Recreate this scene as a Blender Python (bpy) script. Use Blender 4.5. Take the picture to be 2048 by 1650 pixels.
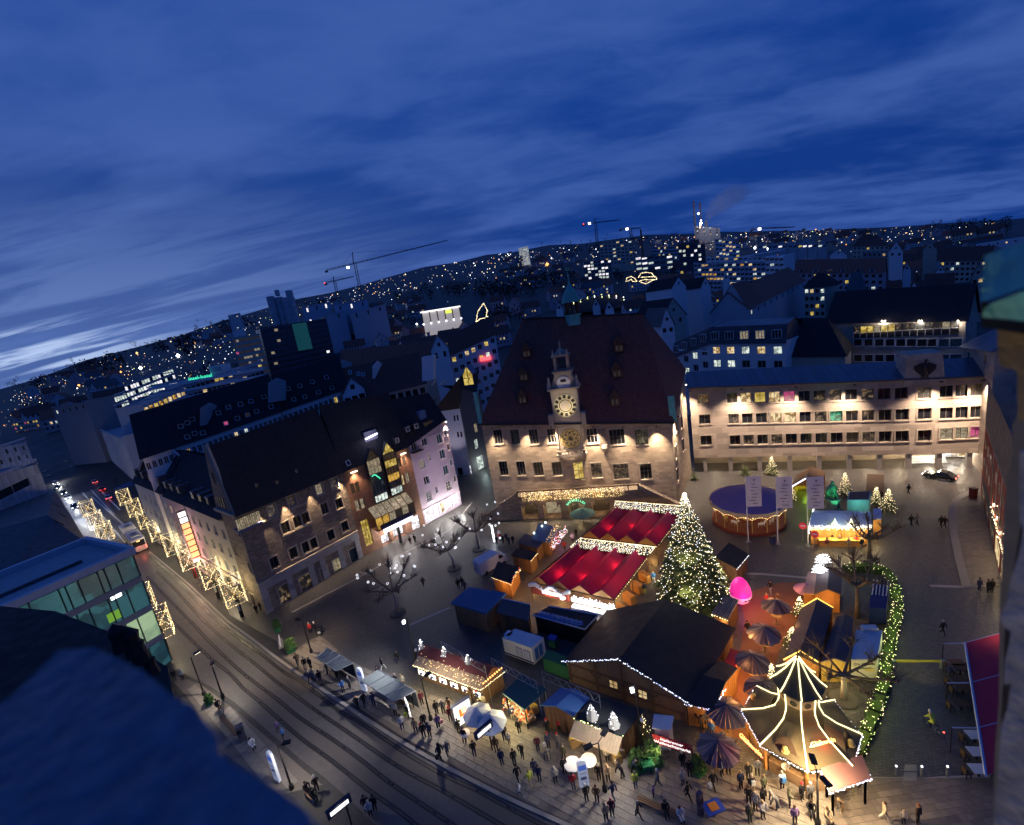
import bpy,bmesh,math,random
from mathutils import Vector,Matrix
random.seed(7)
S=bpy.context.scene
COL=S.collection
for o in list(bpy.data.objects):bpy.data.objects.remove(o)
F0,PITCH,ROLL,HC=909.0,math.atan(200/909),-math.atan(.161),40.0
_cp,_sp,_c,_s=math.cos(PITCH),math.sin(PITCH),math.cos(ROLL),math.sin(ROLL)
FW=Vector((0,_cp,-_sp));_u=Vector((0,_sp,_cp));_r=Vector((1,0,0))
RT=_c*_r+_s*_u;UP=-_s*_r+_c*_u
CAM=Vector((0,0,HC))
cd=bpy.data.cameras.new('camera');cam=bpy.data.objects.new('camera',cd);COL.objects.link(cam)
cam.matrix_world=Matrix(((RT.x,UP.x,-FW.x,0),(RT.y,UP.y,-FW.y,0),(RT.z,UP.z,-FW.z,HC),(0,0,0,1)))
cd.sensor_width=36;cd.sensor_fit='HORIZONTAL';cd.lens=F0/2048*36
cd.clip_start=.05;cd.clip_end=20000
cd.dof.use_dof=True;cd.dof.focus_distance=75;cd.dof.aperture_fstop=1.6
S.camera=cam
W=bpy.data.worlds.new("World");S.world=W;W.use_nodes=True
nt=W.node_tree;nt.nodes.clear()
def N(t,**k):
 n=nt.nodes.new(t)
 for a,b in k.items():setattr(n,a,b)
 return n
def math_(op,a,b=None,c=None):
 n=N('ShaderNodeMath',operation=op)
 for i,v in enumerate((a,b,c)):
  if v is None:continue
  if isinstance(v,(int,float)):n.inputs[i].default_value=v
  else:nt.links.new(v,n.inputs[i])
 return n.outputs[0]
def mixc(fac,a,b):
 n=N('ShaderNodeMix',data_type='RGBA')
 for s,v in((0,fac),(6,a),(7,b)):
  if isinstance(v,tuple):n.inputs[s].default_value=(*v,1)
  elif isinstance(v,(int,float)):n.inputs[s].default_value=v
  else:nt.links.new(v,n.inputs[s])
 return n.outputs[2]
tc=N('ShaderNodeTexCoord');sx=N('ShaderNodeSeparateXYZ');nt.links.new(tc.outputs['Generated'],sx.inputs[0])
X,Y,Z=sx.outputs
zz=math_('MAXIMUM',Z,0.0);den=math_('ADD',zz,.16)
cx=math_('DIVIDE',X,den);cy=math_('DIVIDE',Y,den)
cmb=N('ShaderNodeCombineXYZ');nt.links.new(cx,cmb.inputs[0]);nt.links.new(cy,cmb.inputs[1])
def cloud(scale,rot,sxy,det,rough,w=0.):
 mp=N('ShaderNodeMapping');mp.inputs['Rotation'].default_value=(0,0,math.radians(rot));mp.inputs['Scale'].default_value=(sxy[0],sxy[1],1);mp.inputs['Location'].default_value=(w,w*.7,w)
 nt.links.new(cmb.outputs[0],mp.inputs[0])
 no=N('ShaderNodeTexNoise');no.inputs['Scale'].default_value=scale;no.inputs['Detail'].default_value=det;no.inputs['Roughness'].default_value=rough;no.inputs['Distortion'].default_value=.5
 nt.links.new(mp.outputs[0],no.inputs[0]);return no.outputs[0]
def ramp(v,lo,hi):
 n=N('ShaderNodeMapRange',interpolation_type='SMOOTHSTEP');nt.links.new(v,n.inputs[0]);n.inputs[1].default_value=lo;n.inputs[2].default_value=hi;return n.outputs[0]
c1=cloud(.75,28,(.62,1.15),5,.50,11.3);c2=cloud(1.9,24,(.55,1.4),6,.55,5.9)
c5=cloud(4.6,30,(.7,1.2),5,.55,9.2);c12=math_('ADD',math_('ADD',math_('MULTIPLY',c1,.56),math_('MULTIPLY',c2,.28)),math_('MULTIPLY',c5,.16))
cl=ramp(c12,.435,.64)
west=Vector((-.86,.5,0)).normalized()
dot=N('ShaderNodeVectorMath',operation='DOT_PRODUCT');nt.links.new(tc.outputs['Generated'],dot.inputs[0]);dot.inputs[1].default_value=west
wst=ramp(dot.outputs['Value'],.35,1.0)
low=ramp(Z,.42,.0)
base=mixc(ramp(Z,.02,.5),(.0062,.038,.225),(.0058,.049,.275))
col=mixc(cl,base,(.047,.108,.385))
glow=math_('MULTIPLY',wst,low)
c3=cloud(1.5,18,(.35,1.7),6,.6,1.7)
col=mixc(math_('MULTIPLY',glow,math_('ADD',.34,math_('MULTIPLY',ramp(c3,.42,.6),.34))),col,(.20,.32,.66))
br=math_('MULTIPLY',math_('MULTIPLY',ramp(dot.outputs['Value'],.88,.97),ramp(c3,.47,.60)),math_('MULTIPLY',ramp(Z,.002,.014),ramp(Z,.105,.06)))
col=mixc(math_('MULTIPLY',br,.85),col,(.52,.66,.95))
bg=N('ShaderNodeBackground');nt.links.new(col,bg.inputs[0]);bg.inputs[1].default_value=1.0
ow=N('ShaderNodeOutputWorld');nt.links.new(bg.outputs[0],ow.inputs[0])
S.render.engine='CYCLES'
S.view_settings.view_transform='Standard';S.view_settings.look='None';S.view_settings.exposure=0;S.view_settings.gamma=1
S.cycles.max_bounces=5;S.cycles.diffuse_bounces=3;S.cycles.glossy_bounces=2;S.cycles.transmission_bounces=4;S.cycles.volume_bounces=3;S.cycles.transparent_max_bounces=8
S.cycles.sample_clamp_indirect=2.0;S.cycles.sample_clamp_direct=0;S.cycles.caustics_reflective=False;S.cycles.caustics_refractive=False
S.cycles.use_light_tree=True
try:
 S.cycles.use_denoising=True;S.cycles.denoiser='OPENIMAGEDENOISE'
except Exception:pass
SKYL=[(0,787),(100,750),(200,713),(300,690),(400,655),(500,626),(560,606),(640,592),(690,576),(800,549),(900,525),(1000,506),(1070,495),(1150,487),(1250,477),(1330,470),(1500,462),(1650,456),(1800,452),(1900,447),(1960,443),(2048,436)]
def ray(px,py):
 return((px-1024)/F0*RT-(py-825)/F0*UP+FW).normalized()
RMAX,RFLAT=5200.0,230.0
_T=[]
for _p in SKYL:
 d=ray(*_p);_T.append((math.atan2(d.x,d.y),d.z/math.hypot(d.x,d.y)))
def slope(az):
 if az<=_T[0][0]:e=_T[0][1]
 elif az>=_T[-1][0]:e=_T[-1][1]
 else:
  for(a,ea),(b,eb)in zip(_T,_T[1:]):
   if a<=az<=b:e=ea+(eb-ea)*(az-a)/(b-a);break
 return(HC+RMAX*e)/(RMAX-RFLAT)
def zt(x,y):
 r=math.hypot(x,y)
 return 0.0 if r<=RFLAT or y<-50 else slope(math.atan2(x,y))*(r-RFLAT)
def g(px,py,z=0.0):
 d=ray(px,py);t=(z-HC)/d.z;return CAM+d*t
def gt(px,py):
 d=ray(px,py);h=math.hypot(d.x,d.y);e=d.z/h;s=slope(math.atan2(d.x,d.y))
 r=-HC/e if e<0 else 1e9
 if r>RFLAT:r=min(RMAX*.98,(HC+s*RFLAT)/max(1e-4,s-e))
 return CAM+d*(r/h)
def at(px,py,r):
 d=ray(px,py);return CAM+d*(r/math.hypot(d.x,d.y))
def pxm(p):
 return F0/max(.1,(Vector(p)-CAM).dot(FW))
M={}
def mat(name,col,rough=.75,var=.22,scale=2.0,bump=.15,metal=0.,em=None,es=0.,brick=None,samp=True,spec=.35,fine=9.,coat=0.):
 m=bpy.data.materials.new(name);m.use_nodes=True;t=m.node_tree;b=t.nodes['Principled BSDF'];L=t.links
 b.inputs['Roughness'].default_value=rough;b.inputs['Metallic'].default_value=metal;b.inputs['Specular IOR Level'].default_value=spec;b.inputs['Coat Weight'].default_value=coat
 tc=t.nodes.new('ShaderNodeTexCoord')
 no=t.nodes.new('ShaderNodeTexNoise');no.inputs['Scale'].default_value=scale*.35;no.inputs['Detail'].default_value=6;no.inputs['Roughness'].default_value=.65
 L.new(tc.outputs['Object'],no.inputs[0])
 n2=t.nodes.new('ShaderNodeTexNoise');n2.inputs['Scale'].default_value=scale*fine*.4;n2.inputs['Detail'].default_value=4
 L.new(tc.outputs['Object'],n2.inputs[0])
 ad=t.nodes.new('ShaderNodeMath');ad.operation='MULTIPLY_ADD';ad.inputs[1].default_value=.5
 mu=t.nodes.new('ShaderNodeMath');mu.operation='MULTIPLY';mu.inputs[1].default_value=.5
 L.new(no.outputs[0],mu.inputs[0]);L.new(n2.outputs[0],ad.inputs[0]);L.new(mu.outputs[0],ad.inputs[2])
 rp=t.nodes.new('ShaderNodeMapRange');rp.inputs[1].default_value=.3;rp.inputs[2].default_value=.7;L.new(ad.outputs[0],rp.inputs[0])
 mx=t.nodes.new('ShaderNodeMix');mx.data_type='RGBA'
 mx.inputs[6].default_value=(*[c*(1-var)for c in col],1);mx.inputs[7].default_value=(*[min(1,c*(1+var))for c in col],1)
 L.new(rp.outputs[0],mx.inputs[0]);cout=mx.outputs[2];hout=ad.outputs[0]
 if brick:
  bw,bh,mort,dark=brick
  bk=t.nodes.new('ShaderNodeTexBrick');bk.inputs['Scale'].default_value=1;bk.inputs['Brick Width'].default_value=bw;bk.inputs['Row Height'].default_value=bh;bk.inputs['Mortar Size'].default_value=mort;bk.inputs['Mortar Smooth'].default_value=.3
  bk.inputs['Color1'].default_value=(.72,.72,.72,1);bk.inputs['Color2'].default_value=(1.12,1.12,1.12,1);bk.inputs['Mortar'].default_value=(dark,dark,dark,1)
  L.new(tc.outputs['UV'],bk.inputs[0])
  m2=t.nodes.new('ShaderNodeMix');m2.data_type='RGBA';m2.blend_type='MULTIPLY';m2.inputs[0].default_value=1
  L.new(cout,m2.inputs[6]);L.new(bk.outputs[0],m2.inputs[7]);cout=m2.outputs[2]
  h2=t.nodes.new('ShaderNodeMath');h2.operation='MULTIPLY_ADD';h2.inputs[1].default_value=-1.2;L.new(bk.outputs['Fac'],h2.inputs[0]);L.new(hout,h2.inputs[2]);hout=h2.outputs[0]
 L.new(cout,b.inputs['Base Color'])
 if bump:
  bp=t.nodes.new('ShaderNodeBump');bp.inputs['Strength'].default_value=min(1,bump*2.2);bp.inputs['Distance'].default_value=.05;L.new(hout,bp.inputs['Height']);L.new(bp.outputs[0],b.inputs['Normal'])
 rr=t.nodes.new('ShaderNodeMapRange');rr.inputs[1].default_value=.3;rr.inputs[2].default_value=.7;rr.inputs[3].default_value=max(.05,rough-.15);rr.inputs[4].default_value=min(1,rough+.12)
 L.new(no.outputs[0],rr.inputs[0]);L.new(rr.outputs[0],b.inputs['Roughness'])
 if em:
  b.inputs['Emission Color'].default_value=(*em,1);b.inputs['Emission Strength'].default_value=es
  if not samp:m.cycles.emission_sampling='NONE'
 M[name]=m;return m
def litmat(name,c1,c2,es,scale=1.2,samp=True,lo=.35,hi=.65):
 m=bpy.data.materials.new(name);m.use_nodes=True;t=m.node_tree;b=t.nodes['Principled BSDF'];L=t.links
 b.inputs['Base Color'].default_value=(.05,.05,.05,1);b.inputs['Roughness'].default_value=.25
 tc=t.nodes.new('ShaderNodeTexCoord');v=t.nodes.new('ShaderNodeTexVoronoi');v.inputs['Scale'].default_value=scale;v.feature='F1';v.distance='CHEBYCHEV'
 L.new(tc.outputs['Object'],v.inputs[0]);no=t.nodes.new('ShaderNodeTexNoise');no.inputs['Scale'].default_value=scale*2.2;no.inputs['Detail'].default_value=3;L.new(tc.outputs['Object'],no.inputs[0])
 sp=t.nodes.new('ShaderNodeSeparateColor');L.new(v.outputs['Color'],sp.inputs[0])
 ad=t.nodes.new('ShaderNodeMath');ad.operation='ADD';L.new(sp.outputs[0],ad.inputs[0]);L.new(no.outputs[0],ad.inputs[1])
 mr=t.nodes.new('ShaderNodeMapRange');mr.inputs[1].default_value=lo*2;mr.inputs[2].default_value=hi*2;L.new(ad.outputs[0],mr.inputs[0])
 mx=t.nodes.new('ShaderNodeMix');mx.data_type='RGBA';mx.inputs[6].default_value=(*c1,1);mx.inputs[7].default_value=(*c2,1);L.new(mr.outputs[0],mx.inputs[0])
 L.new(mx.outputs[2],b.inputs['Emission Color']);b.inputs['Emission Strength'].default_value=es
 if not samp:m.cycles.emission_sampling='NONE'
 M[name]=m;return m
def glow_(name,c,es,samp=False):return mat(name,(.8,.8,.8),.5,0,1,0,em=c,es=es,samp=samp)
mat('sandstone',(.40,.31,.23),.85,.16,1.2,.2,brick=(1.1,.5,.018,.82))
mat('sandstone_trim',(.40,.33,.26),.8,.15,3,.2)
mat('office_stone',(.42,.345,.28),.8,.12,.8,.08,brick=(2.4,1.2,.012,.86))
mat('rough_stone',(.27,.21,.165),.9,.4,2.5,.5,brick=(.75,.36,.03,.6))
mat('shop_stone',(.33,.31,.31),.75,.1,1,.05,brick=(2.2,1.1,.014,.8))
mat('red_brick',(.26,.135,.085),.85,.25,2,.15,brick=(.5,.16,.02,.75))
mat('purple_render',(.44,.34,.40),.85,.08,1,.05)
mat('purple_trim',(.56,.46,.52),.8,.06,2,.05)
mat('white_render',(.76,.73,.73),.85,.09,.7,.06)
mat('cream_render',(.50,.44,.36),.85,.1,1,.08)
mat('pink_render',(.48,.36,.38),.85,.1,1,.08)
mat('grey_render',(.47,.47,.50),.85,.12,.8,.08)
mat('grey_clad',(.46,.46,.49),.6,.1,1.3,.05,brick=(.9,3,.04,.55))
mat('ochre_stone',(.30,.20,.09),.85,.3,3,.4)
mat('concrete',(.27,.26,.27),.85,.2,1.5,.2)
mat('roof_brown',(.20,.075,.056),.75,.25,2.4,.3,brick=(.3,.34,.03,.55))
mat('roof_dark',(.030,.028,.034),.8,.3,2.4,.35,brick=(.3,.36,.03,.55))
mat('roof_red',(.40,.13,.085),.8,.3,2.4,.3,brick=(.3,.36,.03,.6))
mat('roof_slate',(.085,.085,.10),.55,.25,2.4,.2,brick=(.5,.36,.02,.6))
mat('roof_metal',(.075,.10,.15),.4,.15,.6,.05,brick=(.6,30,.02,.6),metal=.0,spec=.5)
mat('roof_flat',(.30,.31,.34),.8,.3,.6,.15)
mat('roof_lead',(.10,.14,.22),.55,.35,1.5,.3,spec=.4)
mat('copper',(.10,.36,.31),.6,.3,2,.2)
mat('copper_old',(.12,.42,.38),.6,.4,4,.3)
mat('dark_wood',(.075,.045,.028),.75,.3,3,.25)
mat('brown_wood',(.16,.09,.05),.7,.3,3,.25)
mat('hut_wood',(.24,.15,.085),.7,.3,3,.25)
mat('orange_wood',(.42,.20,.06),.65,.25,3,.2)
mat('pale_wood',(.42,.31,.20),.7,.25,3,.2)
mat('black_metal',(.02,.02,.022),.5,.2,3,.05,metal=.3)
mat('grey_metal',(.30,.31,.33),.4,.12,3,.05,metal=.6)
mat('white_metal',(.66,.67,.70),.45,.08,3,.04)
mat('steel_rail',(.10,.09,.085),.35,.2,3,.05,metal=.8)
mat('white_paint',(.72,.72,.74),.5,.08,2,.03)
mat('frame_brown',(.13,.11,.095),.6,.08,2,.03)
mat('white_frame',(.60,.58,.57),.6,.08,2,.03)
mat('dark_frame',(.035,.03,.03),.6,.1,2,.03)
mat('gold_paint',(.55,.40,.13),.45,.2,4,.1)
mat('glass_dark',(.012,.014,.02),.08,.3,1,0,spec=.6)
mat('glass_blue',(.02,.07,.09),.1,.3,1,0,spec=.8)
mat('glass_dim',(.045,.04,.038),.15,.4,1.5,0,em=(.35,.24,.12),es=.05,samp=False)
litmat('lit_warm',(.30,.17,.05),(1.,.78,.42),.9,1.4,samp=False)
litmat('lit_yellow',(.42,.27,.03),(.95,.72,.18),.75,1.6,samp=False)
litmat('lit_cool',(.25,.30,.28),(.85,.95,.85),1.0,1.6,samp=False)
litmat('lit_white',(.42,.40,.42),(1.2,1.15,1.2),1.35,2.2,samp=False)
litmat('glass_teal',(.004,.030,.042),(.022,.105,.125),.8,.35,samp=False)
litmat('lit_green',(.20,.33,.22),(.52,.72,.42),.62,.5,samp=False)
litmat('lit_curtain',(.25,.20,.12),(.62,.52,.34),.55,4,samp=False)
litmat('shop_dark',(.012,.010,.008),(.50,.34,.18),.55,2.6,samp=False,lo=.56,hi=.80)
litmat('pane_pink',(.25,.02,.10),(.8,.12,.3),.7,1.5,samp=False)
litmat('pane_green',(.0,.10,.06),(.1,.75,.4),.7,2,samp=False)
litmat('pane_amber',(.20,.09,.01),(.85,.5,.08),.8,1.2,samp=False)
mat('ground_dark',(.045,.042,.042),.7,.4,.3,.2)
mat('asphalt',(.085,.076,.073),.5,.3,.5,.2,spec=.5)
mat('paving',(.115,.105,.10),.47,.3,.5,.25,brick=(1.0,.5,.02,.55),spec=.55)
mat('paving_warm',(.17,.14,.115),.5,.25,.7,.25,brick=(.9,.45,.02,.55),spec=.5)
mat('cobble',(.10,.092,.088),.42,.3,.8,.35,brick=(.34,.22,.03,.5),spec=.55)
mat('slab',(.20,.175,.15),.55,.25,1.0,.2,spec=.45)
mat('kerb_stone',(.26,.24,.22),.7,.2,2,.2)
mat('road_paint',(.55,.55,.55),.6,.2,3,.1)
glow_('bulb_warm',(1.,.80,.42),3.2);glow_('bulb_gold',(1.,.62,.15),2.0);glow_('bulb_white',(.9,.92,1.),3.0);glow_('bulb_blue',(.55,.62,1.),2.4)
glow_('bulb_green',(.75,.95,.25),2.6);glow_('bulb_red',(1.,.06,.05),3.0);glow_('bulb_orange',(1.,.40,.06),3.0)
glow_('dim_warm',(1.,.7,.35),.55);glow_('dim_cool',(.75,.85,1.),.5);glow_('lamp_glass',(1.,.86,.62),6.0);glow_('lamp_cool',(.9,.95,1.),6.0)
glow_('tube_warm',(1.,.86,.42),1.9);glow_('tube_blue',(.72,.72,1.),3.0);glow_('neon_green',(.05,.85,.42),1.5);glow_('neon_red',(1.,.03,.02),2.2)
glow_('panel_white',(1.,.97,.95),1.5);glow_('tail_red',(1.,.05,.02),4.);glow_('head_white',(.95,.97,1.),8.)
def C(name,col,rough=.8,**k):
 if name not in M:mat(name,col,rough,.15,3,.1,**k)
 return M[name]
ORG={}
class MB:
 def __init__(s):s.v=[];s.f=[];s.m=[];s.mats=[]
 def mi(s,m):
  if isinstance(m,str):m=M[m]
  if m not in s.mats:s.mats.append(m)
  return s.mats.index(m)
 def poly(s,pts,m):
  i=len(s.v);s.v+=[tuple(p)for p in pts];s.f.append(tuple(range(i,i+len(pts))));s.m.append(s.mi(m));return s
 def mesh(s,vs,fs,m):
  i=len(s.v);s.v+=[tuple(p)for p in vs];k=s.mi(m)
  for f in fs:s.f.append(tuple(i+a for a in f));s.m.append(k)
  return s
 def hexa(s,b,t,m):
  n=len(b);return s.mesh(list(b)+list(t),[tuple(range(n))[::-1],tuple(range(n,2*n))]+[(i,(i+1)%n,n+(i+1)%n,n+i)for i in range(n)],m)
 def prism(s,pts,z0,z1,m):return s.hexa([(p[0],p[1],z0)for p in pts],[(p[0],p[1],z1)for p in pts],m)
 def box(s,c,d,m,rz=0.,ax=None):
  c=Vector(c)
  if ax:a,b,e=[Vector(q)for q in ax]
  else:a,b,e=Vector((math.cos(rz),math.sin(rz),0)),Vector((-math.sin(rz),math.cos(rz),0)),Vector((0,0,1))
  a,b,e=a*d[0]/2,b*d[1]/2,e*d[2]/2
  return s.hexa([c-a-b-e,c+a-b-e,c+a+b-e,c-a+b-e],[c-a-b+e,c+a-b+e,c+a+b+e,c-a+b+e],m)
 def tube(s,pts,r,m,n=6,cap=True):
  pts=[Vector(p)for p in pts];rs=r if isinstance(r,(list,tuple))else[r]*len(pts);vs=[];fs=[]
  for i,p in enumerate(pts):
   t=(pts[min(i+1,len(pts)-1)]-pts[max(i-1,0)])
   t=t.normalized()if t.length>1e-9 else Vector((0,0,1))
   a=t.cross(Vector((0,0,1))if abs(t.z)<.9 else Vector((1,0,0))).normalized();b=t.cross(a)
   vs+=[p+(a*math.cos(2*math.pi*k/n)+b*math.sin(2*math.pi*k/n))*rs[i]for k in range(n)]
  for i in range(len(pts)-1):
   for k in range(n):fs.append((i*n+k,i*n+(k+1)%n,(i+1)*n+(k+1)%n,(i+1)*n+k))
  if cap:fs+=[tuple(range(n))[::-1],tuple(range((len(pts)-1)*n,len(pts)*n))]
  return s.mesh(vs,fs,m)
 def lathe(s,prof,m,n=16,c=(0,0,0),cap=True):
  vs=[];fs=[]
  for r,z in prof:vs+=[(c[0]+r*math.cos(2*math.pi*k/n),c[1]+r*math.sin(2*math.pi*k/n),c[2]+z)for k in range(n)]
  for i in range(len(prof)-1):
   for k in range(n):fs.append((i*n+k,i*n+(k+1)%n,(i+1)*n+(k+1)%n,(i+1)*n+k))
  if cap:fs+=[tuple(range(n))[::-1],tuple(range((len(prof)-1)*n,len(prof)*n))]
  return s.mesh(vs,fs,m)
 def octa(s,c,r,m):
  x,y,z=c;return s.mesh([(x+r,y,z),(x-r,y,z),(x,y+r,z),(x,y-r,z),(x,y,z+r),(x,y,z-r)],[(0,2,4),(2,1,4),(1,3,4),(3,0,4),(2,0,5),(1,2,5),(3,1,5),(0,3,5)],m)
 def ball(s,c,r,m,n=8,sz=1.):
  k=max(4,n//2+1);return s.lathe([(max(.001,r*math.sin(math.pi*i/k)),-r*sz*math.cos(math.pi*i/k))for i in range(k+1)],m,n,c)
 def strip(s,pts,w,m,z=None,side=0.):
  pts=[Vector((p[0],p[1],0))for p in pts];L=[]
  for i,p in enumerate(pts):
   t=(pts[min(i+1,len(pts)-1)]-pts[max(i-1,0)]).normalized();q=Vector((-t.y,t.x,0));L.append((p+q*(side-w/2),p+q*(side+w/2)))
  for(a,b),(c,d)in zip(L,L[1:]):s.poly([(a.x,a.y,z),(c.x,c.y,z),(d.x,d.y,z),(b.x,b.y,z)],m)
  return s
 def build(s,name,parent=None,org=None,label=None,cat=None,group=None,kind=None,smooth=False):
  o0=ORG[parent.name]if parent is not None and parent.name in ORG else Vector((0,0,0))
  if parent is None:
   if org is None:org=Vector((0,0,0))
   o0=Vector(org)
  me=bpy.data.meshes.new(name);me.from_pydata([(x-o0.x,y-o0.y,z-o0.z)for x,y,z in s.v],[],s.f)
  for m in s.mats:me.materials.append(m)
  me.polygons.foreach_set('material_index',s.m)
  if smooth:me.polygons.foreach_set('use_smooth',[True]*len(s.f))
  uv=me.uv_layers.new(name='UVMap');uvs=[0.]*(2*len(me.loops))
  for p in me.polygons:
   n=p.normal
   if abs(n.z)>.97:tu,tv=Vector((1,0,0)),Vector((0,1,0))
   else:tu=Vector((-n.y,n.x,0)).normalized();tv=n.cross(tu)
   for li in p.loop_indices:
    c=me.vertices[me.loops[li].vertex_index].co;uvs[2*li]=c.dot(tu)+37.3;uvs[2*li+1]=c.dot(tv)+11.7
  uv.data.foreach_set('uv',uvs)
  ob=bpy.data.objects.new(name,me);COL.objects.link(ob);ORG[ob.name]=o0
  if parent is not None:ob.parent=parent
  else:ob.location=o0
  tag(ob,label,cat,group,kind);return ob
def tag(o,label=None,cat=None,group=None,kind=None):
 if label:o['label']=label
 if cat:o['category']=cat
 if group:o['group']=group
 if kind:o['kind']=kind
 return o
def thing(name,loc,label,cat,group=None,rz=0.):
 o=bpy.data.objects.new(name,None);COL.objects.link(o);o.location=loc;o.rotation_euler=(0,0,rz);o.empty_display_size=.3
 ORG[o.name]=Vector(loc);return tag(o,label,cat,group)
LOCALS=Vector((0,0,0))
def localthing(name,label=None,cat=None,group=None):
 o=bpy.data.objects.new(name,None);COL.objects.link(o);ORG[o.name]=Vector((0,0,0));return tag(o,label,cat,group)
LP=9.0
KIDS={}
def kids(o):
 return[c for c in KIDS.get(o.name,[])]
def regkids():
 KIDS.clear()
 for o in bpy.data.objects:
  if o.parent:KIDS.setdefault(o.parent.name,[]).append(o)
def dup(o,loc,rz=0.,label=None,sc=1.,group=None):
 r=o.copy();COL.objects.link(r);r.location=loc;r.rotation_euler=(0,0,rz);r.scale=(sc,sc,sc)
 if label:r['label']=label
 if group:r['group']=group
 for c in o.children:
  k=c.copy();COL.objects.link(k);k.parent=r
  for d in c.children:
   e=d.copy();COL.objects.link(e);e.parent=k
 return r
def put(o,loc,rz=0.,sc=1.):
 o.location=loc;o.rotation_euler=(0,0,rz);o.scale=(sc,sc,sc);return o
def light(kind,loc,power,col,size=.1,parent=None,aim=None,spot=80,blend=.5,name='lamp_light'):
 l=bpy.data.lights.new(name,kind);l.energy=power*LP*(3.6 if kind=='SPOT'else 1.);l.color=col
 if kind in('POINT','SPOT'):l.shadow_soft_size=size
 if kind=='SPOT':l.spot_size=math.radians(spot);l.spot_blend=blend
 if kind=='AREA':l.size=size
 o=bpy.data.objects.new(name,l);COL.objects.link(o)
 o0=ORG[parent.name]if parent is not None and parent.name in ORG else Vector((0,0,0))
 o.location=Vector(loc)-o0
 if aim is not None:o.rotation_euler=(Vector(aim)-Vector(loc)).to_track_quat('-Z','Y').to_euler()
 if parent is not None:o.parent=parent
 return o
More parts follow.
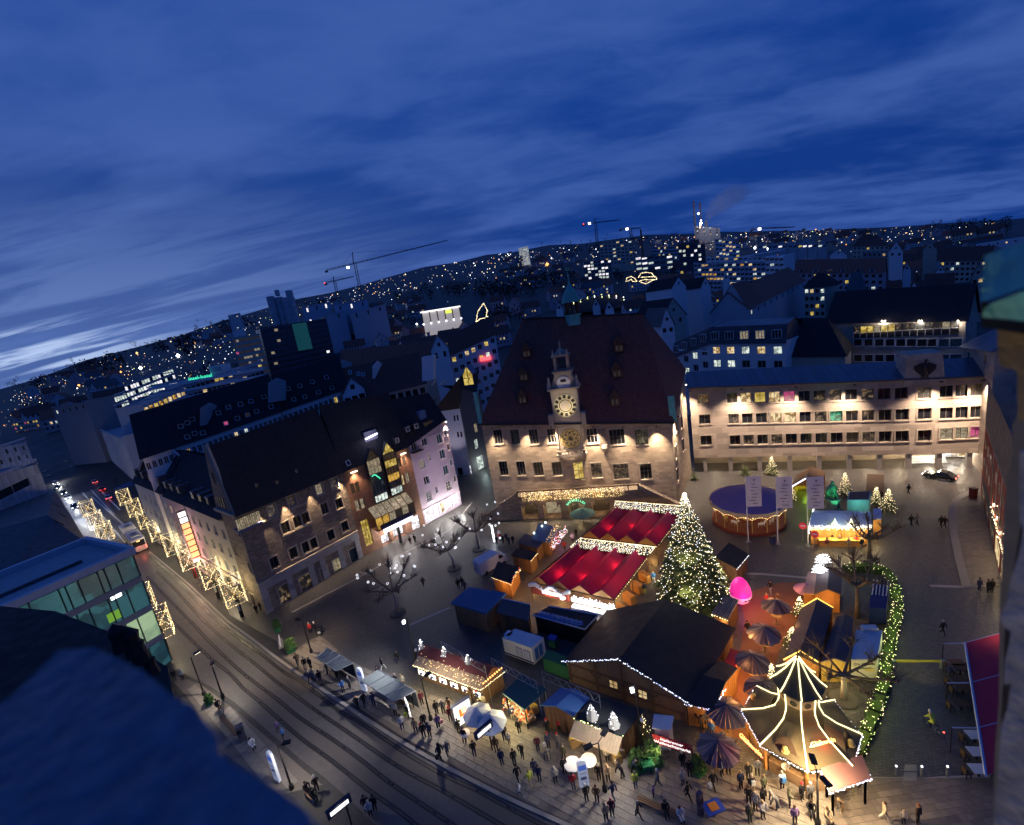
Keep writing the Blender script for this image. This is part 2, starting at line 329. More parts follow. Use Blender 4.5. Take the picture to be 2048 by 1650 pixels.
class Wall:
 def __init__(s,a,b,ha,hb,za=0.,zb=0.):
  s.a=Vector((a[0],a[1]));s.b=Vector((b[0],b[1]));d=s.b-s.a;s.L=d.length;s.t=d/s.L
  n=Vector((s.t.y,-s.t.x));s.n=n if(-s.a).dot(n)>0 else-n
  s.ha,s.hb,s.za,s.zb=ha,hb,za,zb;s.op=[]
 def P(s,u,z,out=0.):
  p=s.a+s.t*u+s.n*out;return Vector((p.x,p.y,z))
 def top(s,u):return s.ha+(s.hb-s.ha)*u/s.L
 def hit(s,px,py,out=0.):
  d=ray(px,py);o=Vector((0,0));k=((s.a+s.n*out)-o).dot(s.n)/Vector((d.x,d.y)).dot(s.n);q=CAM+d*k
  return(Vector((q.x,q.y))-s.a).dot(s.t),q.z
 def win(s,px,py,w,h,**k):
  u,z=s.hit(px,py);s.op.append(dict(u=u,z=z,w=w,h=h,**k));return s
 def row(s,p,q,n,w,h,skip=(),mats=None,**k):
  u0,z0=s.hit(*p);u1,z1=s.hit(*q)
  for i in range(n):
   if i in skip:continue
   f=i/(n-1)if n>1 else 0;kk=dict(k)
   if mats and i in mats:kk['pane']=mats[i]
   s.op.append(dict(u=u0+(u1-u0)*f,z=z0+(z1-z0)*f,w=w,h=h,**kk))
  return s
 def wallmesh(s,mb,m):
  ops=[]
  for o in s.op:
   u0,u1,z0,z1=o['u']-o['w']/2,o['u']+o['w']/2,o['z']-o['h']/2,o['z']+o['h']/2
   u0,u1=max(.05,u0),min(s.L-.05,u1);z0=max(min(s.za,s.zb)+.02,z0);z1=min(z1,min(s.top(u0),s.top(u1))-.08)
   if u1-u0<.1 or z1-z0<.1:o['bad']=1;continue
   if any(u0<q[1]+.02 and u1>q[0]-.02 and z0<q[3]+.02 and z1>q[2]-.02 for q in ops):o['bad']=1;continue
   o['r']=(u0,u1,z0,z1);ops.append((u0,u1,z0,z1))
  us=sorted({0.,s.L}|{q[0]for q in ops}|{q[1]for q in ops})
  for ua,ub in zip(us,us[1:]):
   if ub-ua<1e-5:continue
   um=(ua+ub)/2;seg=sorted([(q[2],q[3])for q in ops if q[0]<um<q[1]])
   bot=lambda u:s.za+(s.zb-s.za)*u/s.L
   lo=(bot(ua),bot(ub))
   for z0,z1 in seg:
    mb.poly([s.P(ua,lo[0]),s.P(ub,lo[1]),s.P(ub,z0),s.P(ua,z0)],m);lo=(z1,z1)
   mb.poly([s.P(ua,lo[0]),s.P(ub,lo[1]),s.P(ub,s.top(ub)),s.P(ua,s.top(ua))],m)
  for o in s.op:
   if 'r'not in o:continue
   u0,u1,z0,z1=o['r'];d=o.get('depth',.28);mm=o.get('reveal',m)
   f=[s.P(u0,z0),s.P(u1,z0),s.P(u1,z1),s.P(u0,z1)];k=[s.P(u0,z0,-d),s.P(u1,z0,-d),s.P(u1,z1,-d),s.P(u0,z1,-d)]
   for i in range(4):mb.poly([f[i],f[(i+1)%4],k[(i+1)%4],k[i]],mm)
 def windows(s,parent,pane='glass_dark',frame='white_frame',trim=None,far=False):
  fm=MB();far_p={}
  for o in s.op:
   if 'r'not in o:continue
   u0,u1,z0,z1=o['r'];d=o.get('depth',.28);fr=o.get('frame',frame);pn=o.get('pane',pane);tr=o.get('trim',trim)
   c,r=o.get('grid',(2,1));bw=o.get('bar',.07)
   if far:
    far_p.setdefault(pn,MB()).poly([s.P(u0,z0,-d+.01),s.P(u1,z0,-d+.01),s.P(u1,z1,-d+.01),s.P(u0,z1,-d+.01)],pn);continue
   mb=MB();ax=(Vector((s.t.x,s.t.y,0)),Vector((s.n.x,s.n.y,0)),Vector((0,0,1)))
   cu,cz=(u0+u1)/2,(z0+z1)/2;w,h=u1-u0,z1-z0
   for uu in(u0+bw/2,u1-bw/2):mb.box(s.P(uu,cz,-d+.06),(bw,.1,h),fr,ax=ax)
   for q in(z0+bw/2,z1-bw/2):mb.box(s.P(cu,q,-d+.058),(w-2*bw,.1,bw),fr,ax=ax)
   for i in range(1,c):mb.box(s.P(u0+w*i/c,cz,-d+.056),(bw*.8,.08,h-2*bw),fr,ax=ax)
   for i in range(1,r):mb.box(s.P(cu,z0+h*i/r,-d+.053),(w-2*bw,.07,bw*.8),fr,ax=ax)
   if tr:
    tw=o.get('tw',.2)
    mb.box(s.P(cu,z0-tw/2-.003,.05),(w+2*tw,.16,tw),tr,ax=ax);mb.box(s.P(cu,z1+tw/2+.003,.03),(w+2*tw,.1,tw),tr,ax=ax)
    for uu in(u0-tw/2-.003,u1+tw/2+.003):mb.box(s.P(uu,cz,.028),(tw,.09,h+.004),tr,ax=ax)
   wo=mb.build(o.get('name','window'),parent)
   pm=MB().poly([s.P(u0+.01,z0+.01,-d+.02),s.P(u1-.01,z0+.01,-d+.02),s.P(u1-.01,z1-.01,-d+.02),s.P(u0+.01,z1-.01,-d+.02)],pn)
   pm.build('pane',wo)
  for pn,mb in far_p.items():mb.build('lit_window'if pn.startswith(('lit','pane'))else 'window',parent,kind='stuff')
def facade(parent,w,wm,name='wall',**k):
 mb=MB();w.wallmesh(mb,wm);ob=mb.build(name,parent);w.windows(parent,**k);return ob
def plane_hit(px,py,p,n):
 d=ray(px,py);return CAM+d*((Vector(p)-CAM).dot(n)/d.dot(n))
def bulbs(mb,pts,step,r,m,jit=.0):
 pts=[Vector(p)for p in pts];carry=0.
 for a,b in zip(pts,pts[1:]):
  L=(b-a).length;t=carry
  while t<L:
   p=a+(b-a)*(t/L);mm=random.choice(m)if isinstance(m,(list,tuple))else m
   mb.octa((p.x+random.uniform(-jit,jit),p.y+random.uniform(-jit,jit),p.z+random.uniform(-jit,jit)),r*random.uniform(.75,1.2),mm);t+=step
  carry=t-L
FONT={}
def text(s,name,parent,origin,xdir,ydir,size,m,depth=.02,label=None):
 if isinstance(m,str):m=M[m]
 cu=bpy.data.curves.new(name,'FONT');cu.body=s;cu.size=size;cu.extrude=depth/2;cu.align_x='CENTER';cu.align_y='CENTER';cu.resolution_u=2
 tmp=bpy.data.objects.new(name,cu);me=bpy.data.meshes.new_from_object(tmp);bpy.data.objects.remove(tmp)
 me.materials.clear();me.materials.append(m)
 x=Vector(xdir).normalized();y=Vector(ydir).normalized();z=x.cross(y);o0=ORG[parent.name]if parent is not None and parent.name in ORG else Vector((0,0,0))
 o=Vector(origin)-o0;mt=Matrix(((x.x,y.x,z.x,o.x),(x.y,y.y,z.y,o.y),(x.z,y.z,z.z,o.z),(0,0,0,1)))
 me.transform(mt);ob=bpy.data.objects.new(name,me);COL.objects.link(ob);ORG[ob.name]=o0;ob.parent=parent
 return ob
def ground():
 mb=MB();rs=[0,60,120,180,230,260,300,350,420,520,650,820,1050,1400,1900,2600,3500,4500,5200,5600,6500,9000];n=96
 vs=[];fs=[]
 for i,r in enumerate(rs):
  for k in range(n):
   a=2*math.pi*k/n;x,y=r*math.sin(a),r*math.cos(a);z=zt(x,y)
   if r>300:z+=random.uniform(-.0035,.0035)*r*(1 if y>0 else 0)
   if r>5200:z=zt(x*5200/r,y*5200/r)-(r-5200)*.35
   vs.append((x,y,z))
 for i in range(len(rs)-1):
  for k in range(n):fs.append((i*n+k,i*n+(k+1)%n,(i+1)*n+(k+1)%n,(i+1)*n+k))
 mb.mesh(vs,fs,'ground_dark');o=mb.build('ground',kind='structure',smooth=True);o['label']='dark ground of the town rising to the far hills'
ground()
def sheet(name,pts,z,m,label=None,px=True):
 mb=MB();P=[g(*p)if px else Vector((p[0],p[1],0))for p in pts];mb.poly([(p.x,p.y,z)for p in P],m)
 return mb.build(name,kind='structure',label=label)
sheet('market_square',[(-60,79),(-35,150),(60,140),(120,120),(120,10),(40,5),(10,22),(-50,66)],.004,'cobble','wet dark cobbled market square between the buildings',px=False)
RAILS=[[(299,1112),(323,1133),(360,1167),(384,1192),(421,1229),(474,1274),(518,1305),(566,1343),(600,1362),(633,1387),(678,1422),(721,1446),(776,1483),(827,1516),(889,1551),(952,1580),(1000,1606),(1075,1645),(1150,1680)],[(313,1143),(348,1177),(384,1217),(421,1255),(464,1292),(508,1326),(549,1360),(600,1398),(639,1426),(717,1479),(776,1520),(827,1551),(893,1586),(1000,1649),(1060,1680)],[(293,1153),(328,1189),(366,1228),(387,1249),(420,1285),(475,1337),(508,1364),(555,1399),(600,1436),(659,1475),(717,1516),(776,1563),(834,1602),(920,1660)],[(300,1192),(335,1233),(360,1258),(420,1316),(458,1346),(486,1376),(515,1400),(600,1475),(659,1518),(737,1580),(795,1621),(850,1665)]]
EDGE_N=[(299,1104),(328,1128),(372,1165),(409,1199),(445,1234),(464,1250),(503,1278),(558,1320),(600,1350),(660,1390),(725,1434),(806,1486),(887,1532),(1000,1590),(1100,1636),(1200,1680)]
EDGE_S=[(330,1330),(420,1372),(470,1405),(540,1465),(600,1518),(649,1555),(700,1600),(760,1660)]
FARN=[(50,868),(130,905),(175,950),(215,1005),(255,1060)]
FARS=[(20,890),(62,920),(100,975),(150,1040),(200,1110),(262,1230),(300,1290)]
def gl(L):return[g(*p)for p in L]
road=[g(30,880)]+gl(FARN[1:])+gl(EDGE_N)+[Vector((12,20,0)),Vector((2,10,0)),Vector((-20,8,0))]+gl(EDGE_S)[::-1]+gl(FARS)[::-1][1:]
mb=MB();mb.poly([(p.x,p.y,.008)for p in road],'asphalt');mb.build('road',kind='structure',label='dark wet tram street with rails curving past the square')
def smooth(L,k=3):
 P=gl(L);out=[]
 for i in range(len(P)-1):
  a,b,c,d=P[max(0,i-1)],P[i],P[i+1],P[min(len(P)-1,i+2)]
  for j in range(k):
   t=j/k;out.append(.5*((2*b)+(-a+c)*t+(2*a-5*b+4*c-d)*t*t+(-a+3*b-3*c+d)*t**3))
 return out+[P[-1]]
for R_ in RAILS:
 mb=MB();P=smooth(R_)
 mb.strip(P,.42,C('groove',(.022,.020,.02),.6),.013);mb.strip(P,.09,'steel_rail',.017)
 mb.build('tram_rail',kind='structure',label='steel tram rail set in a dark groove of the street')
mb=MB();P=smooth(EDGE_N);n=0
for a,b in zip(P,P[1:]):
 mb=MB();m_=(a+b)/2;t=(b-a);mb.box((m_.x,m_.y,.06),(t.length*.985,.34,.12),'kerb_stone',math.atan2(t.y,t.x));mb.build('kerb_stone',kind='structure')
for(A_,B_)in((0,1),(2,3)):
 a,b=smooth(RAILS[A_]),smooth(RAILS[B_]);mb=MB();m_=min(len(a),len(b))
 def res(P,n):
  L=[0.]
  for p,q in zip(P,P[1:]):L.append(L[-1]+(q-p).length)
  out=[]
  for i in range(n):
   s_=L[-1]*i/(n-1);j=max(k for k in range(len(L))if L[k]<=s_+1e-6);j=min(j,len(P)-2);out.append(P[j].lerp(P[j+1],(s_-L[j])/max(1e-6,L[j+1]-L[j])))
  return out
 a,b=res(a,40),res(b,40)
 for i in range(39):mb.poly([(a[i].x,a[i].y,.0105),(a[i+1].x,a[i+1].y,.0105),(b[i+1].x,b[i+1].y,.0105),(b[i].x,b[i].y,.0105)],C('trackbed',(.085,.075,.070),.5))
 mb.build('track_bed',kind='structure',label='grey concrete bed between the rails of a tram track')
mk=MB()
for(p,q)in(((165,985),(250,1085)),((155,1000),(235,1100)),((178,975),(228,1030)),((190,970),(240,1020)),((130,930),(160,965)),((120,935),(150,975)),((95,925),(118,955)),((118,915),(140,935)),((183,993),(262,1062)),((140,1000),(165,1030))):
 mk.strip([g(*p),g(*q)],.35,'road_paint',.012)
mk.build('lane_marking',kind='structure',label='thin white lane lines on the dark road')
def ccw_in(p,poly):
 c=False;j=len(poly)-1
 for i in range(len(poly)):
  if((poly[i][1]>p[1])!=(poly[j][1]>p[1]))and p[0]<(poly[j][0]-poly[i][0])*(p[1]-poly[i][1])/(poly[j][1]-poly[i][1])+poly[i][0]:c=not c
  j=i
 return c
def slabs(name,poly_px,ang,w,h,m,base_m,label,lift=.05,parts=150):
 poly=[(g(*p).x,g(*p).y)for p in poly_px]
 mbb=MB();mbb.poly([(p[0],p[1],.02)for p in poly],base_m);st=mbb.build(name,kind='structure',label=label)
 ca,sa=math.cos(ang),math.sin(ang);cells=[]
 R_=[(p[0]*ca+p[1]*sa,-p[0]*sa+p[1]*ca)for p in poly]
 u0,u1=min(p[0]for p in R_),max(p[0]for p in R_);v0,v1=min(p[1]for p in R_),max(p[1]for p in R_)
 for j in range(int((v1-v0)/h)+1):
  for i in range(int((u1-u0)/w)+2):
   u=u0+(i+(.5 if j%2 else 0))*w;v=v0+(j+.5)*h;x,y=u*ca-v*sa,u*sa+v*ca
   if all(ccw_in((x+dx*ca-dy*sa,y+dx*sa+dy*ca),poly)for dx in(-w*.45,w*.45)for dy in(-h*.45,h*.45)):cells.append((x,y))
 cells.sort(key=lambda c:math.hypot(c[0],c[1]))
 me=None;rest=MB()
 for k,(x,y)in enumerate(cells):
  dz=random.uniform(-.006,.006)
  if k<parts:
   if me is None:
    o=MB().box((0,0,0),(w-.035,h-.035,.06),m).build('paving_slab',st);me=o.data
   else:
    o=bpy.data.objects.new('paving_slab',me);COL.objects.link(o);o.parent=st
   o.location=(x,y,lift-.02+dz);o.rotation_euler=(random.uniform(-.004,.004),random.uniform(-.004,.004),ang)
  else:rest.box((x,y,lift-.02+dz),(w-.035,h-.035,.06),m,ang)
 if rest.v:rest.build('paving_slab',st,kind='stuff')
 return st
slabs('promenade',[(566,1315),(606,1342),(666,1380),(730,1424),(812,1478),(892,1524),(1005,1582),(1105,1628),(1230,1688),(1500,1720),(1700,1665),(1640,1570),(1290,1520),(1120,1470),(900,1400),(800,1370),(700,1320),(640,1270)],-.62,1.15,.58,'slab',C('joint_dark',(.145,.125,.108),.8),'promenade of large worn stone slabs beside the tram tracks',parts=300)
slabs('south_pavement',[(330,1345),(400,1368),(470,1420),(540,1480),(600,1533),(645,1570),(560,1590),(440,1500),(380,1400)],-.70,1.0,1.0,'slab','joint_dark','pavement of square stone slabs on the church side of the street',parts=150)
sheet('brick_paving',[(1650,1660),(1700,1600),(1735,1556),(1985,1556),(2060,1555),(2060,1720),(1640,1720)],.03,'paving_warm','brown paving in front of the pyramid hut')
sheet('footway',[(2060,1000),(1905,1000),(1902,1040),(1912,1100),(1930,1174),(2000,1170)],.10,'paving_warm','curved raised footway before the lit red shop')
mb=MB();mb.strip([g(*p)for p in[(1940,985),(1912,1000),(1904,1020),(1908,1070),(1918,1120),(1933,1175)]],.8,'kerb_stone',.12);mb.build('footway_edge',kind='structure',label='pale edging stones curving along the footway')
mb=MB();mb.strip([g(*p)for p in[(583,1225),(700,1164),(800,1110),(900,1060),(945,1003)]],.28,C('pale_line',(.34,.31,.29),.6),.016);mb.build('paving_line',kind='structure',label='pale stone line parallel to the shop fronts')
mb=MB()
for L_ in([(1420,1145),(1520,1148),(1640,1158)],[(1860,1172),(1935,1174),(2000,1168)],[(1740,1560),(1850,1561),(1985,1554)],[(820,1250),(900,1215)]):
 mb.strip([g(*p)for p in L_],.45,'pale_line',.018)
mb.build('paving_line',kind='structure',label='pale stone bands crossing the square')
def town_hall():
 L,R_=g(995,1028),g(1355,1010);B=g(1383,945)
 t=thing('town_hall',L,'floodlit old town hall with a steep dark roof and astronomical clock','town hall')
 w=Wall(L,R_,19.6,16.4)
 T3=dict(w=1.75,h=3.0,grid=(3,2),depth=.4,bar=.1)
 for x,y in((996,874),(1030,874),(1067,874)):w.win(x,y,**T3)
 w.win(1104,872,1.9,2.9,grid=(3,2),depth=.4,bar=.1,frame='sandstone_trim');w.win(1184,872,2.0,2.9,grid=(3,2),depth=.4,bar=.1,frame='sandstone_trim')
 w.win(1234,874,2.8,3.0,grid=(4,2),depth=.4,bar=.1);w.win(1283,874,2.3,3.0,grid=(4,2),depth=.4,bar=.1)
 for x,y in((1007,937),(1042,937)):w.win(x,y,**T3)
 w.win(1077,938,1.9,2.9,grid=(3,2),depth=.4,bar=.1,pane='glass_dim');w.win(1114,938,1.9,2.9,grid=(3,2),depth=.4,bar=.1,pane='glass_dim')
 w.win(1157,942,2.0,3.6,grid=(2,2),depth=.4,bar=.1,pane='lit_yellow',frame='brown_wood');w.win(1193,941,2.0,3.0,grid=(3,2),depth=.4,bar=.1,pane='shop_dark')
 w.win(1242,943,2.8,3.1,grid=(4,2),depth=.4,bar=.1,pane='shop_dark');w.win(1292,943,2.1,3.1,grid=(3,2),depth=.4,bar=.1)
 facade(t,w,'sandstone',trim='sandstone_trim',frame='frame_brown')
 s=Wall(R_,B,16.4,22.9)
 for x,y in((1357,800),(1368,795),(1352,850),(1363,845),(1352,905),(1366,890),(1355,950)):s.win(x,y,1.6,2.6,grid=(2,2),depth=.3)
 facade(t,s,'sandstone',trim='sandstone_trim',frame='frame_brown')
 d=w.t;n=-w.n;bl=Vector((L.x,L.y))+n*24;br=Vector((B.x,B.y))
 MB().poly([(L.x,L.y,0),(bl.x,bl.y,0),(bl.x,bl.y,22),(L.x,L.y,19.6)],'sandstone').poly([(bl.x,bl.y,0),(br.x,br.y,0),(br.x,br.y,22.9),(bl.x,bl.y,22)],'sandstone').build('wall',t)
 o=.5
 e=[w.P(-o,19.5,o),w.P(w.L+o,16.3,o),Vector((br.x+o,br.y,22.8)),Vector((bl.x-o,bl.y+o,21.9))]
 r0=w.P(9.3,38.1,-10);r1=w.P(32.8,35.6,-10)
 rm=MB();rm.poly([e[0],e[1],r1,r0],'roof_brown').poly([e[1],e[2],r1],'roof_brown').poly([e[2],e[3],r0,r1],'roof_brown').poly([e[3],e[0],r0],'roof_brown').poly([e[3],e[2],e[1],e[0]],'dark_wood')
 rf=rm.build('roof',t)
 mb=MB();mb.tube([r0,r1],.22,'roof_dark',6);mb.build('ridge_cap',rf)
 gut=MB();gut.tube([w.P(-.5,19.45,.6),w.P(w.L+.5,16.25,.6)],.18,'dark_wood',6);gut.build('gutter',t)
 fn=(e[1]-e[0]).cross(r0-e[0]).normalized()
 for x,y in((1055,708),(1049,755),(1047,800),(1238,697),(1234,747),(1230,803)):
  p=plane_hit(x,y,e[0],fn);dm=MB();ax=(Vector((d.x,d.y,0)),Vector((w.n.x,w.n.y,0)),Vector((0,0,1)))
  b=p+ax[1]*.7
  dm.box(b-ax[1]*1.3+Vector((0,0,.1)),(1.7,2.8,1.5),'dark_wood',ax=ax)
  q=[b+ax[0]*k*1.1+ax[1]*j for j in(.4,-2.6)for k in(-1,1)];a_=[b+ax[1]*.4+Vector((0,0,2.6)),b-ax[1]*2.2+Vector((0,0,2.6))]
  zl=Vector((0,0,.86))
  dm.poly([q[0]+zl,a_[0],a_[1],q[2]+zl],'roof_brown').poly([q[1]+zl,a_[0],a_[1],q[3]+zl],'roof_brown').poly([q[0]+zl,q[1]+zl,a_[0]],'dark_wood')
  do=dm.build('dormer',t)
  for k in(-1,1):
   MB().box(b+ax[0]*k*.38+ax[1]*.12+Vector((0,0,.15)),(.62,.06,.95),'glass_dim',ax=ax).box(b+ax[0]*k*.38+ax[1]*.14+Vector((0,0,.15)),(.06,.06,.95),'white_frame',ax=ax).build('window',do)
 ax=(Vector((d.x,d.y,0)),Vector((w.n.x,w.n.y,0)),Vector((0,0,1)))
 u,zc=w.hit(1131,811,.4);cg=MB();hw=2.5
 z0=w.top(u)-.4;z1=zc+3.0
 cg.box(w.P(u,(z0+z1)/2,-1.6),(2*hw,4.2,z1-z0),'sandstone_trim',ax=ax);cg.box(w.P(u,z1+.2,-1.4),(2*hw+1.0,4.4,.4),'sandstone',ax=ax)
 for k in(-1,1):
  cg.box(w.P(u+k*(hw+.55),z0+1.1,.2),(.9,1.4,2.4),'sandstone_trim',ax=ax)
  cg.lathe([(.5,0),(.4,.8),(.15,1.5),(.25,1.8),(.02,2.3)],'sandstone_trim',8,w.P(u+k*(hw+.1),z1+.4,.1))
 u2,zc2=w.hit(1127,766,.4)
 cg.box(w.P(u2,(z1+zc2+2.0)/2,-1.3),(3.2,3.4,zc2+2.0-z1),'sandstone_trim',ax=ax);cg.box(w.P(u2,zc2+2.1,-1.2),(3.8,3.6,.35),'sandstone',ax=ax)
 zt2=zc2+2.3
 for k in(-1,1):
  for j in(0,-2.2):cg.box(w.P(u2+k*1.15,zt2+1.3,j),(.45,.45,2.6),'sandstone',ax=ax)
  cg.hexa([w.P(u2+k*1.6,z1+.4,.1),w.P(u2+k*2.5,z1+.4,.1),w.P(u2+k*2.5,z1+.4,-1.5),w.P(u2+k*1.6,z1+.4,-1.5)],[w.P(u2+k*1.6,z1+2.6,.1),w.P(u2+k*1.8,z1+2.2,.1),w.P(u2+k*1.8,z1+2.2,-1.5),w.P(u2+k*1.6,z1+2.6,-1.5)],'sandstone_trim')
 cg.box(w.P(u2,zt2+2.75,-1.1),(3.3,3.0,.35),'sandstone',ax=ax);cg.lathe([(1.1,0),(.9,.5),(.3,1.1),(.12,1.6),(.22,2.0),(.02,2.6)],'sandstone',8,w.P(u2,zt2+2.9,-1.1))
 for k in(-1,0,1):cg.lathe([(.28,0),(.2,.5),(.05,1.1)],'sandstone_trim',6,w.P(u2+k*1.3,zt2+2.9,.2))
 cgo=cg.build('clock_gable',t)
 MB().lathe([(.05,.9),(.35,.8),(.45,.3),(.6,0)],C('bell',(.10,.09,.06),.4,metal=.7),10,w.P(u2,zt2+.9,-1.0)).build('bell',cgo)
 def disc(c,r0_,r1_,m,th,nseg=32):
  mb=MB();vs=[];fs=[]
  for q in range(nseg):
   a=2*math.pi*q/nseg;v=ax[0]*math.cos(a)+Vector((0,0,1))*math.sin(a)
   for rr,oo in((r0_,0),(r1_,0),(r1_,th),(r0_,th)):vs.append(c+v*rr+ax[1]*oo)
  for q in range(nseg):
   i,j=q*4,((q+1)%nseg)*4
   fs+=[(i+1,j+1,j+2,i+2),(i+2,j+2,j+3,i+3),(i+3,j+3,j,i)]
  return mb.mesh(vs,fs,m)
 c=w.P(u,zc,.52);cream=C('clock_cream',(.60,.54,.34),.6);MB_=disc(c,0.001,2.25,cream,.06)
 ck=MB_.build('clock_face',t,label='large gilded clock face with dark numeral blocks')
 for q in range(12):
  a=2*math.pi*q/12;v=ax[0]*math.sin(a)+Vector((0,0,1))*math.cos(a);s_=ax[0]*math.cos(a)-Vector((0,0,1))*math.sin(a)
  MB().box(c+v*1.72+ax[1]*.08,(.55,.62,.06),C('clock_dark',(.03,.02,.015),.6),ax=(s_,v,ax[1])).build('numeral_block',ck)
 disc(c+ax[1]*.05,1.05,1.2,'clock_dark',.04).build('inner_ring',ck);disc(c+ax[1]*.06,.001,.85,C('clock_pale',(.50,.42,.36),.6),.05).build('centre_disc',ck)
 for a,ln in((2.5,1.9),(.9,1.3)):
  v=ax[0]*math.sin(a)+Vector((0,0,1))*math.cos(a);MB().box(c+v*ln/2+ax[1]*.14,(.12,ln,.03),'gold_paint',ax=(v.cross(ax[1]),v,ax[1])).build('hand',ck)
 c2=w.P(u2,zc2,.44);k2=disc(c2,.001,1.25,C('clock_white',(.75,.72,.68),.5),.06).build('clock_face',t,label='small white clock face above the large one')
 MB().box(c2+ax[1]*.1+Vector((0,0,.45)),(1.0,.04,.5),'clock_dark',ax=ax).build('moon_panel',k2)
 u3,z3=w.hit(1141,877,.3);c3=w.P(u3,z3,.35)
 ag=MB();ag.box(w.P(u3,z3,.18),(4.3,.36,5.2),'sandstone_trim',ax=ax);ag.box(w.P(u3,z3-3.0,.7),(5.6,1.5,.5),'sandstone_trim',ax=ax);ag.box(w.P(u3,z3-3.7,.4),(4.2,.9,.9),'sandstone',ax=ax);ag.box(w.P(u3,z3-4.5,.25),(2.4,.6,.8),'sandstone',ax=ax)
 for k in(-1,1):
  ag.box(w.P(u3+k*2.5,z3,.25),(.5,.5,5.2),'sandstone',ax=ax)
  ag.lathe([(.3,0),(.35,.5),(.2,1.0),(.25,1.35),(.03,1.6)],'sandstone_trim',8,w.P(u3+k*2.45,z3-2.75,1.0))
 for k in range(9):ag.box(w.P(u3-2.5+k*.62,z3-2.45,1.35),(.16,.16,.6),'sandstone',ax=ax)
 ag.box(w.P(u3,z3-2.1,1.35),(5.4,.2,.12),'sandstone',ax=ax)
 disc_bg=C('dial_dark',(.13,.10,.08),.8);ao=ag.build('astronomical_dial',t);disc(c3,.001,2.0,disc_bg,.03).build('dial_plate',ao)
 rl=MB()
 for k in range(90):a_=random.uniform(0,6.28);r_=2.05*math.sqrt(random.random());rl.octa(c3+ax[0]*r_*math.cos(a_)+Vector((0,0,r_*1.15*math.sin(a_)))+ax[1]*.05,random.uniform(.05,.13),random.choice(['sandstone_trim','sandstone','gold_paint']))
 rl.build('relief',ao,kind='stuff')
 for q in range(8):
  a=math.pi/4*q;v=ax[0]*math.sin(a)+Vector((0,0,1))*math.cos(a)
  disc(c3+v*1.15+ax[1]*.06,.30,.44,'gold_paint',.05,12).build('zodiac_ring',ao)
 disc(c3+ax[1]*.02,1.65,1.85,'gold_paint',.06).build('dial_ring',ao);disc(c3+ax[1]*.02,.55,.66,'gold_paint',.06).build('dial_ring',ao);disc(c3,.001,.3,'clock_dark',.08,16).build('dial_hub',ao)
 ua,za=w.hit(1206,880,.2);cm=MB();cm.box(w.P(ua,za+.3,.12),(1.3,.24,3.4),'rough_stone',ax=ax);cm.lathe([(.1,-2.0),(.6,-1.6),(.75,-.9),(.5,-.3)],'sandstone_trim',10,w.P(ua+.3,za-.6,.2));cm.build('coat_of_arms',t)
 tu0,tz=w.hit(1030,965,3.2);tu1,_=w.hit(1276,973,3.2);tz=4.9
 tm=MB();m_='rough_stone'
 tw=Wall(w.P(tu0,0,3.2),w.P(tu1,0,3.2),tz,tz)
 ux=[tw.hit(x,992)[0]for x in(1055,1100,1150,1199)]
 for q,uu in enumerate(ux):tw.op.append(dict(u=uu,z=1.75,w=3.3,h=3.4,depth=2.6))
 tw.wallmesh(tm,m_)
 tm.poly([w.P(tu0,tz,3.2),w.P(tu1,tz,3.2),w.P(tu1,tz,0),w.P(tu0,tz,0)],m_)
 for q,uu in enumerate(ux):
  for sg in(-1,1):
   for st in range(4):tm.box(tw.P(uu+sg*(1.65-.14*(4-st)*.9),2.5+st*.3,-.15),(.3*(st+1)*.8,.24,.3),m_,ax=ax)
 for uu in[tw.L*k/13 for k in range(14)]:tm.box(tw.P(uu,tz+.5,-.1),(.22,.22,1.0),m_,ax=ax)
 tm.box(tw.P(tw.L/2,tz+1.05,-.1),(tw.L+.5,.4,.18),'dark_wood',ax=ax)
 to=tm.build('terrace',t)
 for q,uu in enumerate(ux):MB().box(tw.P(uu,1.7,-2.5),(3.2,.1,3.3),('glass_dim','lit_curtain','shop_dark','glass_dim')[q],ax=ax).build('vault_window',to)
 for sg,u_ in((-1,tu0),(1,tu1)):
  sm=MB();ns=14
  for k in range(ns):
   h=tz*(1-k/ns);sm.box(w.P(u_+sg*(.28+k*.56),h/2,1.5),(.56,2.9,h),m_,ax=ax)
  e0=w.P(u_,tz+1.0,3.1);e1=w.P(u_+sg*ns*.56,1.0,3.1)
  sm.hexa([w.P(u_,tz-.3,3.0),w.P(u_,tz-.3,3.25),w.P(u_+sg*ns*.56,-.1,3.25),w.P(u_+sg*ns*.56,-.1,3.0)],[e0-ax[1]*.1,e0+ax[1]*.15,e1+ax[1]*.15,e1-ax[1]*.1],m_)
  sm.lathe([(.35,0),(.35,1.3),(.45,1.4),(.3,1.7),(.05,2.0)],m_,8,w.P(u_+sg*ns*.56,0,3.1));sm.build('staircase',t)
 lb=MB()
 for k in range(900):
  uu=random.uniform(.8,tw.L-2.6);lb.octa(tw.P(uu,tz+random.uniform(-.95,.9),.14),.05,random.choice(['bulb_gold','bulb_gold','bulb_warm']))
 lg=lb.build('string_lights',kind='stuff',label='golden curtain of small lights hung along the town hall terrace',cat='string lights')
 sc_=ux[2];chars='RATSKELLER'
 sg_=MB();so=thing('neon_sign',tw.P(sc_,3.6,.3),'green neon letters curved over the vault door of the town hall','sign')
 for k,ch in enumerate(chars):
  a=math.radians(-52+104*k/(len(chars)-1));v=ax[0]*math.sin(a)+Vector((0,0,1))*math.cos(a)
  text(ch,'letter',so,tw.P(sc_,1.7,.3)+v*2.0,v.cross(-ax[1])if False else(ax[0]*math.cos(a)-Vector((0,0,1))*math.sin(a)),v,.62,'neon_green',.05)
